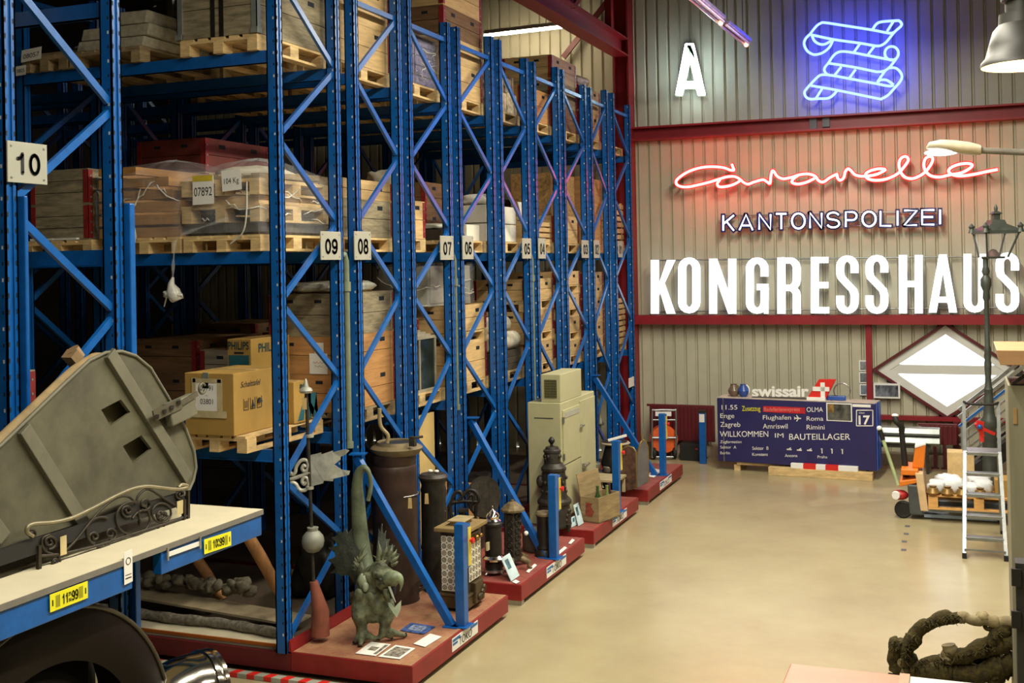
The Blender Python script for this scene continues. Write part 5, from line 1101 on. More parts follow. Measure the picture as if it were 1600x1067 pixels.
# black barrel stove behind
P = facing(678, 935, ZB); t = thing('barrel_stove', 'black cylindrical stove with a flat lid, between the brown cylinder and the tiled stove', 'stove', P(680, 935, -.35)); t.location.z = ZB; ORG[t.name] = V(t.location)
pr, c = cyl(P, [(21, 930), (22, 925), (21, 915), (20.5, 870), (21.5, 865), (20.5, 860), (20, 780), (21, 775), (19, 768), (22, 758)], 680, -.35); c.z = ZB; MB().lathe(pr, c, 28).build('body', mDIRON, t)
pr2 = [(23*P.s, pr[-1][1]), (24*P.s, pr[-1][1]+.02), (20*P.s, pr[-1][1]+.05), (0, pr[-1][1]+.06)]; MB().lathe(pr2, c, 28).build('lid', mIRON, t)
for s_ in (-.03, .04): MB().ball(c+V((s_, 0, pr[-1][1]+.075)), .022, (1.2, 1, .7)).build('pale_knob', mPAPER, t)
# tiled stove
A, B, C_ = on(688, 945, Z=ZB), on(731, 958, Z=ZB), on(761, 931, Z=ZB)
u = V((1, 0, 0)); v = V((0, 1, 0)); LU = B.x-on(686, 950, Y=B.y).x; LVv = on(757, 900, X=B.x).y-B.y; A = B-u*LU
def bx(mb, u0, u1, v0, v1, z0, z1): return mb.prism([B+u*(u0-LU)+v*v0+ez*z0, B+u*(u1-LU)+v*v0+ez*z0, B+u*(u1-LU)+v*v1+ez*z0, B+u*(u0-LU)+v*v1+ez*z0], ez*(z1-z0))
HS = on(731, 822, X=B.x).z-ZB-.02
t = thing('tiled_stove', 'square brown stove clad in white patterned tiles beside the nearest blue control column', 'stove', (B.x-.1, B.y+.2, ZB))
mST = M('stove_bronze', '#54452c', .45, .4, var=.25, scale=8); mSTT = M('stove_top_dusty', '#8a7448', .6, .2, var=.12)
bx(MB(), .02, LU-.02, .02, LVv-.02, .16, HS-.05).build('body', mST, t)
bx(bx(MB(), 0, LU, 0, LVv, .03, .14), -.01, LU+.01, -.01, LVv+.01, .14, .165).build('plinth', mST, t, bevel=.006)
for a in (.03, LU-.07):
    for b in (.03, LVv-.07): bx(MB(), a, a+.04, b, b+.04, 0, .03).build('foot', mST, t)
bx(bx(MB(), -.03, LU+.03, -.03, LVv+.03, HS-.04, HS), .08, LU-.08, .1, LVv-.1, HS, HS+.035).build('top_plate', mSTT, t, bevel=.008)
bx(MB(), .06, LU-.06, .08, LVv-.08, HS+.035, HS+.05).build('flue_lid', M('lid_dusty', '#a3926a', .6), t, bevel=.004)
mTW = M('tile_white', '#e2ddca', .3, var=.05); mTR = M('tile_ring', '#4a4438', .4); mTO = M('tile_ochre', '#8d6f45', .4)
def tiles(o_, du, nrm, wd, h, nu, nv):
    mb = MB(); mb.prism([o_, o_+du*wd, o_+du*wd+ez*h, o_+ez*h], nrm*.006)
    for i in range(nu):
        for j in range(nv):
            c = o_+du*(wd*(i+.5)/nu)+ez*(h*(j+.5)/nv)+nrm*.0075; r = min(wd/nu, h/nv)*.40
            def ring(r0, r1, k, n=10, ofs=0):
                mb.cur = k; a0 = [c+nrm*ofs+du*(r0*math.cos(q*6.2832/n))+ez*(r0*math.sin(q*6.2832/n)) for q in range(n)]; a1 = [c+nrm*ofs+du*(r1*math.cos(q*6.2832/n))+ez*(r1*math.sin(q*6.2832/n)) for q in range(n)]
                mb.add(a0+a1, [(q, (q+1) % n, (q+1) % n+n, q+n) for q in range(n)]); mb.cur = 0
            ring(r*1.0, r*1.12, 1, 6); ring(r*.55, r*.82, 2 if (i+j) % 2 else 1); ring(.0, r*.3, 1)
            for a in (-1, 1):
                c2_ = c+du*(a*wd/nu*.5)+ez*(h/nv*.5); mb.cur = 1; q = .008; mb.add([c2_-du*q, c2_-ez*q, c2_+du*q, c2_+ez*q], [(0, 1, 2, 3)]); mb.cur = 0
    return mb.build('tile_panel', [mTW, mTR, mTO], t)
tiles(B-u*(LU-.03)-v*(-.014)+ez*.19, u, -v, LU-.06, HS-.27, 4, 8)
tiles(B-u*.014+v*.07+ez*.27, v, u, LVv-.14, .36, 4, 5)
bx(MB(), LU-.02, LU+.0, .1, LVv-.1, HS-.17, HS-.07).build('upper_door', mST, t, bevel=.004); MB().ball(B+v*.2+u*.02+ez*(HS-.12), .025).ball(B+v*.3+u*.02+ez*(HS-.12), .02).build('knob', M('brass_old', '#a07c3c', .35, .8), t)
o = bx(MB(), LU-.03, LU+.03, .13, LVv-.1, .05, .25).build('ash_door', mST, t, bevel=.008)
mb = MB()
for a, b in ((.05, .12), (.05, .2), (.08, .27), (.11, .34)): mb.ball(B+u*.035+v*(.15+b*.5)+ez*(.05+a), .03, (.7, 1, 1.1), rough=.3)
mb.build('door_ornament', mST, t)
# winged dragon of green bronze
P = facing(586, 1000, ZB); s = P.s
t = thing('dragon_statue', 'green bronze winged dragon gargoyle with gaping beak standing on the nearest red base', 'statue', P.o)
px = lambda x, y, d=0: P(x, y, d)
mb = MB().ball(px(582, 920, -.06), .15, (1.05, .9, 1.35), n=20, k=14).ball(px(583, 948, -.03), .135, (1.15, 1, 1.05), n=20, k=14).ball(px(566, 940, .02), .10, (.85, .95, 1.35)).ball(px(603, 948, .02), .09, (.85, .95, 1.3)).ball(px(592, 896, .0), .10, (1, 1, 1.1))
mb.tube([px(564, 940, .03), px(562, 957, .07), px(561, 962, .09), px(565, 978, .06), px(566, 994, .06)], [.085, .075, .07, .05, .055], 12).tube([px(603, 946, .03), px(605, 960, .06), px(604, 966, .07), px(601, 978, .04), px(600, 986, .04)], [.08, .068, .062, .046, .05], 12)
for fx, fy, fd, toes in ((566, 993, .06, [(553, 1004), (563, 1008), (588, 999)]), (600, 984, .04, [(592, 999), (612, 997), (634, 993)])):
    a = px(fx, fy, fd)
    for tx, ty in toes:
        q = on(tx, ty, Z=ZB+.022); m_ = (a+q)/2; mb.tube([a, V((m_.x, m_.y, ZB+.055)), q], [.045, .034, .02], 9)
for x, y, d in ((572, 905, .06), (560, 930, .10), (578, 935, .10), (596, 930, .10), (588, 950, .11)): mb.ball(px(x, y, d), .05, (1, .5, 1.3))
bod = mb.build('body', mPATINA, t); q = bod.modifiers.new('r', 'REMESH'); q.mode = 'VOXEL'; q.voxel_size = .013; q.use_smooth_shade = True; q = bod.modifiers.new('s', 'SMOOTH'); q.iterations = 6; q.factor = .5
for fx, toes in ((566, [(553, 1004), (563, 1008), (588, 999)]), (600, [(592, 999), (612, 997), (634, 993)])):
    for tx, ty in toes: q = on(tx, ty, Z=ZB+.02); MB().tube([q, q+P.n*.03+ez*.008, q+P.n*.05-ez*.012], [.013, .01, .003], 7).build('claw', mPATD, t)
MB().ball(px(604, 909, .12), .095, (1.1, 1.0, .8), rough=.05).ball(px(598, 894, .08), .095, (1.05, .95, .52), rough=.05).tube(smooth([px(585, 897, .13), px(598, 900, .17), px(612, 896, .15)]), .028, 9).build('head', mPATINA, t, merge=True)
MB().tube(smooth([px(604, 905, .18), px(614, 902, .22), px(623, 904, .23), px(627, 912, .24), px(625, 924, .24)]), [.05, .055, .058, .06, .062, .062, .06, .058, .056, .053, .05, .047, .044, .04, .036, .031, .027, .023, .019, .015, .012, .01, .007, .005, .003], 10).build('upper_beak', M('patina_beak', '#7d8a6b', .55, .2, var=.3, scale=14), t)
MB().ball(px(608, 922, .16), .062, (1, .9, 1.25)).build('throat_shade', mHOLE, t)  # dark ball stands in for the shade in the open beak
jw = [(605, 934), (611, 944), (616, 950), (621, 944), (627, 938), (626, 952), (620, 965), (614, 957), (607, 946)]
MB().prism([px(x, y, .21+.002*(y-934)) for x, y in jw], P.n*.012).build('lower_jaw', M('patina_pale', '#9aa58a', .5), t)
MB().tube([px(603, 920, .2), px(604, 932, .22), px(609, 942, .21)], [.03, .028, .012], 8).build('jaw_hinge', mPATINA, t)
MB().tube([px(608, 916, .23), px(613, 930, .25), px(618, 941, .25)], [.012, .01, .003], 7).build('tongue', M('tongue_pale', '#b9bfae', .5), t)
for x, y in ((594, 906), (612, 900)): MB().ball(px(x, y, .24), .018).build('eye', mPATD, t)
mb = MB()
for x0, y0, x1, y1, r in [(592, 874, 591, 845, .03), (598, 872, 604, 846, .03), (604, 872, 613, 850, .03), (608, 874, 620, 858, .03), (611, 877, 623, 868, .028), (612, 882, 622, 877, .025), (590, 876, 583, 868, .02)]:
    mb.tube(smooth([px(x0, y0, .06), px((x0+x1)/2+2, (y0+y1)/2, .06), px(x1, y1, .03)], 3), [r, r*.9, r*.8, r*.6, r*.4, r*.2, .003], 8)
mb.build('crest', mPATINA, t)
def wing(outline, ribs, root, d0, bend):
    def lift(x, y): return px(x, y, d0+bend*((x-root[0])**2+(y-root[1])**2)**.5*s)
    mb = MB(); n = len(outline); c = lift(*root)
    pts = [lift(*q) for q in outline]
    for sft in (0, 1): mb.add([c-P.n*.008*sft]+[p-P.n*.008*sft for p in pts], [((0, i+1, i+2) if not sft else (0, i+2, i+1)) for i in range(n-1)])
    mb.add([p for p in pts]+[p-P.n*.008 for p in pts], [(i, i+1, i+1+n, i+n) for i in range(n-1)])
    w_ = mb.build('wing', mPATD, t)
    for tip in ribs: a, b = lift(*root), lift(*tip); MB().tube(smooth([a, (a+b)/2+P.n*.02+ez*.02, b], 5), [.026-.0022*k for k in range(11)], 7).build('wing_rib', mPATINA, w_)
wing([(562, 862), (558, 850), (564, 850), (555, 834), (553, 841), (549, 826), (543, 834), (540, 826), (535, 832), (527, 829), (528, 836), (519, 840), (526, 846), (527, 852), (514, 856), (523, 863), (524, 870), (512, 875), (521, 881), (524, 887), (517, 895), (528, 895), (534, 899), (545, 897), (554, 912), (562, 920), (574, 900)], [(549, 826), (540, 826), (527, 829), (519, 840), (514, 856), (512, 875), (517, 895)], (568, 898), -.12, -.35)
wing([(588, 868), (590, 846), (592, 825), (595, 832), (597, 818), (599, 834), (603, 829), (603, 842), (609, 842), (607, 852), (617, 852), (614, 861), (625, 866), (612, 872), (604, 885)], [(597, 818), (603, 829), (609, 842), (617, 852), (625, 866)], (592, 885), -.15, -.4)
for a, b in (((562, 868), (573, 850)), ((560, 878), (575, 863)), ((572, 895), (585, 880))): MB().tube([px(*a, .0), px((a[0]+b[0])/2-2, (a[1]+b[1])/2, .02), px(*b, -.02)], [.02, .016, .004], 7).build('spine_thorn', mPATINA, t)
MB().ball(px(568, 908, .05), .055, (1, .7, 1.2), rough=.2).ball(px(571, 917, .09), .03, (1, .8, 1.4), rough=.2).build('shoulder_leaf', M('patina_pale', '#9aa58a'), t)
tl = smooth([px(578, 915, -.16), px(568, 875, -.25), px(563, 835, -.28), px(560, 795, -.28), px(558, 760, -.28), px(561, 739, -.26), px(569, 731, -.24), (px(577, 740, -.22)), px(579, 762, -.22), px(575, 782, -.22)], 5)
MB().tube(tl, [.095-.0020*k if k < 20 else max(.02, .053-.0022*(k-20)) for k in range(len(tl))], 12).build('tail', M('patina_tail', '#69735a', .6, .2, var=.25, scale=8), t)
# weather vane leaning on the rack
P = facing(497, 996, ZB); t = thing('weather_vane', 'tall weather vane with grey pennant, ball and red cone foot leaning on rack 09', 'weather vane', P.o)
d = .1
MB().tube([P(500, 992, d), P(501, 955, d), P(490, 908, d)], [.085, .075, .035], 18).build('cone_foot', mTERRA, t)
MB().tube([P(490, 910, d), P(478, 600, d)], .016, 8).build('rod', mIRON, t)
c = P(489, 845, d); MB().lathe([(.01, -.105), (.055, -.09), (.09, -.05), (.1, 0), (.09, .045), (.06, .08), (.045, .09), (.05, .12), (.04, .122)], c, 24).build('ball', M('ball_grey', '#8b8d80', .55, .2, var=.15), t)
dv = d
fl = [(482, 712), (502, 707), (502, 710), (520, 704), (520, 707), (534, 703), (540, 702), (546, 704), (540, 710), (532, 714), (532, 718), (522, 726), (534, 734), (547, 736), (545, 742), (538, 744), (521, 748), (520, 752), (506, 751), (505, 755), (486, 760)]
mb = MB(); mb.prism([P(x, y, dv+.01*math.sin(x*.35)) for x, y in fl], P.n*.008); mb.build('pennant', M('zinc_grey', '#a9aaa0', .5, .3, var=.2, scale=8), t)
mZ = M('scroll_pale', '#b3b1a2', .45, .3)
def S2(pts, r=.012): return [P(440+x/5.62, 590+y/5.62, dv) for x, y in pts]
mb = MB()
for pts in ([(75, 860), (70, 830), (95, 850), (120, 830), (130, 780), (170, 730), (215, 725), (235, 760), (225, 810), (195, 820), (180, 795), (195, 770), (212, 785)], [(62, 895), (150, 870), (250, 830)], [(95, 970), (75, 935), (100, 920), (130, 940), (160, 985), (210, 985), (240, 940), (225, 885), (195, 875), (180, 910), (200, 935), (215, 915)]): mb.tube(smooth(S2(pts), 4), .017, 8)
mb.build('scrollwork', mZ, t)
for y in (681, 762): MB().lathe([(.035, -.012), (.035, .012)], P(484, y-590+590 if y < 700 else y, dv), 12).build('collar', mZ, t)
c = P(478, 612, d); MB().lathe([(.0, -.02), (.05, -.01), (.06, .01), (.05, .03), (.025, .045), (.012, .1), (0, .12)], c, 16).build('finial', M('zinc_grey', '#a9aaa0'), t)
q = P(472, 622, d+.03); MB().prism([q, q+P.r*.04, q+P.r*.04-ez*.1, q-ez*.1], P.n*.003).build('paper_tag', M('tag_paper', '#b59a64'), t)
# printed sheets on the base
def sheet(corners, label, m, extra=None, cat='paper'):
    p = [on(x, y, Z=ZB+.003) for x, y in corners]; o0 = p[0]
    t = thing('printed_sheet', label, cat, o0, 'printed sheets on the red bases'); mb = MB(); mb.prism(p, ez*.003).build('sheet', m, t)
    for k, (a, b, c, d_, mm) in enumerate(extra or []):
        f = lambda u_, v_: p[0]+(p[1]-p[0])*u_+(p[3]-p[0])*v_+((p[2]-p[3])-(p[1]-p[0]))*u_*v_+ez*.0045
        MB().add([f(a, c), f(b, c), f(b, d_), f(a, d_)], [(0, 1, 2, 3)]).build('picture', mm, t)
mPIC = M('picture_grey', '#8d8578', .5, var=.6, scale=30); mPIC2 = M('picture_blue', '#4a67a8', .5, var=.6, scale=22)
sheet([(555, 1021), (587, 1025), (611, 1007), (580, 1003)], 'white sheet with a small drawing, front left of the dragon', mPAPER, [(.3, .7, .35, .65, mPIC), (.8, .95, .1, .9, mPIC)])
sheet([(591, 1026), (625, 1030), (649, 1013), (618, 1008)], 'white printed sheet with a landscape photo, in front of the dragon', mPAPER, [(.12, .88, .12, .88, mPIC)])
sheet([(625, 985), (662, 991), (681, 979), (642, 973)], 'blue printed sheet behind the beak of the dragon', mPIC2, [(.2, .8, .2, .8, M('picture_mix', '#8d9dbb', .5, var=.6, scale=26))])
sheet([(646, 1006), (664, 1011), (690, 995), (672, 990)], 'blank white card near the corner of the nearest red base', mPAPER)
for k, (c4, nm) in enumerate([([(800, 909), (806, 912), (812, 909), (806, 906)], 'small white slip by the picture board'), ([(822, 893), (826, 895), (839, 883), (835, 881)], 'white slip before the perforated stove'), ([(870, 864), (874, 866), (886, 856), (882, 854)], 'white slip beside the second control column'), ([(888, 849), (892, 850), (898, 844), (894, 842)], 'white slip at the far corner of the second red base')]): sheet(c4, nm, mPAPER, cat='paper slip')
sheet([(1010, 744), (1022, 746), (1034, 735), (1022, 732)], 'white sheet on the farthest red base behind its stay', mPAPER)
def board(c4, label, lean=.12):
    p = [on(c4[0][0], c4[0][1], Z=ZB+.004), on(c4[1][0], c4[1][1], Z=ZB+.004)]; P_ = facing(c4[0][0], c4[0][1], ZB)
    h = (P_(c4[3][0], c4[3][1], -lean)-p[0]); t = thing('picture_board', label, 'picture board', p[0])
    e = (p[1]-p[0]); nn = e.cross(h).normalized(); nn = nn if nn.dot(P_.n) < 0 else -nn
    MB().prism([p[0], p[1], p[1]+h, p[0]+h], nn*-.006).build('board', M('board_pale_blue', '#b9cdd0', .4), t)
    q = lambda a, b: p[0]+e*a+h*b+nn*.002
    k = 1 if nn.dot(V((0, 0, CAMZ))-p[0]) > 0 else -1; q = lambda a, b: p[0]+e*a+h*b+nn*(.001 if k > 0 else -.0075)
    MB().add([q(.2, .45), q(.6, .45), q(.6, .85), q(.2, .85)], [(0, 1, 2, 3)]).build('picture', M('picture_teal', '#4a6f78', .4, var=.5, scale=18), t)
board([(799, 908), (812, 899), (796, 866), (783, 872)], 'pale blue picture board leaning at the chrome-topped stove')
board([(904, 822), (912, 817), (905, 785), (896, 789)], 'pale blue picture board leaning at the wooden chest', .2)
board([(893, 824), (901, 820), (897, 806), (893, 808)], 'small green picture board beside the tall tiered stove', .1)
# chrome topped stove
P = facing(777, 897, ZB); t = thing('paraffin_stove', 'slim black stove with polished metal dome and skirt on the second red base', 'stove', P.o)
def lt(name, prof, ax, m, par=None, d=0, n=28):
    c = P(ax, prof[0][1], d); pr = [(w_*P.s, P(ax, y, d).z-c.z) for w_, y in prof]; c.z = max(c.z, ZB+.001); return MB().lathe(pr, c, n).build(name, m, par or t)
lt('dome', [(12, 815), (13, 813), (10, 810), (11, 806), (9, 802), (5, 799), (3, 797), (1.2, 795), (1, 791), (0, 790)], 770, mCHROME)
lt('body', [(13, 870), (13, 866), (13.5, 850), (13, 822), (15, 820), (15, 817), (12, 814)], 771, mDIRON)
lt('skirt', [(13, 875), (18, 874), (18, 871), (13, 867)], 772, mCHROME); lt('pot', [(11, 890), (14, 886), (14, 876)], 772, mDIRON); lt('ring', [(10, 893), (15, 892), (15, 889), (11, 888)], 772, mSTEEL)
for a in (-50, 60, 180): q = P(772, 892); r_ = 14*P.s; e = V((math.cos(math.radians(a-70)), math.sin(math.radians(a-70)), 0)); MB().tube([q+e*r_*.9, q+e*r_*1.2+ez*.0-ez*(q.z-ZB)*.6, V((q.x, q.y, ZB+.012))+e*r_*1.25], .012, 6).build('leg', mSTEEL, t)
q = P(762, 855, .22); MB().box(q.x-.01, q.y-.03, q.z-.03, q.x+.01, q.y+.03, q.z+.05).build('mica_window', M('mica', '#b9ab84', .3), t)
# perforated hexagonal stove
P = facing(802, 884, ZB); t = thing('perforated_stove', 'dark openwork iron stove with domed lid on clawed feet, behind the chrome-topped stove', 'stove', P(801, 884, -.05)); t.location.z = ZB; ORG[t.name] = V(t.location)
pr = [(14, 876), (15, 872), (14, 868), (13.5, 800), (15, 797)]; c = P(801, 876, -.05); MB().lathe([(w_*P.s, P(801, y, -.05).z-c.z) for w_, y in pr], c, 6, smooth=False).build('body', mIRON, t)
pr = [(19, 798), (19, 795), (14, 790), (8, 785), (3, 783), (3, 781), (0, 780)]; c = P(801, 798, -.05); MB().lathe([(w_*P.s, P(801, y, -.05).z-c.z) for w_, y in pr], c, 12, smooth=False).build('lid', M('lid_bronze_dusty', '#746242', .6, .2, var=.3, scale=18, bump=.5), t)
mb = MB()
for j in range(6):
    for i in range(6): a = math.radians(60*i+30); q = P(801, 805+11*j, -.05)+V((math.cos(a), math.sin(a), 0))*(12.0*P.s); mb.tube([q+p for p in [V((-math.sin(a)*.03*math.cos(k*.785), math.cos(a)*.03*math.cos(k*.785), .03*math.sin(k*.785))) for k in range(8)]], .008, 5, closed=True)
mb.build('openwork', mDIRON, t)
for k in range(5): a = math.radians(72*k-80); e = V((math.cos(a), math.sin(a), 0)); q = V((P.o.x, P.o.y, ZB))-P.n*.05; MB().tube([q+e*.11+ez*.1, q+e*.2+ez*.07, q+e*.19+ez*.03, q+e*.23+ez*.015], [.04, .032, .024, .012], 8).build('claw_foot', M('lid_bronze_dusty', '#746242'), t)
MB().ball(P(822, 833, .0), .025).build('knob', mPAPER, t)
# tall tiered stove
P = facing(866, 828, ZB); t = thing('tiered_stove', 'tall tiered cast iron stove with pine-cone finial before the pale green cabinet', 'stove', P(866, 828, -.1)); t.location.z = ZB; ORG[t.name] = V(t.location)
lt('lower_body', [(24, 822), (27, 818), (26, 814), (25, 795), (24, 788), (27, 785), (27, 781), (24, 777)], 867, mIRON, d=-.1); lt('middle_body', [(23, 778), (20, 772), (18.5, 740), (18, 736), (20, 734), (20, 730), (17, 727), (14, 723)], 866, mIRON, d=-.1)
lt('upper_body', [(13, 724), (13, 710), (12.5, 707), (14, 706), (14, 703), (11, 701), (10, 698), (2, 697)], 863, mIRON, d=-.1); lt('finial', [(2, 698), (2.5, 696), (2, 694), (5, 690), (5, 687), (2, 683), (0, 682)], 862, mDIRON, d=-.1)
for k in range(4): a = math.radians(90*k+20); q = V((P.o.x, P.o.y, ZB))-P.n*.1+V((math.cos(a), math.sin(a), 0))*.17; MB().tube([q+ez*.09, q], [.03, .02], 8).build('leg', mIRON, t)
MB().ball(P(844, 752, -.1), .06, (.8, .8, 1.3)).build('side_spout', mIRON, t)
mb = MB(); random.seed(5)
for k in range(34): a = math.radians(random.uniform(-150, 10)); y = random.choice([712, 716, 745, 752, 760, 766, 796, 803, 810]); rr = {7: 0}.get(0, 0)+(13 if y < 720 else 19.5 if y < 770 else 25.5)*P.s; q = P(866 if y > 720 else 863, y, -.1)+V((math.cos(a), math.sin(a), 0))*rr; mb.ball(q, .02, (1, 1, 1.3), n=7, k=5)
mb.build('relief', mIRON, t)
P = facing(847, 868, ZB); t = thing('small_stove', 'small round iron stove with dusty lid in front of the tall tiered stove', 'stove', P.o)
lt('body', [(14, 868), (14, 863), (11, 858), (12, 855), (10.5, 850), (10.5, 808), (12, 805)], 850, mDIRON); lt('lid', [(12.5, 805), (13, 802), (11, 799), (0, 798.5)], 850, M('lid_dusty_brown', '#75664a', .6))
q = P(836, 815, -.25); tag(MB().lathe([(.13, 0), (.15, .03), (.15, .2), (.13, .24), (.05, .26)], V((q.x, q.y, ZB)), 20).build('iron_kettle', M('grey_iron', '#595748', .6, .2)), 'low grey iron pot behind the small round stove', 'pot')
# scrollwork lumps behind the tiled stove
P = facing(722, 872, ZB); t = thing('sewing_machine_base', 'ornate black cast iron machine frame standing behind the tiled stove', 'machine', P.o)
mb = MB().lathe([(.14, 0), (.15, .03), (.06, .06), (.05, .3), (.12, .34), (.12, .37)], P.o, 14); mb.build('pedestal', mDIRON, t)
mb = MB()
for pts in ([(703, 792), (710, 772), (718, 768), (722, 776), (716, 782)], [(722, 776), (732, 766), (742, 768), (748, 780), (742, 790)], [(706, 785), (725, 783), (746, 784)], [(735, 795), (740, 778), (736, 772), (730, 778)], [(703, 792), (706, 815)], [(744, 790), (742, 815)]): mb.tube(smooth([P(x, y) for x, y in pts], 5), .022, 7)
mb.build('scrollwork', mDIRON, t); zz = P.o.z+.37; MB().bar(P(700, 815), P(746, 815), .2, .04).bar(P(722, 815), V((P.o.x, P.o.y, zz-.01)), .08, .08).bar(P(715, 797), P(732, 797), .1, .03).bar(P(722, 797), P(722, 815), .05, .05).build('frame', mIRON, t)
# refrigerator cabinet
A, B, C_ = on(829, 802, Z=ZB), on(884, 823, Z=ZB), on(931, 797, Z=ZB)
B = V((-4.70, 13.62, ZB)); W1, D1 = B.x-on(827, 800, Y=13.62).x, .82
x0, x1, y0, y1 = B.x-W1, B.x, B.y, on(930, 700, X=B.x).y; z1 = on(886, 626, X=B.x).z
t = thing('refrigerator_cabinet', 'tall pale green old refrigerator cabinet with a vented box on top', 'refrigerator', (x0+W1/2, (y0+y1)/2, ZB))
mGRN = M('cabinet_green', '#aca982', .5, var=.05, scale=3, rand=0)
MB().box(x0, y0, ZB, x1, y1, z1).build('cabinet', mGRN, t, bevel=.012)
MB().box(x0+.09, y0-.004, z1-.20, x1-.1, y0+.002, z1-.19).build('vent_slit', mHOLE, t)
ym = y0+(y1-y0)*.52
o = MB().box(x1, y0+.05, z1-.78, x1+.02, ym-.01, z1-.10).build('small_door', mGRN, t, bevel=.004); MB().box(x1+.02, y0+.1, z1-.2, x1+.025, ym-.06, z1-.13).build('name_plate', mPLATE, o)
for z in (z1-.22, z1-.68): MB().box(x1+.01, y0+.035, z-.04, x1+.03, y0+.06, z+.04).build('hinge', mSTEEL, o)
MB().bar((x1+.05, ym-.06, z1-.38), (x1+.05, ym+.06, z1-.38), .02, .02).box(x1, ym-.03, z1-.4, x1+.05, ym-.01, z1-.36).build('latch', mSTEEL, o)
MB().box(x1, y0+.05, ZB+.08, x1+.015, ym-.01, z1-.80).build('lower_door', mGRN, t, bevel=.004)
o = MB().box(x1, ym+.005, ZB+.08, x1+.02, y1-.04, z1-.06).build('tall_door', mGRN, t, bevel=.004); MB().bar((x1+.06, ym+.01, z1-.92), (x1+.06, ym+.2, z1-.90), .025, .025).box(x1+.02, ym+.02, z1-.94, x1+.06, ym+.05, z1-.88).build('handle', mSTEEL, o)
xa, xb, ya, yb = on(845, 600, Y=y0+.02).x, x1-.005, y0+.02, y0+(y1-y0)*.62; zt = on(886, 582, X=xb).z
MB().box(xa, ya, z1, xb, yb, zt).build('top_box', mGRN, t, bevel=.008)
MB().box(xa+.05, ya-.003, z1+.06, xb-.05, ya+.002, zt-.07).build('grille_back', mHOLE, t)
mb = MB()
for k in range(9): x = xa+.05+(xb-xa-.10)*k/8; mb.box(x-.003, ya-.007, z1+.06, x+.003, ya-.003, zt-.07)
for k in range(8): z = z1+.06+(zt-z1-.13)*k/7; mb.box(xa+.05, ya-.007, z-.003, xb-.05, ya-.003, z+.003)
mb.build('grille', M('grille_green', '#6c6b3a', .5), t)
# wooden chest with bottles
A, B, C_ = on(914, 815, Z=ZB), on(936, 818, Z=ZB), on(963, 803, Z=ZB)
e1 = (B-A).normalized(); L1 = .27; e2 = V((-e1.y, e1.x, 0)); L2 = .52; A = B-e1*L1; hC = on(936, 778, X=B.x).z-ZB
t = thing('wooden_chest', 'open grey wooden chest with hinged lid and red mark on the third red base', 'chest', (A+B)/2); mCH = M('chest_wood', '#8f7a55', .7, var=.2, scale=4, st=(1, 1, 5))
q = lambda a, b, z: A+e1*a+e2*b+ez*z
mb = MB()
for a0, a1, b0, b1 in ((0, L1, 0, .015), (0, L1, L2-.015, L2), (0, .015, .015, L2-.015), (L1-.015, L1, .015, L2-.015)): mb.prism([q(a0, b0, 0), q(a1, b0, 0), q(a1, b1, 0), q(a0, b1, 0)], ez*hC)
mb.prism([q(0, 0, 0), q(L1, 0, 0), q(L1, L2, 0), q(0, L2, 0)], ez*.012); mb.build('box', mCH, t)
MB().prism([q(-.01, 0, hC), q(.005, 0, hC), q(-.05, 0, hC+.27), q(-.065, 0, hC+.27)], e2*L2).build('lid', mCH, t)
MB().prism([q(.07, -.002, .08), q(.17, -.002, .07), q(.2, -.002, .14), q(.15, -.002, .2), q(.18, -.002, .24), q(.08, -.002, .25)], -e2*.001).build('red_mark', M('mark_red', '#8d3a26', .7, var=.3, scale=20), t)
for k, (a, b, nm, m_) in enumerate([(.12, .22, 'dark green glass bottle', M('bottle_green', '#33502a', .15)), (.2, .32, 'paler green glass bottle', M('bottle_pale', '#7e8f4e', .2)), (.16, .44, 'purple-brown glass bottle', M('bottle_purple', '#4a3036', .2))]):
    p = q(a, b, .013); MB_ = MB().lathe([(.045, 0), (.05, .03), (.05, hC*.75), (.02, hC*.75+.08), (.018, hC*.75+.15), (.022, hC*.75+.17), (0, hC*.75+.17)], p, 14); tag(MB_.build('glass_bottle', m_), f'{nm} sticking out of the open wooden chest', 'bottle', 'bottles in the wooden chest')
# stool, coffee-pot shaped stove and pots on the third base
P = facing(952, 778, ZB); t = thing('low_stool', 'low beige stool behind the open wooden chest', 'stool', P(950, 785, -.3)); t.location.z = ZB; ORG[t.name] = V(t.location)
a = P(950, 745, -.3); MB().box(a.x-.2, a.y-.25, a.z-.03, a.x+.2, a.y+.25, a.z).build('seat', M('stool_beige', '#b0a07a', .6), t)
for x in (-.17, .17):
    for y in (-.2, .2): MB().box(a.x+x-.02, a.y+y-.02, ZB, a.x+x+.02, a.y+y+.02, a.z-.03).build('leg', M('stool_beige', '#b0a07a'), t)
P = facing(962, 762, ZB); t = thing('coffee_pot_stove', 'bulging black iron pot with pale rim on the farthest red base', 'pot', P.o)
lt('pot', [(18, 764), (21, 758), (20, 735), (22, 729), (22, 726), (19, 715), (15, 700), (17, 696), (20, 693)], 962, mDIRON, d=-.1); lt('rim', [(20, 694), (23, 692), (21, 690), (17, 690), (15, 696)], 962, M('rim_pale', '#9c9076', .5), d=-.1)
q = P(962, 687, .05); MB().bar(P(950, 688, -.1), P(979, 680, -.1), .05, .03).build('white_ledge', mPAPER, t)
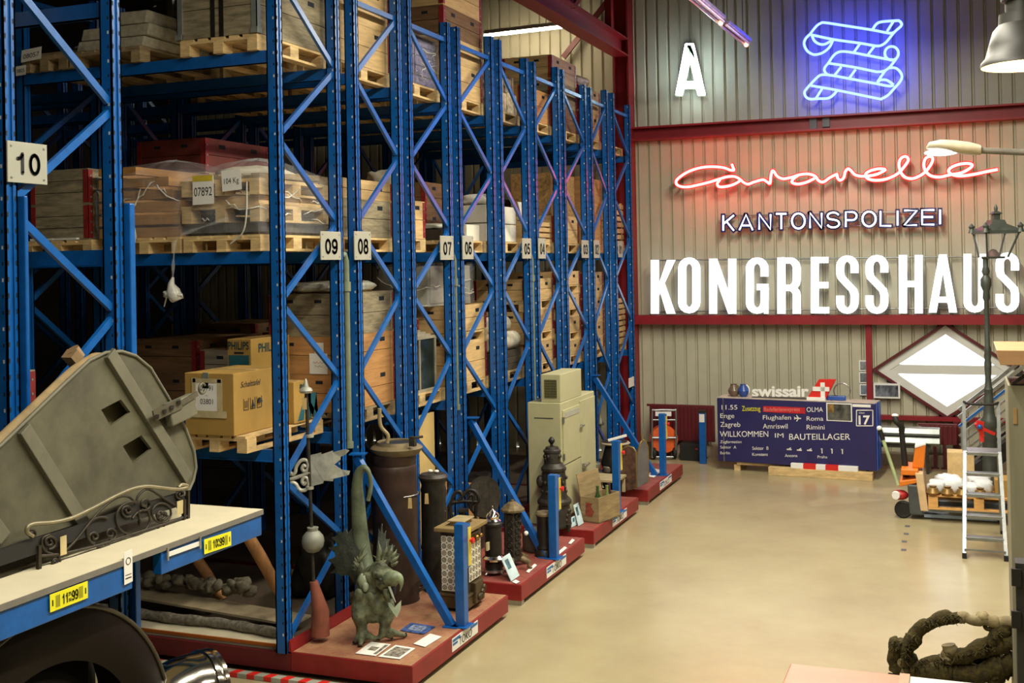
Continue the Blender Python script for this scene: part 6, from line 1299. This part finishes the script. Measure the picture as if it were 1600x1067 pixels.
for k, (x, y, sz, nm) in enumerate([(934, 722, .12, 'grey pewter bowl'), (933, 738, .13, 'dented grey kettle'), (944, 728, .07, 'slim pewter jug')]):
    P = facing(935, 770, ZB); c = P((926, 940, 951)[k], 775, -.35-.12*(k == 1)); c.z = ZB+.001
    h = P(x, y, -.35).z-ZB; tag(MB().lathe([(sz*.8, 0), (sz*.7, .02), (sz*.35, .06), (sz*.35, h*.6), (sz, h*.75), (sz*1.1, h*.95), (sz*.9, h)], c, 18).build('pewter_vessel', M('pewter', '#8a8677', .4, .6)), f'{nm} on a stand beside the cabinet door', 'vessel')
# folding fire screen
P = facing(994, 766, ZB); t = thing('fire_screen', 'folding fire screen with gilt frame on the farthest red base', 'fire screen', P.o)
for pts, m_, nm in (([(970, 768), (995, 762), (994, 706), (990, 700), (982, 697), (973, 701), (969, 708)], M('screen_tapestry', '#5d3f30', .6, var=.5, scale=9), 'left_panel'), ([(995, 762), (1013, 752), (1012, 700), (1009, 690), (1005, 687), (1001, 691), (996, 706)], M('screen_mesh', '#6d6a6a', .5, .3), 'right_panel')):
    w3 = [P(x, y, .1-.004*abs(x-995)) for x, y in pts]; o = MB().prism(w3, -P.n*.012).build(nm, m_, t); MB().tube(w3, .014, 7, closed=True).build('gilt_frame', M('gilt_worn', '#8a7544', .4, .5), o)
MB().tube(smooth([P(1004, 688, .07), P(1003, 682, .07), P(1006, 679, .07)]), .012, 6).build('crest', M('gilt_worn', '#8a7544'), t)
# antlers and bell in rack 03
P = facing(945, 700, ZB); t = thing('hand_bell', 'grey bronze bell hanging inside the front of rack 02', 'bell', P(937, 662, -1.2))
lt('bell', [(11, 662), (11, 660), (8, 654), (6, 645), (5, 640), (1, 637)], 938, M('bell_grey', '#85857a', .4, .5), d=-1.2); MB().tube([P(938, 637, -1.2), P(938, 560, -1.2)], .012, 6).build('hanger', mIRON, t)
random.seed(77); t = thing('iron_branches', 'tangle of dark wrought iron ornaments standing in the front of rack 02', 'ironwork', P(940, 700, -1.4)); mb = MB()
for k in range(16): a = P(random.uniform(930, 955), random.uniform(640, 690), -1.3); b = P(random.uniform(928, 960), random.uniform(585, 640), -1.4); mb.tube(smooth([a, (a+b)/2+V((random.uniform(-.1, .1), 0, 0)), b], 4), .014, 6)
mb.box(*(P(926, 640, -1.5)-V((0, 0, .02))), *(P(958, 636, -1.1)))
for x in (928, 956): q = P(x, 640, -1.3); mb.box(q.x-.02, q.y-.02, ZB, q.x+.02, q.y+.02, q.z)
mb.build('ironwork', mDIRON, t)
# warning tape on the floor edge
P_ = [on(x, y, Z=.0) for x, y in ((225, 1006), (560, 1082))]; 
a = V((-9.5, 8.40, .03)); b = V((-4.3, 8.40, .03)); t = thing('warning_bar', 'red and white striped warning bar on the floor along the nearest red base', 'warning bar', a)
MB().box(a.x, 8.34, .002, b.x, 8.42, .04).build('bar', mPLATE, t)
n = int((b.x-a.x)/.17)
for k in range(n): x = a.x+.17*k; MB().prism([(x, 8.3395, .0405), (x+.075, 8.3395, .0405), (x+.095, 8.4205, .0405), (x+.02, 8.4205, .0405)], (0, 0, .001)).box(x, 8.3385, .003, x+.075, 8.34, .0405).build('red_stripe', mREDP, t)

q = on(984, 606, X=-5.43); q2 = on(992, 588, X=-5.43); o = MB().box(-5.449, q.y, q.z, -5.446, q2.y, q2.z).build('paper_notice', mPAPER, RK['01'])
# ---------------------------------------------------------------- foreground left: bench, bellows, fender, old car
XT = -4.6
a, b = on(0, 942, X=XT), on(411, 797, X=XT); ZT = (a.z+b.z)/2; y1 = b.y; y0 = 1.6
bk = on(290, 784, Z=ZT).x
t = thing('shelf_bench', 'long bench with pale board top on deep blue beams at the left', 'bench', (XT-.4, (y0+y1)/2, 0))
MB().box(bk, y0, ZT-.035, XT, y1, ZT-.0).build('board', mLINO, t); MB().box(XT, y0, ZT-.036, XT+.004, y1, ZT-.001).build('edge_band', mEDGE, t)
ys = on(208, 890, X=XT).y; ysr = on(253, 870, X=XT).y
z1 = on(0, 1005, X=XT).z; z2 = on(411, 829, X=XT).z
def beam(yA, yB, zb, name):
    return MB().box(XT-.07, yA, zb, XT-.006, yB, ZT-.037).build(name, mBLUE, t, bevel=.006)
o1 = beam(y0, ys, on(120, 955, X=XT).z, 'beam'); o2 = beam(ysr, y1-.01, on(330, 868, X=XT).z, 'beam'); MB().box(bk+.03, y1-.07, on(330, 868, X=XT).z, XT-.07, y1-.01, ZT-.037).build('end_beam', mBLUE, t)
MB().box(bk+.05, y0, ZT-.15, bk+.12, y1-.1, ZT-.036).build('rear_beam', mBLUE, t)
for y in (y0+.3, y0+.1): MB().box(XT-.16, y-.06, 0, XT-.075, y+.06, ZT-.037).build('post', mBLUE, t); MB().box(bk+.02, y-.06, 0, bk+.12, y+.06, ZT-.037).build('post', mBLUE, t)
MB().box(-5.399, 6.5, ZT-.20, XT-.071, 6.58, ZT-.037).build('bracket', mBLUE, t)
def tagplate(x0, ya, x1, yb, h, st, par, m):
    p, q = on(x0, ya, X=XT+.003), on(x1, yb, X=XT+.003); hz = h
    o = MB().prism([p, q, q+ez*hz, p+ez*hz], (.002, 0, 0)).build('label', m, par); return o, p, q, hz
for (x0, ya, x1, yb, h, st, par) in ((78, 957, 137, 934, .095, '11 21 99', o1), (319, 866, 361, 852, .095, '10 21 99', o2)):
    o, p, q, hz = tagplate(x0, ya, x1, yb, h, st, par, mYEL); e = q-p; L = e.length; e.normalize(); f = lambda u_, v_: p+e*(L*u_)+ez*(hz*v_)+V((.0025, 0, 0))
    for no, u0, v0, wd, hh in ((st[:2], .31, .2, .16, .58), (st[6:], .56, .2, .17, .58), ('21', .475, .55, .07, .22), ('14', .475, .2, .07, .22)): q0 = f(u0, v0); digits(no, (q0.x+.0015, q0.y, q0.z), L*wd, hz*hh, o)
    mb = MB()
    for u0 in (.14, .75):
        for k in range(7): q0 = f(u0+.018*k, .15); mb.add([q0, q0+e*(.008+.004*(k % 2))*L*.8, q0+e*(.008+.004*(k % 2))*L*.8+ez*hz*.68, q0+ez*hz*.68], [(0, 1, 2, 3)])
    for u0 in (.05, .92): q0 = f(u0, .3); mb.add([q0, q0+e*.01, q0+e*.01+ez*hz*.35, q0+ez*hz*.35], [(0, 1, 2, 3)])
    mb.build('barcode', mINK, o)
o, p, q, hz = tagplate(194, 914, 207, 908, .19, '', o1, mPAPER); MB().tube([p+(q-p)*.5+ez*.13+V((.003, .02*math.cos(k), .02*math.sin(k))) for k in [i*.524 for i in range(12)]], .002, 5, closed=True).box(XT+.004, p.y+.01, p.z+.03, XT+.006, q.y-.01, p.z+.036).box(XT+.004, p.y+.01, p.z+.05, XT+.006, q.y-.01, p.z+.054).build('print', mINK, o)
o, p, q, hz = tagplate(260, 871, 313, 852, .03, '', o2, mPAPER); MB().box(XT+.004, p.y, p.z-.02, XT+.012, p.y+.015, p.z+.06).box(XT+.004, q.y-.015, q.z-.02, XT+.012, q.y, q.z+.06).build('label_holder', mSTEEL, o)
# smithy bellows lying on its edge
XB = on(295, 775, Z=ZT).x+.12
lean = .10
def W(x, y, d=0):
    """point on the leaning board plane of the bellows"""
    nrm = V((math.cos(lean), 0, math.sin(lean))); o_ = V((XB+.30+d*math.cos(lean), 0, ZT+d*math.sin(lean))); r = rt*((x-800)/F)+up*(-(y-CYP)/F)+fw; c = V((0, 0, CAMZ)); return c+r*((o_-c).dot(nrm)/r.dot(nrm))
XB = W(0, 0) and XB
NB = V((math.cos(lean), 0, math.sin(lean)))
t = thing('forge_bellows', 'huge grey-green wooden forge bellows with leather folds, on edge on the bench', 'bellows', (XB, 6.2, ZT))
top = [(-60, 735), (0, 697), (30, 668), (100, 600), (140, 563), (165, 551), (190, 549), (212, 556), (235, 575), (262, 620), (290, 670), (303, 705), (306, 730), (302, 750), (296, 764), (284, 776)]
bot = [(200, 802), (100, 834), (0, 866), (-60, 886)]
out = top+bot
hole1 = [(158, 640), (189, 624), (204, 644), (173, 666)]; hole2 = [(192, 697), (221, 680), (237, 701), (208, 724)]
me = bmesh.new(); vs = [me.verts.new(W(*p)) for p in out]; es = [me.edges.new((vs[i], vs[(i+1) % len(vs)])) for i in range(len(vs))]
for h in (hole1, hole2):
    hv = [me.verts.new(W(*p)) for p in h]; es += [me.edges.new((hv[i], hv[(i+1) % 4])) for i in range(4)]
r_ = bmesh.ops.triangle_fill(me, use_beauty=True, use_dissolve=False, edges=es, normal=NB)
me.verts.index_update(); mb = MB(); mb.add([v_.co.copy() for v_ in me.verts], [[q.index for q in f_.verts] for f_ in me.faces if f_.normal.dot(NB) > 0 or True]); me.free()
o = mb.build('front_board', mBELLOW, t, thick=.025, merge=True); o.modifiers['t'].offset = -1
MB().tube([W(*p, .004) for p in top], .012, 8).build('edge_bead', mBELTRIM, t)
for h in (hole1, hole2):
    mb = MB(); q = [W(*p, -.13) for p in h]; p_ = [W(*p, -.026) for p in h]
    for i in range(4): mb.add([p_[i], p_[(i+1) % 4], q[(i+1) % 4], q[i]], [(0, 1, 2, 3)])
    mb.add(q, [(0, 1, 2, 3)]); mb.build('valve_box', M('bellows_inside', '#8a8266', .7), t)
def batten(p, q, wd=.09, nm='batten'): a, b = W(*p), W(*q); return MB().bar(a+NB*.016, b+NB*.016, wd, .035, NB).build(nm, mBELTRIM, t, bevel=.004)
batten((168, 552), (290, 748)); batten((33, 670), (128, 822)); batten((-50, 770), (2, 842))
a, b = W(252, 650), W(292, 632); MB().bar(a+NB*.05, b+NB*.05, .16, .06, NB).build('handle_block', mBELTRIM, t, bevel=.012)
mb = MB().bar(W(240, 650, .085), W(283, 630, .085), .07, .012, NB).bar(W(283, 630, .085), W(308, 615, .085), .035, .014, NB)
mb.tube(arc(W(316, 607, .085), .035, 30, 330, 14, V((0, 1, 0)), V((0, 0, 1))), .009, 7).build('iron_hook', M('iron_dusty', '#5f5a48', .5, .4), t)
for x, y in ((246, 650), (258, 642), (269, 636), (280, 628)): MB().bar(W(x, y, .085), W(x, y, .115), .022, .022).build('bolt', mIRON, t)
MB().tube([W(75, 735, .02)+V((0, .03*math.cos(math.radians(k)), .03*math.sin(math.radians(k)))) for k in range(-200, 30, 20)], .006, 5).build('scratch_ring', mDIRON, t)
# leather folds and rear board
fold = [(-60, 735), (0, 697), (60, 640), (110, 592), (150, 560), (172, 551)]
mb = MB()
def fq(u_, v_):
    k = u_*(len(fold)-1); i = min(int(k), len(fold)-2); f_ = k-i; x = fold[i][0]*(1-f_)+fold[i+1][0]*f_; y = fold[i][1]*(1-f_)+fold[i+1][1]*f_
    bulge = .055*abs(math.sin(v_*math.pi*2))*math.sin(min(1, (1-u_)*2.5)*1.57)
    p = W(x, y, -.02-.24*v_); return p+ez*bulge-V((0, bulge*.8, 0))
mb.grid(fq, 24, 20); mb.build('leather', mLEATHER, t)
rear = [W(x, y, -.27) for x, y in out]; MB().prism(rear, -NB*.025).build('rear_board', mBELLOW, t)
a = W(118, 545, -.2); MB().bar(W(108, 552, -.2), W(128, 575, -.2), .09, .07).tube([W(112, 546, -.21), W(122, 560, -.2)], .05, 9).build('nozzle_block', M('block_tan', '#8a6f4c', .7), t)
mb = MB().bar(W(-60, 890, .04), W(284, 778, .04), .085, .05, NB).build('gap_strip', M('gap_dark', '#15120c', .7), t)  # near-black strip stands in for the dark gap under the bellows
# wrought iron fender in front
YF = lambda x, y, d=0: on(x, y, X=-4.93+d)
t = thing('wrought_fender', 'wrought iron scrollwork fender standing on the bench before the bellows', 'fender', (-4.93, YF(170, 840).y, ZT)); mW = M('wrought_iron', '#332c20', .5, .4, var=.3, scale=20)
C = lambda x, y: YF(30+x/5.714, 740+y/5.714)
def wire(pts, r=.009, n=5, name='scroll', m=mW): return MB().tube(smooth([C(*p) for p in pts], n), r, 7).build(name, m, t)
wire([(120, 560), (70, 520), (85, 465), (160, 445), (300, 435), (440, 405), (560, 355), (700, 285), (850, 205), (1000, 140), (1130, 115), (1250, 125), (1400, 140), (1490, 125), (1500, 108), (1450, 100), (1420, 125)], .013, name='top_rail', m=M('iron_worn', '#8b8266', .4, .4))
wire([(160, 738), (400, 712), (700, 640), (950, 560), (1200, 480), (1500, 378)], .01, name='lower_rail')
for x, y0_, y1_ in ((175, 640, 855), (1505, 150, 475), (1470, 230, 440)): MB().bar(C(x, y0_), C(x, y1_), .022, .022).build('foot_post', mW, t)
def sp_(cx, cy, r0, r1, a0, tn): return [(cx+(r0+(r1-r0)*k/22)*math.cos(math.radians(a0+360*tn*k/22)), cy+(r0+(r1-r0)*k/22)*math.sin(math.radians(a0+360*tn*k/22))) for k in range(23)]
for p in ([(410, 690), (500, 600), (620, 450), (730, 320), (850, 225), (940, 200), (1000, 220), (1040, 270)], [(1040, 270), (1060, 200), (1110, 150), (1160, 140), (1230, 180), (1320, 240), (1400, 290), (1470, 350)],
          sp_(270, 610, 65, 12, 100, -1.5), [(300, 720), (230, 690), (200, 630), (215, 570), (270, 545)], sp_(735, 520, 135, 130, 60, .65), sp_(670, 565, 55, 10, 90, 1.3), sp_(815, 535, 60, 12, 100, -1.4), sp_(1015, 400, 150, 150, -60, .95), sp_(965, 330, 60, 10, 60, 1.4), sp_(1120, 270, 60, 10, 120, -1.4),
          sp_(1270, 350, 85, 85, 0, 1), sp_(1270, 370, 55, 10, 0, 1.5), sp_(1055, 590, 38, 38, 0, 1), sp_(325, 785, 42, 8, -60, 1.6), [(700, 655), (690, 640), (715, 640), (725, 680), (740, 710), (760, 680), (770, 640), (785, 635), (775, 655)], [(1240, 480), (1250, 520), (1275, 550), (1300, 510), (1290, 470)], sp_(110, 540, 45, 8, 200, 1.4), sp_(1440, 185, 45, 8, 90, 1.4), [(1060, 330), (1075, 400), (1075, 460)], [(1010, 400), (1050, 350), (1090, 330)]): wire(p, .008, 3)
mb = MB()
for x, y in ((1240, 370), (1270, 410), (1300, 360), (1270, 350), (1250, 400)): mb.ball(C(x, y), .016, rough=.3)
mb.ball(C(1075, 430), .014, (1, .6, 2)).build('rosette', mW, t)
q = C(378, 555); MB().prism([q+V((.012, -.025, -.0)), q+V((.012, .025, -.0)), q+V((.012, .025, -.11)), q+V((.012, -.025, -.11))], (.002, 0, 0)).build('paper_tag', M('tag_cream', '#b8a878', .7), t); q = C(1420, 240); MB().prism([q+V((.012, -.03, -.0)), q+V((.012, .035, -.0)), q+V((.012, .03, -.09)), q+V((.012, -.03, -.1))], (.002, 0, 0)).build('paper_tag', M('tag_cream', '#d9c890'), t)
# vintage car under the bench
XC = -4.78; FC = on(95, 1120, X=XC); RF = 1.04
t = thing('vintage_car', 'dark vintage car parked under the bench, showing its brown wing and bright headlamp', 'car', (XC-.6, FC.y, 0))
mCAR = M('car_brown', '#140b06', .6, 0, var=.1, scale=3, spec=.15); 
cz = on(110, 942, X=XC).z-RF; cy = on(70, 942, X=XC).y
def wingp(u_, v_):
    a = math.radians(160-150*u_); r = RF-.0*v_; dx = -.55*v_; cur = .09*math.sin(v_*math.pi)
    return V((XC+dx+.02, cy+(r+cur*.5)*math.cos(a), cz+(r+cur*.5)*math.sin(a)))
mb = MB().grid(wingp, 30, 8); 
def side(u_, v_):
    a = math.radians(160-150*u_); r = RF-.30*v_; return V((XC+.02+.03*math.sin(v_*math.pi), cy+r*math.cos(a), cz+r*math.sin(a)))
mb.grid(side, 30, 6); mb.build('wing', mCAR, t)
MB().tube([V((XC+.025, cy+RF*math.cos(math.radians(160-5*k)), cz+RF*math.sin(math.radians(160-5*k)))) for k in range(31)], .014, 7).build('wing_bead', M('bead_olive', '#3a3322', .4), t)
WR_ = .62; wc = V((XC-.2, cy, WR_)); mx = Matrix.Rotation(math.pi/2, 4, 'Y')
MB().lathe([(.40, -.1), (.56, -.1), (WR_, -.05), (WR_, .05), (.56, .1), (.40, .1)], wc, 40, mx).build('tyre', mBLACK, t)
w_ = MB().lathe([(.40, -.08), (.42, .08), (.38, .08), (.36, 0), (.38, -.08)], wc, 36, mx).build('rim', M('rim_dark', '#1d1a17', .4, .4), t)
mb = MB()
for k in range(16): a = k*math.pi/8; mb.tube([wc+V((.03, .07*math.cos(a), .07*math.sin(a))), wc+V((0, .37*math.cos(a+.15), .37*math.sin(a+.15)))], .009, 5)
mb.lathe([(0, -.1), (.08, -.08), (.09, .1), (.04, .14), (0, .14)], wc, 16, mx).build('spokes', mIRON, w_)
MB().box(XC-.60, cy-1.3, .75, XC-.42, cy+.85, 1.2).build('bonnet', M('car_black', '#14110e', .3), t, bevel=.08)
hc = on(305, 1085, X=XC+.05); nl = V((.42, .9, -.12)).normalized(); mq = nl.to_track_quat('Z', 'Y').to_matrix().to_4x4()
HR = .26
h_ = MB().lathe([(HR*math.sin(k*.1309), -.42*math.cos(k*.1309)) for k in range(12)]+[(HR, 0), (HR+.004, .02), (HR+.018, .025), (HR+.018, .055), (HR+.004, .06), (HR+.004, .075), (HR+.02, .08), (HR+.02, .105), (HR-.01, .115)], hc, 36, mq).build('headlamp', mCHROME, t)
MB().lathe([(HR-.012, .11), (.15, .14), (.08, .155), (0, .16)], hc, 30, mq).build('headlamp_glass', M('lamp_lens', '#cfcfc4', .1, spec=.8), h_)
MB().tube(smooth([V((XC+.03, hc.y-.16, hc.z+.17)), V((XC+.03, hc.y-.02, hc.z+.235)), V((XC+.03, hc.y+.1, hc.z+.24))], 5), .014, 7).build('lamp_trim', mCHROME, h_)
q = hc-nl*.12+V((.14, 0, .09)); MB().bar(q, q+V((.0, .0, .075))+nl*.03, .045, .01, (1, 0, .5)).build('lamp_sticker', M('sticker_brown', '#6b5443', .5), h_)
MB().bar(hc-ez*.2-nl*.05, V((hc.x-.1, hc.y-.1, .5)), .05, .05).build('lamp_bracket', mIRON, t)
MB().box(XC-.60, cy-1.3, .35, XC-.34, cy+.95, .6).build('chassis', mBLACK, t); MB().box(XC-.58, cy-1.3, .05, XC-.54, cy+1.0, 1.25).build('wheel_shade_panel', mBLACK, t)  # last box: black panel added behind the wheel in place of shade
for k, (dx, dy) in enumerate([]): MB().lathe([(.40, -.1), (.56, -.1), (WR_, -.05), (WR_, .05), (.56, .1), (.40, .1), (.3, 0), (0, 0)], (XC+dx, cy+dy, WR_), 24, mx).build('wheel', mBLACK, t)
# ---------------------------------------------------------------- right edge
YR = 8.0
p = on(1577, 700, Y=YR); zt = on(1577, 568, Y=YR).z
t = thing('grey_cabinet', 'tall grey-green cabinet side at the right edge', 'cabinet', (p.x+.4, YR+.3, 0))
mGG = M('panel_grey_green', '#8d8870', .6, var=.1, scale=2.5, st=(4, 1, .5), rand=0)
MB().box(p.x, YR, 0, p.x+1.2, YR+.6, zt-.14).build('cabinet', mGG, t)
q = on(1586, 650, Y=YR); MB().box(q.x-.012, YR-.006, q.z-.05, q.x+.012, YR, q.z+.05).build('tan_sticker', M('block_tan2', '#b08d5a', .6), t)
MB().bar((p.x+.03, YR+.02, zt-.13), (p.x+.2, YR+.02, zt-.0), .03, .02).box(p.x+.02, YR+.01, zt-.15, p.x+.9, YR+.04, zt-.13).build('bracket', mIRON, t)
a = on(1557, 547, Y=YR-.12); 
t2 = tag(MB().prism([(a.x+.02, YR-.12, zt+.0), (a.x+1.5, YR-.12, zt), (a.x+1.5, YR-.12, a.z), (a.x, YR-.12, a.z)], (0, .8, 0)).build('wooden_worktop', M('worktop_wood', '#b98f63', .5, var=.08, scale=2, st=(1, 6, 6), rand=0), bevel=.004), 'thick pale wooden worktop on the grey-green cabinet at the right edge', 'worktop')
pp = on(1584, 950, Y=7.4); zz = on(1584, 885, Y=7.4).z
t = thing('dark_post', 'dark steel post with a hinge at the lower right edge', 'post', (pp.x+.06, 7.4, 0)); MB().box(pp.x+.012, 7.36, 0, pp.x+.2, 7.5, zz+.03).build('post', M('post_dark', '#2b2a28', .5), t)
for y0_, y1_ in ((888, 916), (954, 982)): u0, u1 = on(1580, y0_, Y=7.35), on(1596, y1_, Y=7.35); MB().box(u0.x, 7.34, u1.z, u1.x, 7.36, u0.z).build('hinge_plate', mBLACK, t)
# mossy branch sculpture
YM = 8.3
t = thing('mossy_branches', 'moss-covered gnarled branches standing on the floor at the lower right', 'branches', on(1480, 1100, Y=YM)); t.location.z = 0; ORG[t.name] = V(t.location)
mMOSS = M('moss', '#40360f', .95, var=.6, scale=26, bump=1.0, rand=.03, col2='#1d1708'); mBARK = M('bare_wood', '#8d7e5a', .8, var=.25, scale=9, bump=.5)
G = lambda x, y, d=0: on(1200+x/4, 880+y/4, Y=YM+d)
def limb(pts, r0, r1, m=mMOSS, name='branch', seed=0, parent=None):
    random.seed(seed); q = smooth(pts, 9); n = len(q); k1, k2 = random.uniform(.5, .8), random.uniform(.2, .35)
    q = [p+V((math.sin(i*k1), math.sin(i*k2+1), math.sin(i*k2*1.7)))*.008 for i, p in enumerate(q)]
    return MB().tube(q, [.66*(r0+(r1-r0)*k/n)*(1+.10*math.sin(k*k1)+.08*math.sin(k*k2+2)+random.uniform(-.05, .05)) for k in range(n)], 12).build(name, m, parent or t)
limb([G(860, 640), G(870, 540), (G(920, 450)), G(980, 390), G(1080, 350), G(1200, 335)], .085, .062, seed=1)
limb([G(1190, 345), G(1300, 350), G(1420, 365), G(1540, 375)], .055, .06, mBARK, 'bare_branch', 2)
limb([G(800, 680), G(785, 590), G(795, 500), G(810, 490)], .07, .06, seed=3)
limb([G(840, 700), G(820, 640), G(830, 590)], .06, .045, mBARK, 'bare_branch', 4)
limb([G(860, 600, .05), G(940, 640, .05), G(1050, 625, .05), G(1180, 590), G(1300, 545), G(1420, 520), G(1530, 490)], .075, .085, seed=5)
limb([G(1330, 550), G(1400, 480), G(1460, 420), G(1530, 380)], .085, .06, seed=6)
limb([G(1110, 610), G(1130, 560), G(1135, 510)], .07, .075, mBARK, 'cut_stub', 7)
limb([G(860, 690), G(1000, 680), (G(1150, 690)), G(1300, 690), G(1440, 650), G(1540, 610)], .1, .1, seed=8)
limb([G(900, 700, .1), G(1100, 660, .1), G(1350, 600, .1), G(1480, 660, .1), G(1540, 700, .1)], .09, .1, seed=9)
MB().ball(G(1345, 335), .045, (1, 1, .8), rough=.25).build('knot', mBARK, t); limb([G(1350, 370), G(1370, 400), G(1400, 415)], .03, .02, seed=12)
for x in (800, 870, 1150, 1420): limb([G(x, 690), G(x+10, 800), V((G(x, 690).x, YM, .0))], .09, .1, seed=x)
mb = MB(); random.seed(9)
for k in range(700):
    base_ = random.choice([(870, 540, 920, 450), (980, 390, 1080, 350), (1080, 350, 1200, 335), (860, 620, 870, 540), (1180, 590, 1420, 520), (900, 640, 1180, 600), (1340, 540, 1460, 420), (790, 560, 800, 490)])
    f_ = random.random(); x = base_[0]+(base_[2]-base_[0])*f_+random.uniform(-14, 14); y = base_[1]+(base_[3]-base_[1])*f_+random.uniform(-16, 16); a = G(x, y, random.uniform(-.07, .03)); b = a+V((random.uniform(-.03, .03), random.uniform(-.03, 0), random.uniform(-.035, .02)))
    mb.tube([a, b], [.006, .002], 4, caps=False)
o = mb.build('moss_tufts', mMOSS, t); o['kind'] = 'stuff'
# gallery table at the bottom right
ZG = 2.62
a = on(1235, 1036, Z=ZG); b = on(1416, 1053, Z=ZG)
struct(MB().box(-2.2, -5, 1.75, 3.5, a.y-.05, 1.87).build('floor_gallery', M('gallery_floor', '#6f6553', .7)))
for x in (-1.5, 3.2): struct(MB().box(x-.08, .6, 0, x+.08, .8, 1.75).build('gallery_post', mDRED))
t = thing('gallery_table', 'light wooden table with a white leaf at the bottom right corner', 'table', (a.x+.8, a.y-.5, 1.87))
MB().box(a.x, a.y-.9, ZG-.03, b.x, a.y, ZG).build('wooden_leaf', mPINE, t, bevel=.003); MB().box(b.x+.004, a.y-.9, ZG-.03, b.x+1.1, a.y, ZG).build('white_leaf', M('leaf_white', '#d8d8cc', .35), t, bevel=.003); MB().box(b.x-.012, a.y-.9, ZG-.001, b.x+.008, a.y, ZG+.004).build('seam_strip', M('seam_wood', '#a6713c', .5), t)
for x in (a.x+.06, b.x+1.0):
    for y in (a.y-.12, a.y-.84): MB().box(x-.025, y-.025, 1.871, x+.025, y+.025, ZG-.03).build('leg', mIRON, t)
# tape marks on the floor
for k, (x, y) in enumerate([(1418, 822), (1416, 834), (1413, 846), (1412, 859)]): q = on(x, y, Z=.001); tag(MB().box(q.x-.03, q.y-.05, .001, q.x+.03, q.y+.05, .002).build('tape_mark', M('tape_blue_grey', '#7f8c99' if k else '#555a5e', .5)), f'{("dark square", "first blue-grey", "second blue-grey", "nearest blue-grey")[k]} tape mark on the floor left of the step ladder', 'tape mark')
for o in S.objects:
    l_ = o.get('label')
    if l_ and not 4 <= len(l_.split()) <= 16: print('LABEL', len(l_.split()), l_)
